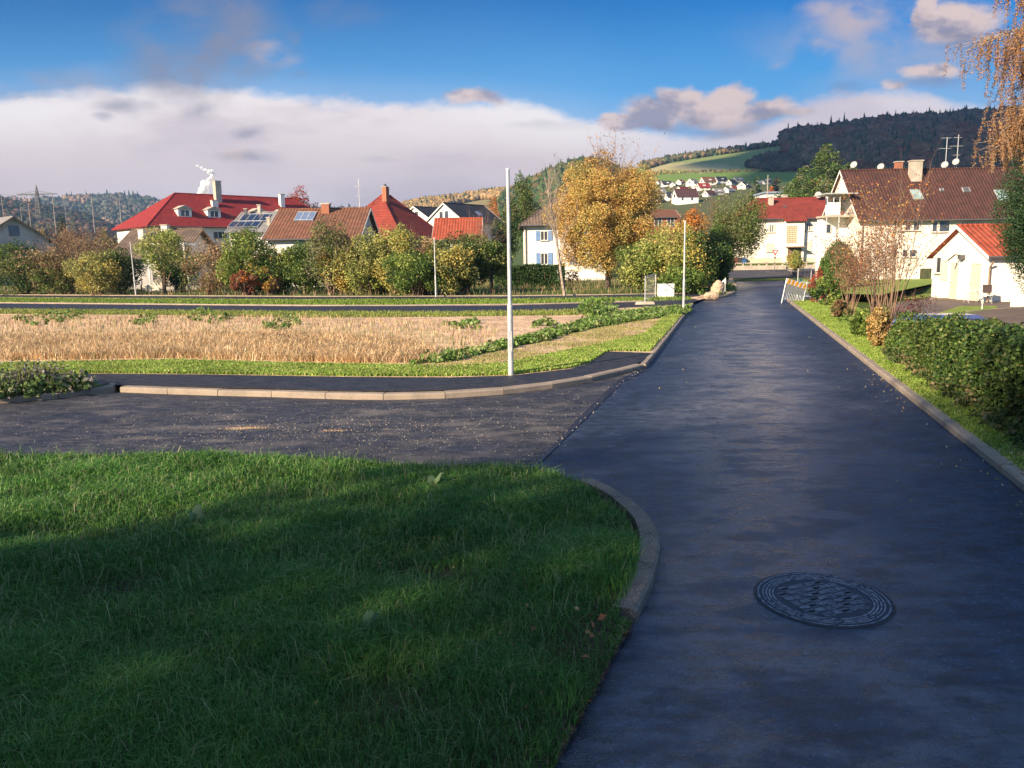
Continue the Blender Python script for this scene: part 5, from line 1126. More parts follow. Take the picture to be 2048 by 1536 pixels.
# ---------------------------------------------------------------- shrubs along the far path
G1 = 'shrubs and small trees along the far footpath'
def mixp(*a): return list(a)
SH = [ # px, top, base, hw, palette, n, twigs, kind, label
 (38,474,588,52,[(DGREEN,3),(GREEN,4),(OLIVE,2)],6500,.3,'shrub','broad dark green shrub at the left edge below the grey house'),
 (110,500,589,45,[(GREEN,3),(OLIVE,3),(BRN,1)],5000,.3,'shrub','olive green shrub between the grey house and the yellow-green bush'),
 (160,447,589,72,[(BRN,5),(TAN,3),(OLIVE,2)],2300,3.0,'shrub','tall nearly bare brown shrub with tangled twigs right of the grey house'),
 (196,502,590,44,[(YGRN,4),(YEL,2),(OLIVE,2)],5200,.3,'shrub','yellow-green bush left of the leaning light pole'),
 (240,500,589,36,[(DGREEN,3),(GREEN,2),(OLIVE,2)],4500,.3,'shrub','dark green bush directly behind the leaning light pole'),
 (330,450,586,40,[(YGRN,4),(LGRN,3),(GREEN,2)],3000,.4,'tree','slender yellow-green tree with a dark trunk before the white carport'),
 (358,500,580,26,[(DGREEN,4),(GREEN,2)],2000,.2,'shrub','small dark shrub under the slender yellow-green tree'),
 (425,478,590,55,[(BRN,3),(TAN,3),(OLIVE,3)],3000,2.5,'shrub','sparse twiggy brown-green shrub with pale stems left of the solar roof'),
 (500,452,589,42,[(GREEN,4),(LGRN,2),(YEL,1)],6000,.5,'shrub','tall green shrub in front of the white wall under the solar roof'),
 (556,500,589,38,[(DGREEN,4),(GREEN,2),(ORA,1)],5000,.3,'shrub','dark green shrub with some orange leaves under the russet roof'),
 (492,540,590,22,[(BRN,3),(ORA,1),((0.28,0.10,0.06),3)],1300,.3,'bush','low reddish-brown bush at the foot of the tall green shrub'),
 (540,528,591,20,[(GOLD,2),(BRN,2),(YEL,2)],1300,.2,'bush','low golden-orange bush under the russet roof'),
 (612,480,589,46,[(GREEN,4),(LGRN,3),(DGREEN,1)],6000,.3,'shrub','bright green shrub below the middle of the russet roof'),
 (663,440,589,38,[(OLIVE,4),(GRY,4),(GREEN,2)],3600,1.5,'shrub','tall loose grey-green shrub in front of the brick chimney'),
 (688,478,590,32,[(YEL,4),(GOLD,2),(YGRN,2)],4200,.3,'shrub','golden-yellow shrub beside the tall grey-green one'),
 (736,455,588,38,[(YGRN,4),(LGRN,3),(OLIVE,2)],5000,.4,'shrub','yellow-green shrub before the grey gable of the russet-roofed house'),
 (722,484,585,26,[(DGREEN,4),(BRN,1)],1800,.6,'shrub','very dark shrub in the gap between two yellow ones'),
 (755,525,591,24,[(YEL,4),(GOLD,3)],2200,.2,'bush','low yellow bush at the path edge below the yellow-green shrub'),
 (800,447,588,44,[(YEL,3),(YGRN,4),(LGRN,2)],5800,.4,'shrub','tall yellow-green shrub before the steep red roof'),
 (848,462,589,34,[(YEL,4),(TAN,3),(YGRN,2)],4200,.6,'shrub','pale yellow shrub directly left of the middle light pole'),
 (832,495,590,44,[(GREEN,4),(DGREEN,2),(LGRN,2)],5600,.2,'shrub','green bush at the foot of the tall yellow-green shrub'),
 (905,478,590,40,[(DGREEN,2),(YGRN,3),(YEL,2)],4600,.2,'shrub','dark green bush with yellow patches right of the middle light pole'),
 (935,458,589,44,[(DGREEN,3),(OLIVE,3),(GREEN,3)],5600,.5,'shrub','large olive-green shrub below the orange-red roof'),
 (984,478,586,30,[(GREEN,3),(OLIVE,3),(YGRN,1)],3600,.3,'tree','small rounded green tree left of the nearest light pole')]
for i, (px, top, base, hw, pl, n, tw, kind, lb) in enumerate(SH):
    yd = P(px, min(base, 590), ZF).y + ((i*37) % 5-2)*0.6
    shrub('shrub' if kind == 'shrub' else ('bush' if kind == 'bush' else 'small_tree'), lb, kind, px, top, base, hw*1.5, pl, int(n*2.3), 0.14, i, G1, Yd=min(yd, 64), twigs=tw, zb=ZF, K=60 if kind != 'bush' else 18, low=0.28 if kind == 'tree' else 0.0, rsub=0.30)

# trees and hedges behind the row
shrub('pine_tree', 'dark dense pine with open layered crown left of the shuttered house', 'tree', 1050, 346, 560, 44, [(DGREEN,4),(GREEN,3),(OLIVE,2)], 9000, 0.22, 3, Yd=98, zb=0.2, K=34, low=0.12, rsub=0.26)
shrub('conifer', 'lower dark conifer between the orange-red roof and the shuttered house', 'tree', 1010, 420, 560, 28, [(DGREEN,4),(OLIVE,3)], 5000, 0.2, 4, Yd=90, zb=0.2, K=24, low=0.1)
shrub('autumn_tree', 'bright orange autumn tree behind the white gabled houses', 'tree', 992, 394, 470, 26, [(ORA,4),(GOLD,3)], 3800, 0.3, 5, Yd=150, zb=0.3, K=18)
shrub('red_maple', 'dark red maple crown rising behind the long red roof', 'tree', 607, 377, 470, 38, [(RED,4),((0.42,0.10,0.04),2),((0.22,0.05,0.04),2)], 9000, 0.3, 6, Yd=150, zb=0.3, K=40, low=0.25)
shrub('round_tree', 'small yellow-green tree right of the shaded grey gable', 'tree', 84, 434, 520, 15, [(YGRN,4),(YEL,1)], 1500, 0.25, 7, Yd=115, zb=0.3, K=12)
shrub('dark_conifer', 'dark conifer among the railway masts', 'tree', 124, 410, 460, 12, [(DGREEN,4)], 1500, 0.5, 8, Yd=230, zb=0.3, K=12)
shrub('bare_tree', 'leafless brown tree behind the white gable right of the orange roof', 'tree', 968, 432, 560, 26, [(BRN,3)], 300, 0.12, 9, Yd=80, zb=0.2, K=10, twigs=3)
for i, (px, top, hw, lb) in enumerate(((60,440,40,'brown treetops behind the grey gable'),(150,446,38,'brown bushes under the railway masts'),(215,448,30,'brown bushes left of the bright red roof corner'),(415,470,30,'grey bare bushes under the dormers of the long building'))):
    shrub('bare_bush', lb, 'bush', px, top, 560, hw, [(BRN,4),(TAN,2),(OLIVE,1)], 2400, 0.25, 20+i, 'brown bushes behind the shrub row', Yd=100, zb=0.2, K=20, twigs=1.5)
# clipped hedge in the garden
def hedge(name, label, a, b, width, h, palette, n, size, seed=1, zb=0.0, taper=0.0, cat='hedge'):
    rng = np.random.default_rng(seed); a, b = Vector(a), Vector(b); d = b-a; L_ = d.length; o = tag(empty(name, (a.x, a.y, zb), math.atan2(d.y, d.x)), label, cat)
    s = rng.uniform(0, L_, n); fc = rng.choice(3, n, p=[0.38, 0.38, 0.24]); yv = rng.uniform(0, width, n); zv = rng.uniform(0, h, n); dp = np.abs(rng.normal(size=n))*0.07
    lump = 0.10*np.sin(s*2.3+1)+0.07*np.sin(s*5.1+zv*3)+0.05*np.sin(zv*6+s*1.3)
    y = np.where(fc == 0, dp-lump, np.where(fc == 1, width-dp+lump, yv)); z = np.where(fc == 2, h-dp*1.2+lump*0.8+0.05*np.sin(yv*5+s*3), zv)
    y = np.where(fc == 0, y+0.10*(z/h)**2, y)
    en = rng.uniform(size=n) < 0.10*3/max(L_, 3); se = rng.integers(0, 2, n); s = np.where(en, np.where(se == 0, dp, L_-dp)+lump*0.6, s); y = np.where(en, yv, y); z = np.where(en, zv, z)
    Pn = np.stack([s, y, z], 1); D = np.zeros((n, 3)); D[:, 0] = np.where(en, np.where(se == 0, -1.2, 1.2), 0); D[:, 1] = np.where(fc == 0, -1.2, np.where(fc == 1, 1.2, 0)); D[:, 2] = np.where(fc == 2, 1.2, 0.35)
    c = pal(rng, palette, n)*rng.uniform(0.55, 1.35, n)[:, None]
    k = (np.sin(s*1.7)+np.sin(z*4+s*0.9))*0.15; c = c*(1+k[:, None])
    Pn[:, 2] *= 1+taper*(s/L_-0.5)
    Q, F = leafquads(rng, Pn, D, size, 0.8); fast('foliage', Q, F, LEAF, o, np.repeat(c, 4, 0))
    sg = [];
    for i in range(int(L_*5)):
        xx = rng.uniform(0, L_); yy = rng.uniform(width*0.1, width*0.9); sg.append((xx, yy, -0.05, xx+rng.normal()*0.2, yy+rng.normal()*0.15, h*0.92, 0.014, 0.006))
    Vv, F = tubes_np(sg, 5); fast('stems', Vv, F, TWIG, o)
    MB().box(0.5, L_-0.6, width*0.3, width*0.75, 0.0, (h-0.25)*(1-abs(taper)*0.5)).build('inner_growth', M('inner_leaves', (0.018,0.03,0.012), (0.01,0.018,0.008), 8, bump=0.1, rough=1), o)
    return o
hy = P(1060, 570, ZF).y
hedge('clipped_hedge', 'dark green clipped garden hedge in front of the shuttered house', (V(990, 560, 62).x, 62, 0), (V(1130, 560, 62).x, 62, 0), 1.0, V(1060, 531, 62).z-ZF, [(DGREEN,4),((0.04,0.09,0.025),3)], 9000, 0.12, zb=ZF)
# tall bare tree and the big golden tree
bt = P(1130, 592, ZF); bo = tag(empty('bare_birch', bt), 'thin leafless pale-barked tree left of the big golden tree', 'tree'); rng = np.random.default_rng(12)
Hb_ = V(1095, 292, bt.y).z; sg = []; p_ = np.array([0, 0, -0.1]); ps = [p_]; 
for i in range(8): p_ = p_+np.array([-0.14+rng.normal()*0.03, 0.05, Hb_/8*0.8]); ps.append(p_)
for i in range(8): sg.append((*ps[i], *ps[i+1], 0.10*(1-i/10), 0.10*(1-(i+1)/10)))
for i in range(26):
    j = rng.integers(2, 8); a = ps[j]; t_, _ = branchy(rng, a, Hb_*0.42*(1.1-j/12), 0.5, 1, 2, 0.022, lean=0.5, k=3, forks=3); sg += t_
Vv, F = tubes_np(sg, 4); fast('trunk', Vv, F, BARKP, bo)
gy = 58.0; gb_ = V(1215, 570, gy); gb_.z = ZF; go_ = tag(empty('golden_tree', gb_), 'big round-crowned tree with golden-brown autumn leaves in the centre of the picture', 'tree'); rng = np.random.default_rng(21)
Hg = V(1210, 300, gy).z-ZF; Rg = 122/FPX*gy; cx_ = -0.30
fo, cen = crown('crown', rng, (cx_, 0, Hg*0.52, Rg*1.0, Rg*0.95, Hg*0.50), 95000, 0.115, [((0.56,0.36,0.11),5),((0.44,0.25,0.08),3),((0.56,0.44,0.14),3),(YGRN,1.6),(BRN,0.6)], go_, K=190, rsub=0.17, inner=0.3, mixing=0.5)
trunk(rng, go_, Hg*0.8, 0.20, cen, BARK, 40, k=7, base=0.15)
sg, tp = branchy(rng, (cx_, 0, Hg*0.55), Hg*0.47, 0.5, 26, 2, 0.03, lean=0.65, forks=3); Vv, F = tubes_np(sg, 3); fast('twigs', Vv, F, TWIG, go_)
ti = rng.integers(0, len(tp), 700); lp = tp[ti]+rng.normal(size=(700, 3))*0.12; Q, F = leafquads(rng, lp, lp*0, 0.13); fast('top_leaves', Q, F, LEAF, go_, np.repeat(pal(rng, [(GOLD,3),(BRN,2)], 700), 4, 0))
# green and yellow bushes right of it, up to the road
for a in [('large_bush','broad light green bush leaning right of the golden tree',1282,470,590,66,[(LGRN,4),(YGRN,3),(GREEN,2)],8500,50,40),
 ('large_bush','tall yellow-green bush in the middle between golden tree and road',1345,438,590,62,[(YGRN,4),(YEL,3),(LGRN,3)],9500,49,44),
 ('large_bush','dark yellow-spotted bush behind the white cabinet',1395,455,590,48,[(GREEN,3),(YEL,2),(DGREEN,3)],8000,48,36),
 ('large_bush','dark green bush by the road bend with ivy foot',1432,480,588,34,[(DGREEN,5),(GREEN,2)],6500,52,30),
 ('large_bush','low green bush at the foot of the yellow-green bushes',1370,530,592,50,[(GREEN,4),(LGRN,2)],5500,46.5,26)]:
    shrub(a[0], a[1], 'bush', a[2], a[3], a[4], a[5], a[6], a[7], 0.14, a[2], 'bushes between the golden tree and the road', Yd=a[8], zb=ZF, K=a[9], mixing=0.3)
shrub('orange_tree', 'orange-leaved tree crown above the yellow-green bushes', 'tree', 1385, 412, 560, 36, [(ORA,3),(GOLD,4),(TAN,1)], 5000, 0.16, 70, Yd=70, zb=0.2, K=24, low=0.2)
shrub('orange_tree', 'rusty red-brown tree behind the low brick-red building', 'tree', 1362, 424, 560, 26, [(BRN,3),((0.30,0.12,0.06),3)], 2600, 0.25, 71, Yd=125, zb=0.4, K=18, low=0.2)
shrub('roadside_tree', 'tall green tree reaching over the road bend before the cream house', 'tree', 1448, 372, 560, 58, [(GREEN,4),(OLIVE,3),((0.16,0.19,0.07),3)], 17000, 0.15, 72, Yd=74, zb=0.2, K=60, low=0.16, offx=28)
shrub('roadside_tree', 'dark lower tree at the road bend under the tall green one', 'tree', 1440, 445, 560, 36, [(DGREEN,4),(GREEN,3)], 6500, 0.14, 73, Yd=66, zb=0.2, K=26, low=0.02)
shrub('grey_tree', 'grey-brown half bare tree between village and tall green tree', 'tree', 1432, 392, 500, 40, [(GRY,4),(BRN,3),(OLIVE,3)], 3400, 0.22, 74, Yd=130, zb=1, K=22, twigs=1.5)
shrub('autumn_tree', 'light brown autumn tree at the right flank of the golden tree', 'tree', 1300, 336, 420, 16, [(TAN,3),(BRN,2),(OLIVE,2)], 1700, 0.5, 75, Yd=235, zb=2, K=14)
# conifers
def conifer(name, label, px, top, base, hw, Yd, palette, n, size, seed, zb=None, K=60, lowf=0.35):
    rng = np.random.default_rng(seed); p = V(px, base, Yd); 
    if zb is not None: p.z = zb
    H = V(px, top, Yd).z-p.z; R = hw/FPX*Yd; o = tag(empty(name, p), label, 'tree')
    f, cen = crown('crown', rng, (0, 0, H*(lowf+1)*0.5, R, R, H*(1-lowf)*0.5), n, size, palette, o, K=K, rsub=0.24, cone=True, droop=0.0)
    sg = [(0, 0, -0.2, 0, 0, H*0.97, 0.02*H, 0.02)]
    for c in cen[::2]: sg.append((0, 0, max(c[2]-0.05*H, 0.1), *c, 0.008*H*0.5, 0.01))
    Vv, F = tubes_np(sg, 6); fast('trunk', Vv, F, BARK, o); return o
conifer('spruce_tree', 'tall spruce behind the cream house, its top highest', 1648, 288, 470, 112, 122, [((0.16,0.20,0.08),4),(DGREEN,2),(GREEN,3)], 26000, 0.30, 81, 1.0, 130)
conifer('spruce_tree', 'spruce right behind the gable of the big house, leaning against the tall one', 1690, 328, 470, 90, 128, [((0.16,0.20,0.08),4),(DGREEN,2),(GREEN,3)], 14000, 0.30, 86, 1.0, 60)
conifer('spruce_tree', 'shorter rounded conifer left of the tall spruce', 1602, 330, 470, 84, 126, [((0.15,0.19,0.08),4),(GREEN,3),(GRY,2)], 15000, 0.28, 82, 1.0, 60)
conifer('lone_spruce', 'dark lone spruce at the right end of the village', 1511, 346, 402, 15, 330, [(DGREEN,4),(GREEN,1)], 2200, 0.9, 83, None, 30, 0.0)
shrub('roadside_tree', 'dark round tree right of the village on the meadow edge', 'tree', 1552, 356, 385, 12, [((0.05,0.05,0.04),3),(OLIVE,2)], 900, 0.8, 84, Yd=330, K=10)
shrub('autumn_tree', 'small orange bush beside the pale wooden pole before the village', 'tree', 1545, 372, 392, 9, [(ORA,3)], 600, 0.7, 85, Yd=300, K=8)
# bushes in front of the houses
shrub('garden_bush', 'small yellow-green bush before the door of the cream house', 'bush', 1589, 502, 546, 22, [(YEL,2),(YGRN,4),(LGRN,4)], 4200, 0.14, 90, Yd=86, zb=0.35, K=24, low=0.02)
o = tag(empty('round_conifer', (V(1676, 548, 56).x, 56.0, -0.1)), 'domed evergreen half green and half brown in front of the big house', 'bush'); Yr = o.location.y; rng = np.random.default_rng(91)
Hr_, Rr_ = V(1676, 474, Yr).z, 38/FPX*Yr
n = 16000; d = sample_dir(rng, n); d[:, 2] = np.abs(d[:, 2])*1.0; sv = rng.uniform(0.86, 1.02, n)[:, None]; Pn = d*sv*np.array([Rr_, Rr_*0.9, Hr_]); Pn[:, 2] *= rng.uniform(0.0, 1, n)**0.05
low_ = rng.uniform(size=n) < 0.45; Pn[low_, :2] = d[low_, :2]/np.linalg.norm(d[low_, :2], axis=1, keepdims=True)*Rr_*sv[low_]; Pn[low_, 2] = rng.uniform(0, Hr_*0.62, low_.sum()); Pn[low_, :2] *= (1-0.35*(Pn[low_, 2:3]/Hr_)**2)
cg = pal(rng, [((0.10,0.19,0.045),3),(GREEN,2)], n); cb_ = pal(rng, [((0.20,0.15,0.08),3),(OLIVE,1)], n); k_ = (Pn[:, 0] > 0.1*Rr_+0.25*Rr_*np.sin(Pn[:, 2]*1.3)); cc = np.where(k_[:, None], cb_, cg)*rng.uniform(0.6, 1.3, n)[:, None]
Q, F = leafquads(rng, Pn, d*1.5, 0.11, 0.5); fast('foliage', Q, F, LEAF, o, np.repeat(cc, 4, 0))
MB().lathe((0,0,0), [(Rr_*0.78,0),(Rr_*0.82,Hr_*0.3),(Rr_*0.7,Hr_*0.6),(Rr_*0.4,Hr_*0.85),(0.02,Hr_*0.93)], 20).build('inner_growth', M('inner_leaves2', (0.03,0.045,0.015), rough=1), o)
YS = P(1650, 612, 0).y
shrub('leafy_shrub', 'green broad-leaved shrub with red tips right of the striped barrier', 'shrub', 1655, 545, 612, 36, [(GREEN,4),(DGREEN,2),(LGRN,1)], 5200, 0.11, 92, Yd=34, zb=-0.05, K=26)
shrub('red_shrub', 'small dark red leaved shrub behind the leafy one beside the fence', 'shrub', 1634, 532, 600, 22, [(RED,4),(BRN,2),(GREEN,1)], 1300, 0.10, 93, Yd=36, zb=-0.05, K=14, twigs=1)
def bare_shrub(name, label, px, top, base, hw, Yd, stems, nleaf, palette, seed, zb, leafz=(0.3, 1.0), size=0.07, r0=0.016, mat=TWIG, depth=3):
    rng = np.random.default_rng(seed); p = V(px, base, Yd); p.z = zb; H = V(px, top, Yd).z-zb; R = hw/FPX*Yd; o = tag(empty(name, p), label, 'shrub')
    sg, tips = branchy(rng, (0, 0, 0), H*0.95, 0.75, stems, depth, r0, lean=R/H*1.15, k=4, forks=3, sub=0.45); Vv, F = tubes_np(sg, 4); fast('stems', Vv, F, mat, o)
    if nleaf:
        i = rng.integers(0, len(tips), nleaf*3); lp = tips[i]+rng.normal(size=(nleaf*3, 3))*0.13; m_ = (lp[:, 2] > leafz[0]*H) & (lp[:, 2] < leafz[1]*H); lp = lp[m_][:nleaf]; nn_ = len(lp)
        Q, F = leafquads(rng, lp, lp*0, size); fast('leaves', Q, F, LEAF, o, np.repeat(pal(rng, palette, nn_)*rng.uniform(.7,1.3,nn_)[:,None], 4, 0))
    return o
bare_shrub('bare_shrub', 'bare twiggy grey-brown shrub left of the tall thin-stemmed one', 1698, 488, 652, 40, 27, 20, 1800, [(BRN,3),(RED,1),(TAN,2)], 95, -0.05, size=0.06)
bare_shrub('bare_shrub', 'dense reddish bare shrub behind the verge in front of the long house', 1752, 440, 660, 50, 25, 26, 3600, [((0.25,0.10,0.06),3),(BRN,3)], 96, -0.1, size=0.06)
bare_shrub('tall_shrub', 'very tall thin-stemmed shrub with few yellow-orange leaves before the brown roof', 1772, 352, 690, 62, 21.5, 15, 1300, [(GOLD,4),(YEL,1),(ORA,2),((0.35,0.12,0.06),4)], 97, -0.1, leafz=(0.35, 1.0), size=0.05, r0=0.02, depth=3)
bare_shrub('red_shrub', 'small dark purple-red shrub on the driveway side of the tall thin shrub', 1818, 590, 660, 22, 24, 9, 500, [((0.14,0.03,0.04),3)], 98, -0.5, size=0.06)
shrub('yellow_bush', 'low bush with dense yellow leaves at the left end of the ivy hedge', 'bush', 1756, 612, 704, 27, [((0.42,0.28,0.10),4),((0.46,0.33,0.14),3),(BRN,2),(OLIVE,1)], 3600, 0.06, 99, Yd=18.3, zb=0.0, K=26)
shrub('leafy_shrub', 'small green shrub between the bare shrub and the yellow bush', 'shrub', 1722, 615, 680, 24, [(LGRN,2),(GREEN,3)], 2600, 0.07, 101, Yd=20.5, zb=0.0, K=18)
shrub('low_bush', 'low dry brown bush on the verge below the bare shrub', 'bush', 1680, 600, 640, 26, [(BRN,3),(OLIVE,2),(TAN,2)], 2600, 0.08, 102, Yd=27, zb=0.0, K=16)
for i, (y0_, y1_, lb, pl, n_l) in enumerate(((13.2, 17.4, 'far sunlit half of the ivy hedge along the right verge', [(GREEN,4),(DGREEN,2),(OLIVE,1.5)], 17000), (7.6, 13.2, 'near half of the ivy hedge at the right edge, mostly in shade', [(GREEN,1.5),(DGREEN,4),(OLIVE,0.6)], 26000))):  # near half has darker leaves, its shade put into the colour
    ph = hedge('ivy_hedge', lb, (kerbx(y1_)+0.85, y1_, 0), (kerbx(y0_)+0.70, y0_, 0), -1.25, 1.0, pl, n_l, 0.072, 110+i, 0.05) if False else None
    a_, b_ = Vector((kerbx(y0_)+0.80+0.0, y0_, 0)), Vector((kerbx(y1_)+0.85, y1_, 0))
    dd = (b_-a_).normalized(); off = Vector((dd.y, -dd.x, 0))*1.3
    hh_ = hedge('ivy_hedge', lb, b_+Vector((0,0,0)), a_, 1.3, 0.80 if i == 0 else 1.02, pl, int(n_l*1.7), 0.056, 110+i, 0.05, taper=0.16 if i == 0 else 0.24)
    hh_['group'] = 'halves of the ivy hedge'
# dark cypress at the right edge and the weeping birch
Yc = 36; cp = V(2086, 560, Yc); cp.z = ZD; rng = np.random.default_rng(120); co_ = tag(empty('cypress_tree', cp), 'tall dense dark green cypress at the right edge', 'tree')
Hc = 2.2+ (508-225)/FPX*Yc + 0.5; Rc = 98/FPX*Yc
fo, cen = crown('crown', rng, (0, 0, Hc*0.54, Rc*1.08, Rc, Hc*0.50), 44000, 0.085, [((0.035,0.075,0.03),4),((0.05,0.10,0.04),3),((0.08,0.12,0.05),1)], co_, K=120, rsub=0.24)
q_ = crown('lower_crown', rng, (0, 0, Hc*0.36, Rc*1.02, Rc*0.9, Hc*0.22), 16000, 0.085, [((0.035,0.075,0.03),4),((0.05,0.10,0.04),3)], co_, K=40, rsub=0.3)
trunk(rng, co_, Hc*0.9, 0.16, cen, BARK, 20)
Yb = 30; bp = V(2200, 600, Yb); bp.z = ZD; wo_ = tag(empty('weeping_birch', bp), 'weeping birch with hanging strands of orange-brown leaves at the top right', 'tree'); rng = np.random.default_rng(130)
sg = []; m = 10; prev = np.array([0, 0, 0.0])
top_ = 14.0
for i in range(m): nx_ = np.array([0.05*math.sin(i), 0.03*i, top_*(i+1)/m]); sg.append((*prev, *nx_, 0.2*(1-i/m)+0.03, 0.2*(1-(i+1)/m)+0.03)); prev = nx_
LP = []; 
def limb(px, py, spread, nstr, lo, hi, z0, yoff=0.0):
    """a limb that arches out to a picture point and drops leafy strands"""
    e = np.array(V(px, py, Yb+yoff)-bp); a = np.array([0, 0, z0]); pts = []
    for t in np.linspace(0, 1, 9): q = a*(1-t)+e*t; q[2] += 1.0*math.sin(math.pi*t)*0.9; pts.append(q)
    for i in range(8): sg.append((*pts[i], *pts[i+1], 0.055*(1-i/10), 0.055*(1-(i+1)/10)))
    for s in range(nstr):
        i = rng.uniform(4.5, 8); j = min(int(i), 7); q = pts[j]+(pts[j+1]-pts[j])*(i-j)+rng.normal(size=3)*np.array([spread, spread, 0.12])
        q[0] = q[0]; L_ = rng.uniform(lo, hi); sg.append((*(pts[j]), *q, 0.012, 0.006)); c = q.copy(); dr = rng.normal(size=2)*0.03
        k = int(L_/0.11)
        for t in range(k):
            c2 = c+np.array([dr[0]*1.0*math.exp(-t*.3)+rng.normal()*0.008, dr[1]+rng.normal()*0.008, -0.11]); sg.append((*c, *c2, 0.004, 0.004))
            for _ in range(11): LP.append(c+rng.normal(size=3)*np.array([0.045, 0.045, 0.05]))
            c = c2
limb(1945, 92, 0.42, 55, 0.5, 1.9, 9.5); limb(1925, 105, 0.15, 10, 0.4, 1.2, 9.5)
limb(2020, 110, 0.42, 70, 0.9, 2.9, 9.8); limb(2060, 120, 0.5, 60, 1.0, 3.0, 9.8); limb(2025, -20, 0.4, 55, 0.6, 1.8, 12.0); limb(2080, 0, 0.5, 50, 0.8, 2.2, 12.0)
limb(2040, 235, 0.5, 75, 0.8, 2.2, 7.6); limb(2000, 265, 0.4, 60, 0.6, 1.6, 7.0); limb(1985, 300, 0.3, 36, 0.4, 1.1, 6.6); limb(2070, 220, 0.5, 60, 0.8, 2.4, 7.4)
Vv, F = tubes_np(sg, 4); fast('trunk', Vv, F, BARKP, wo_)
LP = np.array(LP); Q, F = leafquads(rng, LP, LP*0, 0.055, 0.7); fast('leaves', Q, F, LEAF, wo_, np.repeat(pal(rng, [((0.40,0.24,0.10),4),((0.38,0.18,0.08),3),((0.26,0.14,0.08),3)], len(LP))*rng.uniform(.7,1.25,len(LP))[:,None], 4, 0))

# trees behind the viewpoint whose shade lies over the foreground
for i, (x, y, h_, r_, lb) in enumerate(((-27,-11,8.4,4.2,'first'),(-21,-9,8.0,3.8,'second'),(-15.5,-7,8.4,3.6,'third'),(-11.8,-7.4,13.2,4.0,'fourth'),(-8.4,-7.0,11.4,3.3,'fifth'),(-33,-14,8.8,4.5,'sixth'),(-12.5,-12,10.4,4.0,'seventh'),(-6.5,-10.5,8.6,3.2,'eighth'))):
    o = tag(empty('shade_tree', (x, y, 0)), '%s broad-leaved tree in the row behind the viewpoint that shades the lawn' % lb, 'tree', 'shade trees behind the viewpoint'); rng = np.random.default_rng(150+i)
    f, cen = crown('crown', rng, (0, 0, h_*0.54, r_, r_, h_*0.46), 7500, 0.30, [(GREEN,3),(OLIVE,2)], o, K=46, rsub=0.34); trunk(rng, o, h_*0.7, 0.2, cen, BARK, 12)
# ---------------------------------------------------------------- woods on the hills
def wood(name, label, k, region, n, hm, palette, seed, cf=0.25, patch=None, cfun=None):
    """tree crowns over a hillside region given as a picture polygon; each crown a jagged lump or cone on the real slope"""
    rng = np.random.default_rng(seed); (tu, tv), y0, yr = HILLS[k]; us0, us1 = [f(ux(p[0]) for p in region) for f in (min, max)]; acc = []
    for _ in range(60):
        uu = rng.uniform(us0, us1, n*3); yy_ = y0+(yr*1.04-y0)*rng.uniform(0, 1, n*3)**0.8; xx = uu*yy_; zz = hillz(k, xx, yy_); q = np.stack([xx, yy_, zz], 1)
        px, py = topx(q); q = q[inpoly(px, py, region)]; acc.append(q)
        if sum(map(len, acc)) >= n: break
    q = np.concatenate(acc)[:n]; n = len(q); px, py = topx(q)
    isc = rng.uniform(size=n) < cf; h = hm*rng.uniform(0.55, 1.4, n)*np.clip((q[:, 1]-y0*0.6)/(yr-y0*0.6), 0.45, 1)*np.where(isc & (rng.uniform(size=n) < 0.4), 1.35, 1); r = h*np.where(isc, 0.22, 0.46)*rng.uniform(0.8, 1.2, n)
    # crown template: rings of a rough lobe
    a, b = 5, 8; ph = np.linspace(0.05, 1, a); th = np.arange(b)/b*2*np.pi
    prof_r = np.sin(np.pi*np.clip(ph, 0, .97)); prof_z = 0.5-0.5*np.cos(np.pi*ph)
    Rr = np.where(isc[:, None], 1.0-ph[None]*0.98, prof_r[None]); Zr = np.where(isc[:, None], ph[None], 0.12+0.88*prof_z[None])
    jit = rng.uniform(0.55, 1.35, (n, a, b)); ang = th[None, None]+rng.uniform(0, 1, (n, 1, 1)); rad = r[:, None, None]*Rr[:, :, None]*jit
    Xv = q[:, 0, None, None]+rad*np.cos(ang); Yv = q[:, 1, None, None]+rad*np.sin(ang); Zv = q[:, 2, None, None]-0.5+h[:, None, None]*(Zr[:, :, None]+rng.normal(size=(n, a, b))*0.06)
    Vv = np.stack([Xv, Yv, Zv], -1).reshape(-1, 3); F = []
    for i in range(a-1):
        for j in range(b): F.append((i*b+j, i*b+(j+1) % b, (i+1)*b+(j+1) % b, (i+1)*b+j))
    F = (np.arange(n)[:, None, None]*a*b+np.array(F)[None]).reshape(-1, 4)
    c = pal(rng, palette, n); fld = np.sin(px*0.021+py*0.06)+np.sin(px*0.047-py*0.05+seed)
    if patch is not None: m_ = fld > patch[1]; c[m_] = pal(rng, patch[0], m_.sum())
    c[isc] = np.array([0.028, 0.05, 0.028])*rng.uniform(0.8, 1.5, isc.sum())[:, None]
    cv = np.repeat(c*rng.uniform(0.7, 1.3, n)[:, None], a*b, 0)*rng.uniform(0.75, 1.25, n*a*b)[:, None]
    return tag(fast(name, Vv, F, CANOPY, None, cv), label, 'woodland', None, 'stuff')
WB = [((0.12,0.075,0.05),3),((0.14,0.09,0.055),3),((0.07,0.07,0.04),2),((0.18,0.08,0.05),1.5)]
wood('hill_forest', 'dark brown and evergreen wood covering the right hillside above the brown roof', 'C', [(1560,300),(1575,284),(1620,272),(1700,258),(1780,245),(1900,240),(2100,225),(2330,210),(2330,420),(1700,420),(1690,352),(1640,345),(1600,330),(1565,312)], 11000, 12.5, WB, 1, 0.16, ([((0.15,0.055,0.035),3),((0.16,0.08,0.04),2)], 1.1))
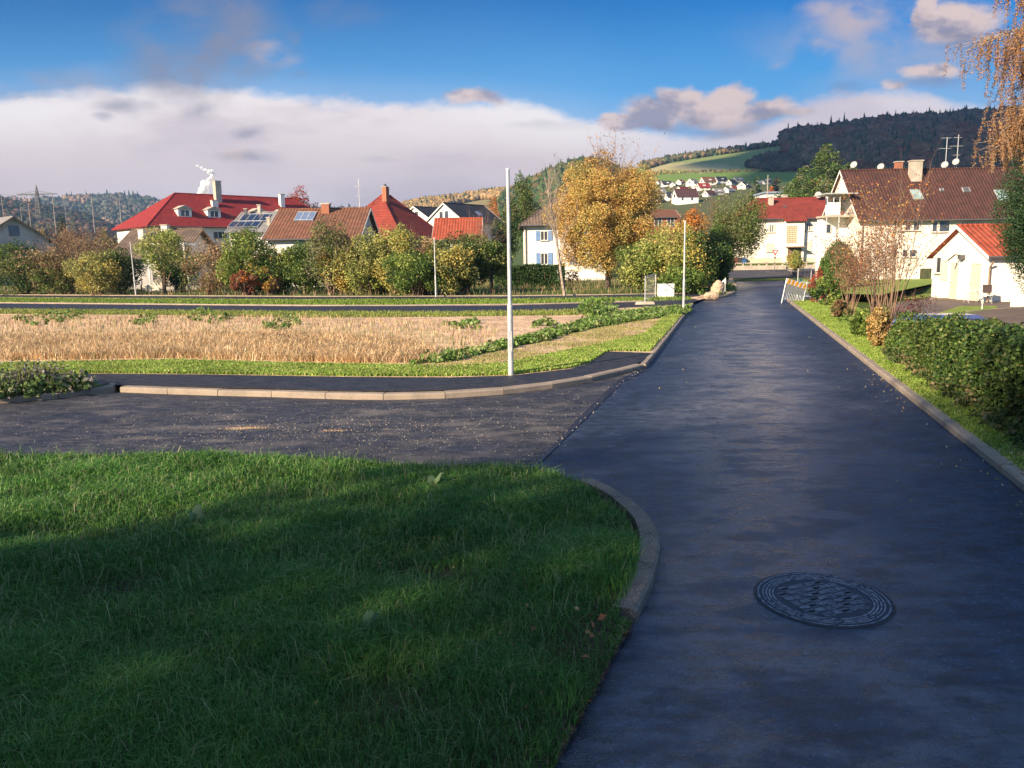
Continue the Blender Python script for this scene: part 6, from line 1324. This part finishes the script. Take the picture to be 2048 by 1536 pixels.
wood('meadow_edge_wood', 'strip of dark trees crossing the right end of the hillside meadow', 'C', [(1490,334),(1520,320),(1560,314),(1600,314),(1640,330),(1700,340),(1700,350),(1600,344),(1540,344)], 700, 7, [((0.05,0.05,0.035),3),((0.10,0.07,0.05),2)], 2, 0.05)
wood('ridge_trees', 'row of small conifers and bushes along the skyline above the green meadow', 'C', [(1278,333),(1283,326),(1340,314),(1400,305),(1470,296),(1530,287),(1600,276),(1600,286),(1530,297),(1470,306),(1400,316),(1340,326),(1290,340)], 800, 5, [((0.08,0.08,0.04),3),((0.16,0.11,0.06),2),((0.18,0.16,0.06),1)], 3, 0.5)
wood('hedgerow', 'thin hedgerow of bushes between the two meadows on the hill', 'C', [(1300,352),(1320,344),(1400,343),(1500,341),(1600,342),(1600,345),(1500,344),(1400,346),(1330,349)], 260, 2.6, [(OLIVE,3),((0.20,0.15,0.06),2),((0.12,0.09,0.05),2)], 4, 0.05)
wood('village_trees', 'trees and bushes between the village houses', 'C', [(1290,415),(1300,375),(1330,366),(1420,364),(1530,364),(1560,372),(1560,395),(1400,412)], 170, 2.3, [(OLIVE,3),((0.13,0.10,0.06),3),(GREEN,2),((0.30,0.17,0.06),1)], 5, 0.12)
wood('mid_hill_wood', 'mixed green and brown wood on the hill behind the golden tree', 'B', [(930,455),(962,420),(1000,388),(1040,362),(1080,342),(1120,322),(1160,312),(1210,306),(1262,318),(1303,342),(1350,390),(1400,455)], 7000, 6.5, [(DGREEN,4),((0.08,0.09,0.035),3),((0.12,0.09,0.045),3)], 6, 0.3, None)
wood('autumn_wood', 'light brown and orange wood on the low hill left of the pine', 'B2', [(760,436),(790,420),(830,410),(880,396),(940,388),(985,382),(1040,378),(1040,398),(960,400),(900,412),(860,430),(800,440)], 6500, 6.5, [((0.30,0.20,0.09),3),((0.36,0.22,0.08),2),((0.20,0.15,0.08),2),(OLIVE,1)], 7, 0.12)
wood('distant_wood', 'bluish wooded ridge in the far distance at the left', 'A', [(-400,470),(-400,370),(0,398),(150,390),(210,386),(270,390),(420,408),(600,418),(900,424),(1000,436),(1000,450),(400,460)], 12000, 12, [((0.06,0.07,0.05),3),((0.10,0.08,0.055),3),((0.05,0.06,0.045),2)], 8, 0.35, ([((0.22,0.14,0.09),3)], 0.7))
wood('valley_wood', 'dark wooded slope behind the railway masts at the left edge', 'A2', [(-400,480),(-400,365),(-100,386),(0,403),(60,412),(110,420),(170,434),(230,458),(230,475)], 4000, 9, [((0.07,0.05,0.04),3),((0.13,0.07,0.045),2),((0.04,0.05,0.035),3)], 9, 0.2)

# ---------------------------------------------------------------- grass and weeds
rng = np.random.default_rng(200)
GP = [((0.055,0.165,0.03),5),((0.09,0.235,0.045),4),((0.15,0.30,0.065),2.4),((0.22,0.26,0.08),0.7),((0.34,0.32,0.16),0.25)]
XL = ux(-60)
nearbox = (-9.5, 1.0, 2.0, 9.6)
def wedge(X, Y): return (X > XL*(Y+0.5)-0.3).astype(float)*np.clip((3.2/np.hypot(X, Y))**0.7, 0.1, 1)
lawnw = [v_ for v_ in LAWN]
def edge_thin(X, Y):
    e = np.array([(P(a, b, LZ).x, P(a, b, LZ).y) for a, b in [(1215,1010),(1262,1058),(1279,1105),(1270,1155),(1252,1198),(1222,1270),(1190,1340),(1130,1450),(1070,1560)]]); dmin = np.full(len(X), 9.0)
    for p_ in e: dmin = np.minimum(dmin, np.hypot(X-p_[0], Y-p_[1]))
    patch = 1-0.85*np.exp(-(((X-P(880,1150,LZ).x)/0.45)**2+((Y-P(880,1150,LZ).y)/0.22)**2))
    return wedge(X, Y)*np.clip(0.25+dmin*1.9, 0.25, 1)*patch
zl = lambda X, Y: LZ+0.02*np.sin(X*3)*np.sin(Y*4)
blades('lawn_grass', rng, lawnw, 220000, 0.105, 0.0050, GP, 'long dense green grass covering the foreground lawn', zl, lean=0.85, near=nearbox, tuft=1.0, wfun=edge_thin)
blades('long_grass', rng, lawnw, 11000, 0.19, 0.0046, [((0.10,0.19,0.05),4),((0.16,0.24,0.09),2),((0.30,0.30,0.16),1)], 'scattered long pale grass blades bending over the lawn', zl, lean=1.1, near=nearbox, tuft=0.3, wfun=edge_thin)
blades('mown_grass', rng, VS1, 110000, 0.065, 0.009, [((0.20,0.33,0.05),4),((0.32,0.40,0.09),3),((0.44,0.42,0.16),1.4)], 'short sunlit grass on the verge behind the pavement', ZF, lean=0.7, near=(-14, 12, 8, 40), wfun=lambda X, Y: np.clip(16/Y, .2, 1))
blades('dry_grass', rng, px_poly([(-100,676),(0,680),(250,676),(500,672),(650,674),(800,684),(860,700),(880,718),(850,727),(700,727),(560,723),(350,717),(0,721),(-100,721)], ZF), 95000, 0.19, 0.0042, [((0.68,0.47,0.26),4),((0.54,0.36,0.19),3),((0.76,0.60,0.38),3),((0.36,0.23,0.14),1),((0.28,0.26,0.12),0.8)], 'tall dry brown grass in the middle of the field', ZF, lean=1.0, near=(-25, 3, 12, 32), hvar=0.9, wfun=lambda X, Y: 0.45+0.55*(np.sin(X*1.3+np.sin(Y*2))*np.sin(Y*0.9+X*.4) > -0.2))
blades('sparse_straw', rng, px_poly([(-100,630),(0,632),(600,634),(900,645),(1000,660),(980,700),(900,728),(0,724),(-100,724)], ZF), 9000, 0.14, 0.008, [((0.55,0.38,0.24),5),((0.36,0.30,0.14),2),((0.18,0.24,0.06),0.8)], 'thin short straw and weeds over the bare soil', ZF, lean=0.5, near=(-40, 3, 14, 44), hvar=0.8)
blades('track_grass', rng, px_poly([(870,730),(960,712),(1060,692),(1180,660),(1290,640),(1360,634),(1290,668),(1200,690),(1120,705),(1010,728),(930,736)], ZF), 16000, 0.055, 0.010, [((0.26,0.30,0.08),4),((0.50,0.42,0.22),3),((0.40,0.30,0.16),2)], 'thin young grass coming up on the bare soil strip below the weed band', ZF, lean=0.8, wfun=lambda X, Y: 0.25+0.75*(np.sin(X*1.9+Y)*np.sin(Y*1.3-X*.6) > -0.1))
blades('strip_grass', rng, px_poly([(-100,595),(0,597),(600,601),(1000,600),(1380,596),(1384,600),(1300,603),(1000,610),(600,611.5),(0,606),(-100,605)], ZF), 26000, 0.14, 0.035, [((0.15,0.25,0.035),4),((0.26,0.32,0.07),3),((0.10,0.18,0.03),2)], 'bright grass strip between the side street and the far footpath', ZF, lean=0.6)
blades('field_edge_grass', rng, px_poly([(-100,619),(600,625),(900,626),(1150,622),(1150,630),(900,634),(600,636),(300,630),(0,628),(-100,626)], ZF), 16000, 0.13, 0.03, [((0.20,0.26,0.05),4),((0.30,0.30,0.10),3)], 'rough grass along the upper edge of the field', ZF, lean=0.6)
blades('kerb_grass', rng, RV, 120000, 0.05, 0.007, [((0.19,0.31,0.045),4),((0.30,0.38,0.08),3),((0.40,0.40,0.14),1)], 'short grass strip between the right kerb and the hedge', 0.07, lean=0.7, near=(2, 18, 1.5, 39), wfun=lambda X, Y: np.clip(12/Y, .2, 1)*np.where(Y < 7, 0.5, 1))
blades('garden_grass_blades', rng, px_poly([(-100,560),(0,565),(700,568),(1200,560),(1380,560),(1400,588),(1000,592),(600,593),(0,589.5),(-100,588)], ZF), 22000, 0.30, 0.03, [((0.10,0.15,0.04),4),((0.30,0.22,0.12),3),((0.40,0.28,0.16),2)], 'rough grass and dry stalks at the foot of the shrubs', ZF, lean=0.5, hvar=0.7)
blades('soil_edge_grass', rng, px_poly([(1234,1243),(1266,1248),(1230,1300),(1182,1392),(1122,1502),(1090,1580),(1000,1580),(1080,1470),(1170,1320)], 0.05), 2600, 0.05, 0.004, GP+[((0.3,0.25,0.14),2)], 'thin grass creeping over the soil edge beside the road', 0.05, lean=1.1)
# broad-leaved weeds
def weeds(name, label, poly, n, h, size, palette, kind='stuff', seed=0, zb=ZF, k=14, dens=None):
    rng = np.random.default_rng(seed); P_ = np.array([(p[0], p[1]) for p in poly]); x0, y0 = P_.min(0); x1, y1 = P_.max(0); q = np.stack([rng.uniform(x0, x1, n*12), rng.uniform(y0, y1, n*12)], 1); q = q[inpoly(q[:, 0], q[:, 1], P_)][:n]; n = len(q)
    hh = h*rng.uniform(0.45, 1.3, n); c = np.repeat(np.stack([q[:, 0], q[:, 1], np.full(n, zb)], 1), k, 0); H_ = np.repeat(hh, k); d = sample_dir(rng, n*k); d[:, 2] = np.abs(d[:, 2]); rr = rng.uniform(0.5, 1, n*k)
    Pn = c+d*(H_*rr)[:, None]*np.array([0.8, 0.8, 1.0]); Q, F = leafquads(rng, Pn, d*0.6, size, 0.85, flat=0.6)
    cc = np.repeat(pal(rng, palette, n), k, 0)*rng.uniform(0.7, 1.3, n*k)[:, None]
    sg = np.concatenate([c[::3], Pn[::3], np.full((len(c[::3]), 2), 0.006)], 1); V2, F2 = tubes_np(sg, 3); nQ = len(Q)
    Vv = np.concatenate([Q, V2]); FF = np.concatenate([F, F2+nQ]); tt = np.concatenate([np.repeat(cc, 4, 0), np.tile(np.array([[0.18, 0.2, 0.07]]), (len(V2), 1))])
    return tag(fast(name, Vv, FF, LEAF, None, tt), label, 'weeds', None, kind)
WP = [((0.14,0.24,0.05),4),((0.22,0.32,0.10),3),((0.08,0.14,0.03),2),((0.30,0.34,0.14),1)]
weeds('hogweed_band', 'band of broad-leaved green weeds running diagonally to the main road', px_poly([(820,730),(880,718),(960,700),(1040,682),(1120,660),(1180,640),(1290,622),(1370,616),(1382,621),(1370,628),(1290,640),(1180,658),(1060,690),(960,710),(890,726)], ZF), 1500, 0.19, 0.085, WP, seed=1, k=18)
weeds('tall_weed_patch', 'taller clump of leafy weeds at the top of the weed band near the side street', px_poly([(1160,628),(1185,612),(1215,615),(1230,628),(1190,640)], ZF), 60, 0.5, 0.14, WP, seed=2, k=24)
for i, (pl_, n_, lb) in enumerate(((px_poly([(20,640),(60,628),(160,624),(175,640),(60,655)], ZF), 60, 'scattered green weed rosettes at the upper left of the field'), (px_poly([(250,648),(290,630),(330,634),(320,656)], ZF), 22, 'small cluster of weeds left of the field centre'), (px_poly([(370,640),(400,618),(430,622),(470,640),(420,650)], ZF), 40, 'leafy weed clump in the upper field below the side street'), (px_poly([(520,656),(560,640),(590,632),(600,648),(560,664)], ZF), 40, 'bright green weed clump right of the field centre'), (px_poly([(880,650),(960,640),(960,660),(890,662)], ZF), 22, 'weed rosettes left of the nearest light pole'), (px_poly([(1060,652),(1090,640),(1110,650),(1070,660)], ZF), 16, 'weed rosettes right of the nearest light pole'))):
    weeds('weed_patch', lb, pl_, n_, 0.18, 0.12, WP, seed=10+i)['group'] = 'weed patches in the field'
weeds('bed_weeds', 'leafy weeds and faded asters in the bed at the left edge behind the corner kerb', px_poly([(-60,798),(0,798),(90,788),(160,781),(190,774),(100,772),(0,770),(-60,770)], 0.1), 230, 0.30, 0.09, [((0.10,0.17,0.05),4),((0.20,0.24,0.10),2),((0.22,0.20,0.18),2)], seed=30, zb=0.09)
weeds('aster_stalks', 'taller faded aster stalks in the bed at the left edge', px_poly([(20,780),(100,770),(115,768),(110,778),(30,790)], 0.1), 60, 0.55, 0.05, [((0.22,0.20,0.22),3),((0.14,0.16,0.08),3)], seed=31, zb=0.09, k=26)
weeds('corner_weeds', 'green weeds round the boulders at the road corner', px_poly([(1400,596),(1400,580),(1462,572),(1470,582),(1440,596)], ZF), 70, 0.3, 0.14, WP, seed=32)
weeds('hedge_foot_weeds', 'dark weeds and ivy at the foot of the hedge', [(kerbx(y)+a, y) for y, a in ((7.6,.45),(17.4,.45),(17.4,.95),(7.6,.95))], 260, 0.16, 0.06, [((0.06,0.10,0.03),4),((0.20,0.16,0.08),2)], seed=33, zb=0.08)
weeds('verge_weeds', 'small leafy weeds in the verge below the bare shrubs', [(kerbx(y)+a, y) for y, a in ((19,.7),(28,.8),(28,1.8),(19,1.6))], 90, 0.2, 0.1, WP, seed=34, zb=0.08)
# single large dock leaves in the lawn
rng = np.random.default_rng(60)
def dock(px, py, h, w_, lean, ang, lb):
    g_ = P(px, py, LZ); o = tag(empty('dock_plant', g_, ang), lb, 'weed plant', 'broad-leaved weeds standing in the lawn')
    for q, (la_, sc_) in enumerate(((0, 1), (1.9, 0.8), (-2.2, 0.55))):
        Vs, Fs = [], []; n = 9
        for i in range(n):
            t = i/(n-1); ww = w_*sc_*math.sin(math.pi*min(t*0.92+0.06, 1))**0.8*0.5; zz = h*sc_*(t-0.25*lean*t*t)+0.02; xx = lean*h*sc_*t*t
            for s_ in (-1, 0, 1): Vs.append((math.cos(la_)*xx-math.sin(la_)*s_*ww, math.sin(la_)*xx+math.cos(la_)*s_*ww, zz+(0.012 if s_ else 0)*math.sin(i*2.1)))
        for i in range(n-1):
            for s_ in (0, 1): Fs.append((i*3+s_, i*3+s_+1, (i+1)*3+s_+1, (i+1)*3+s_))
        fast('leaf', Vs, Fs, LEAF, o, np.tile(np.array([[0.16, 0.24, 0.11]]), (len(Vs), 1)), smooth=True)
dock(392, 1065, 0.22, 0.13, 0.3, 1.2, 'pale broad dock leaf standing in the left of the lawn'); dock(738, 1285, 0.21, 0.11, 0.4, -0.4, 'broad dock leaves in the middle of the lawn'); dock(868, 985, 0.19, 0.12, 0.5, 0.3, 'small dock plant near the top edge of the lawn')
dock(600, 1165, 0.10, 0.06, 0.5, 2.0, 'small dock leaf left of the bare patch in the lawn')

# stones, grit and fallen leaves
def bits(name, label, pts, size, palette, flat=0.5, seed=0, z=0.004, leaf=False, kind='stuff', cat='stones'):
    rng = np.random.default_rng(seed); n = len(pts); s = size*rng.uniform(0.4, 1.5, n)
    if leaf:
        Pn = np.stack([pts[:, 0], pts[:, 1], np.full(n, z)+rng.uniform(0, 0.02, n)], 1); D = np.tile(np.array([[0, 0, 1.6]]), (n, 1)); Q, F = leafquads(rng, Pn, D, size, 0.75); c = pal(rng, palette, n)*rng.uniform(.6,1.3,n)[:,None]
        return tag(fast(name, Q, F, LEAF, None, np.repeat(c, 4, 0)), label, cat, None, kind)
    T = np.array([(1,0,0),(0,1,0),(-1,0,0),(0,-1,0),(0,0,1),(0,0,-.4),(.6,.6,.6),(-.6,.5,.7)], float); T = T[:6]; Fq = np.array([(0,1,4),(1,2,4),(2,3,4),(3,0,4),(1,0,5),(2,1,5),(3,2,5),(0,3,5)])
    j = rng.uniform(0.6, 1.4, (n, 6, 3)); th = rng.uniform(0, 6.28, n); X = T[None]*j*s[:, None, None]*0.5; X[:, :, 2] *= flat
    xr = X[:, :, 0]*np.cos(th)[:, None]-X[:, :, 1]*np.sin(th)[:, None]; yr_ = X[:, :, 0]*np.sin(th)[:, None]+X[:, :, 1]*np.cos(th)[:, None]
    Vv = np.stack([xr+pts[:, :1], yr_+pts[:, 1:2], X[:, :, 2]+z+s[:, None]*0.1], -1).reshape(-1, 3); F = (np.arange(n)[:, None, None]*6+Fq[None]).reshape(-1, 3)
    return tag(fast(name, Vv, F, STONE, None, np.repeat(pal(rng, palette, n)*rng.uniform(.7,1.2,n)[:,None], 6, 0)), label, cat, None, kind)
def scatter(poly, n, seed=0, centre=None, sig=None):
    rng = np.random.default_rng(seed); P_ = np.array([(p[0], p[1]) for p in poly]); x0, y0 = P_.min(0); x1, y1 = P_.max(0); out = np.zeros((0, 2))
    for _ in range(40):
        q = np.stack([rng.uniform(x0, x1, n*2), rng.uniform(y0, y1, n*2)], 1) if centre is None else rng.normal(size=(n*2, 2))*np.array(sig)+np.array(centre)
        out = np.concatenate([out, q[inpoly(q[:, 0], q[:, 1], P_)]])
        if len(out) >= n: break
    return out[:n]
SC = [((0.55,0.46,0.36),3),((0.40,0.34,0.28),3),((0.65,0.60,0.52),1)]
sidep = px_poly([(-50,845),(215,795),(700,805),(1000,796),(1240,755),(1270,765),(1150,852),(1060,935),(900,930),(560,915),(-50,905)], 0)
pc = P(640, 860, 0); bits('road_grit', 'small pale stones scattered over the gritty side road', np.concatenate([scatter(sidep, 700, 1), scatter(sidep, 1500, 2, (pc.x, pc.y), (1.6, 0.7))]), 0.012, SC, 0.6, 1)
pc = P(490, 857, 0); pc2 = P(665, 862, 0); bits('gravel_heaps', 'flat sandy spots of gravel on the side road', np.concatenate([scatter(sidep, 420, 3, (pc.x, pc.y), (0.16, 0.05)), scatter(sidep, 150, 4, (pc2.x, pc2.y), (0.09, 0.04))]), 0.012, [((0.62,0.42,0.24),3),((0.5,0.36,0.22),2)], 0.5, 2)
sp = []
for a, b in zip(seam[:-1], seam[1:]):
    for t in np.linspace(0, 1, 60): q = a.lerp(b, t); sp.append((q.x+np.random.default_rng(int(t*997)).normal()*0.08, q.y+np.random.default_rng(int(t*991)+7).normal()*0.08))
bits('seam_grit', 'dark crumbs of asphalt and pale grit along the seam of the two roads', np.array(sp), 0.02, [((0.03,0.03,0.035),3),((0.5,0.44,0.36),1)], 0.6, 3, 0.008)
mainp = [Vector((kerbx(y)-0.1, y, 0)) for y in (5, 38)] + [P(1400,606,0), P(1310,720,0), P(1240,800,0), P(1330,1100,0), P(1290,1260,0)]
bits('road_leaves', 'tiny yellow leaves and twigs scattered on the main road', scatter(mainp, 110, 6), 0.022, [((0.5,0.38,0.14),3),((0.3,0.2,0.1),2)], 1, 6, 0.006, True, cat='leaves')
kl = np.array([(kerbx(y)-abs(r_)*0.25-0.02, y) for y, r_ in zip(np.random.default_rng(9).uniform(6, 16, 120), np.random.default_rng(10).normal(size=120))])
bits('kerb_leaves', 'small pale leaves lying along the foot of the right kerb', kl, 0.022, [((0.55,0.42,0.2),3),((0.35,0.22,0.12),2)], 1, 7, 0.006, True, cat='leaves')
sl_ = px_poly([(1234,1243),(1268,1250),(1234,1300),(1186,1395),(1124,1505),(1092,1580),(1040,1580),(1090,1490),(1150,1390),(1200,1300)], 0.04)
bits('leaf_litter', 'brown dead leaves and crumbs on the soil edge beside the road', scatter(sl_, 900, 8), 0.028, [((0.14,0.08,0.06),4),((0.22,0.12,0.08),2),((0.40,0.17,0.08),0.5)], 1, 8, 0.036, True, cat='leaves')
bits('soil_crumbs', 'dark crumbs of soil on the strip beside the road', scatter(sl_, 700, 12), 0.022, [((0.06,0.045,0.035),3)], 0.8, 12, 0.035)
bits('lawn_leaves', 'small dead yellow and brown leaves lying in the lawn near the road edge', scatter(px_poly([(950,1000),(1180,1000),(1265,1100),(1225,1240),(1100,1460),(700,1500),(500,1200)], LZ), 90, 21), 0.030, [((0.40,0.26,0.10),3),((0.24,0.12,0.07),3)], 1, 21, LZ+0.05, True, cat='leaves')
for px, py, lb in ((1203,1234,'orange-brown fallen leaf on the lawn below the end of the kerb, right of the other'),(1186,1248,'small orange fallen leaf left of the larger orange-brown one'),(1183,1270,'reddish fallen leaf in the grass near the soil edge'),(1172,1312,'brown curled fallen leaf near the soil edge'),(632,1405,'yellow fallen leaf in the dark lower lawn')):
    g_ = P(px, py, LZ+0.05); rngl = np.random.default_rng(px); Q, F = leafquads(rngl, np.array([[0, 0, 0.0]]), np.array([[0, -0.5, 2.0]]), 0.05, 0.7)
    o = tag(fast('fallen_leaf', Q, F, LEAF, None, np.tile(np.array([[0.42,0.16,0.07] if px != 632 else [0.5,0.36,0.1]]), (4, 1))), lb, 'leaf', 'single fallen leaves on the lawn'); o.location = g_
gvp = px_poly([(1990,905),(2035,872),(2100,850),(2300,880),(2300,1060),(2130,1015)], 0.09)
bits('gravel', 'loose light brown gravel and leaves at the right edge in front of the hedge', scatter(gvp, 2600, 11), 0.035, [((0.42,0.30,0.20),3),((0.55,0.42,0.30),2),((0.25,0.16,0.1),1)], 0.6, 9, 0.08)

# cloud that drifts beside the view and shades the right hill
rng = np.random.default_rng(70); Vs, Fs = [], []
CL = M('cloud_mat', (0.9,0.9,0.9), rough=1.0, spec=0.0)
tgt = Vector((470, 655, 80)); lift = (620-tgt.z)/math.tan(SUN_EL); cc0 = Vector((tgt.x-math.sin(SUN_AZ)*lift, tgt.y-math.cos(SUN_AZ)*lift, 620))
for i in range(16):
    c_ = np.array(cc0)+rng.normal(size=3)*np.array([110, 110, 8]); R_ = rng.uniform(110, 150); n0 = len(Vs)
    for ii in range(11):
        for jj in range(16): ph, t = math.pi*ii/10, 2*math.pi*jj/16; k_ = R_*(1+0.1*math.sin(3*t+i)*math.sin(4*ph)); Vs.append((c_[0]+k_*math.sin(ph)*math.cos(t), c_[1]+k_*math.sin(ph)*math.sin(t), c_[2]+0.3*k_*math.cos(ph)))
    Fs += [(n0+ii*16+jj, n0+ii*16+(jj+1) % 16, n0+(ii+1)*16+(jj+1) % 16, n0+(ii+1)*16+jj)[::-1] for ii in range(10) for jj in range(16)]
for i in range(20):
    c_ = np.array(cc0)+(np.array([-235, -180, 0]) if i < 9 else np.array([-60, 215, 0]) if i < 15 else np.array([110, 250, 0]))+rng.normal(size=3)*np.array([45, 45, 6]); R_ = rng.uniform(70, 95); n0 = len(Vs)
    for ii in range(11):
        for jj in range(16): ph, t = math.pi*ii/10, 2*math.pi*jj/16; k_ = R_*(1+0.1*math.sin(3*t+i)*math.sin(4*ph)); Vs.append((c_[0]+k_*math.sin(ph)*math.cos(t), c_[1]+k_*math.sin(ph)*math.sin(t), c_[2]+0.3*k_*math.cos(ph)))
    Fs += [(n0+ii*16+jj, n0+ii*16+(jj+1) % 16, n0+(ii+1)*16+(jj+1) % 16, n0+(ii+1)*16+jj)[::-1] for ii in range(10) for jj in range(16)]
tag(fast('cloud', Vs, Fs, CL, smooth=True), 'cumulus cloud left of the view that shades the wooded hill', 'cloud', None, 'structure')
# air
hz = MB().box(-1300, 1300, -40, 2700, -6, 205).build('haze', None); hm_ = bpy.data.materials.new('haze_mat'); hm_.use_nodes = True; t = NT(hm_.node_tree); t.n.clear()
pv = t.new('ShaderNodeVolumePrincipled'); pv.inputs['Color'].default_value = (0.38, 0.62, 1.0, 1); pv.inputs['Density'].default_value = 0.00017; pv.inputs['Anisotropy'].default_value = 0.2
oo = t.new('ShaderNodeOutputMaterial'); t.l.new(pv.outputs[0], oo.inputs['Volume']); hz.data.materials.clear(); hz.data.materials.append(hm_)
tag(hz, kind='stuff')
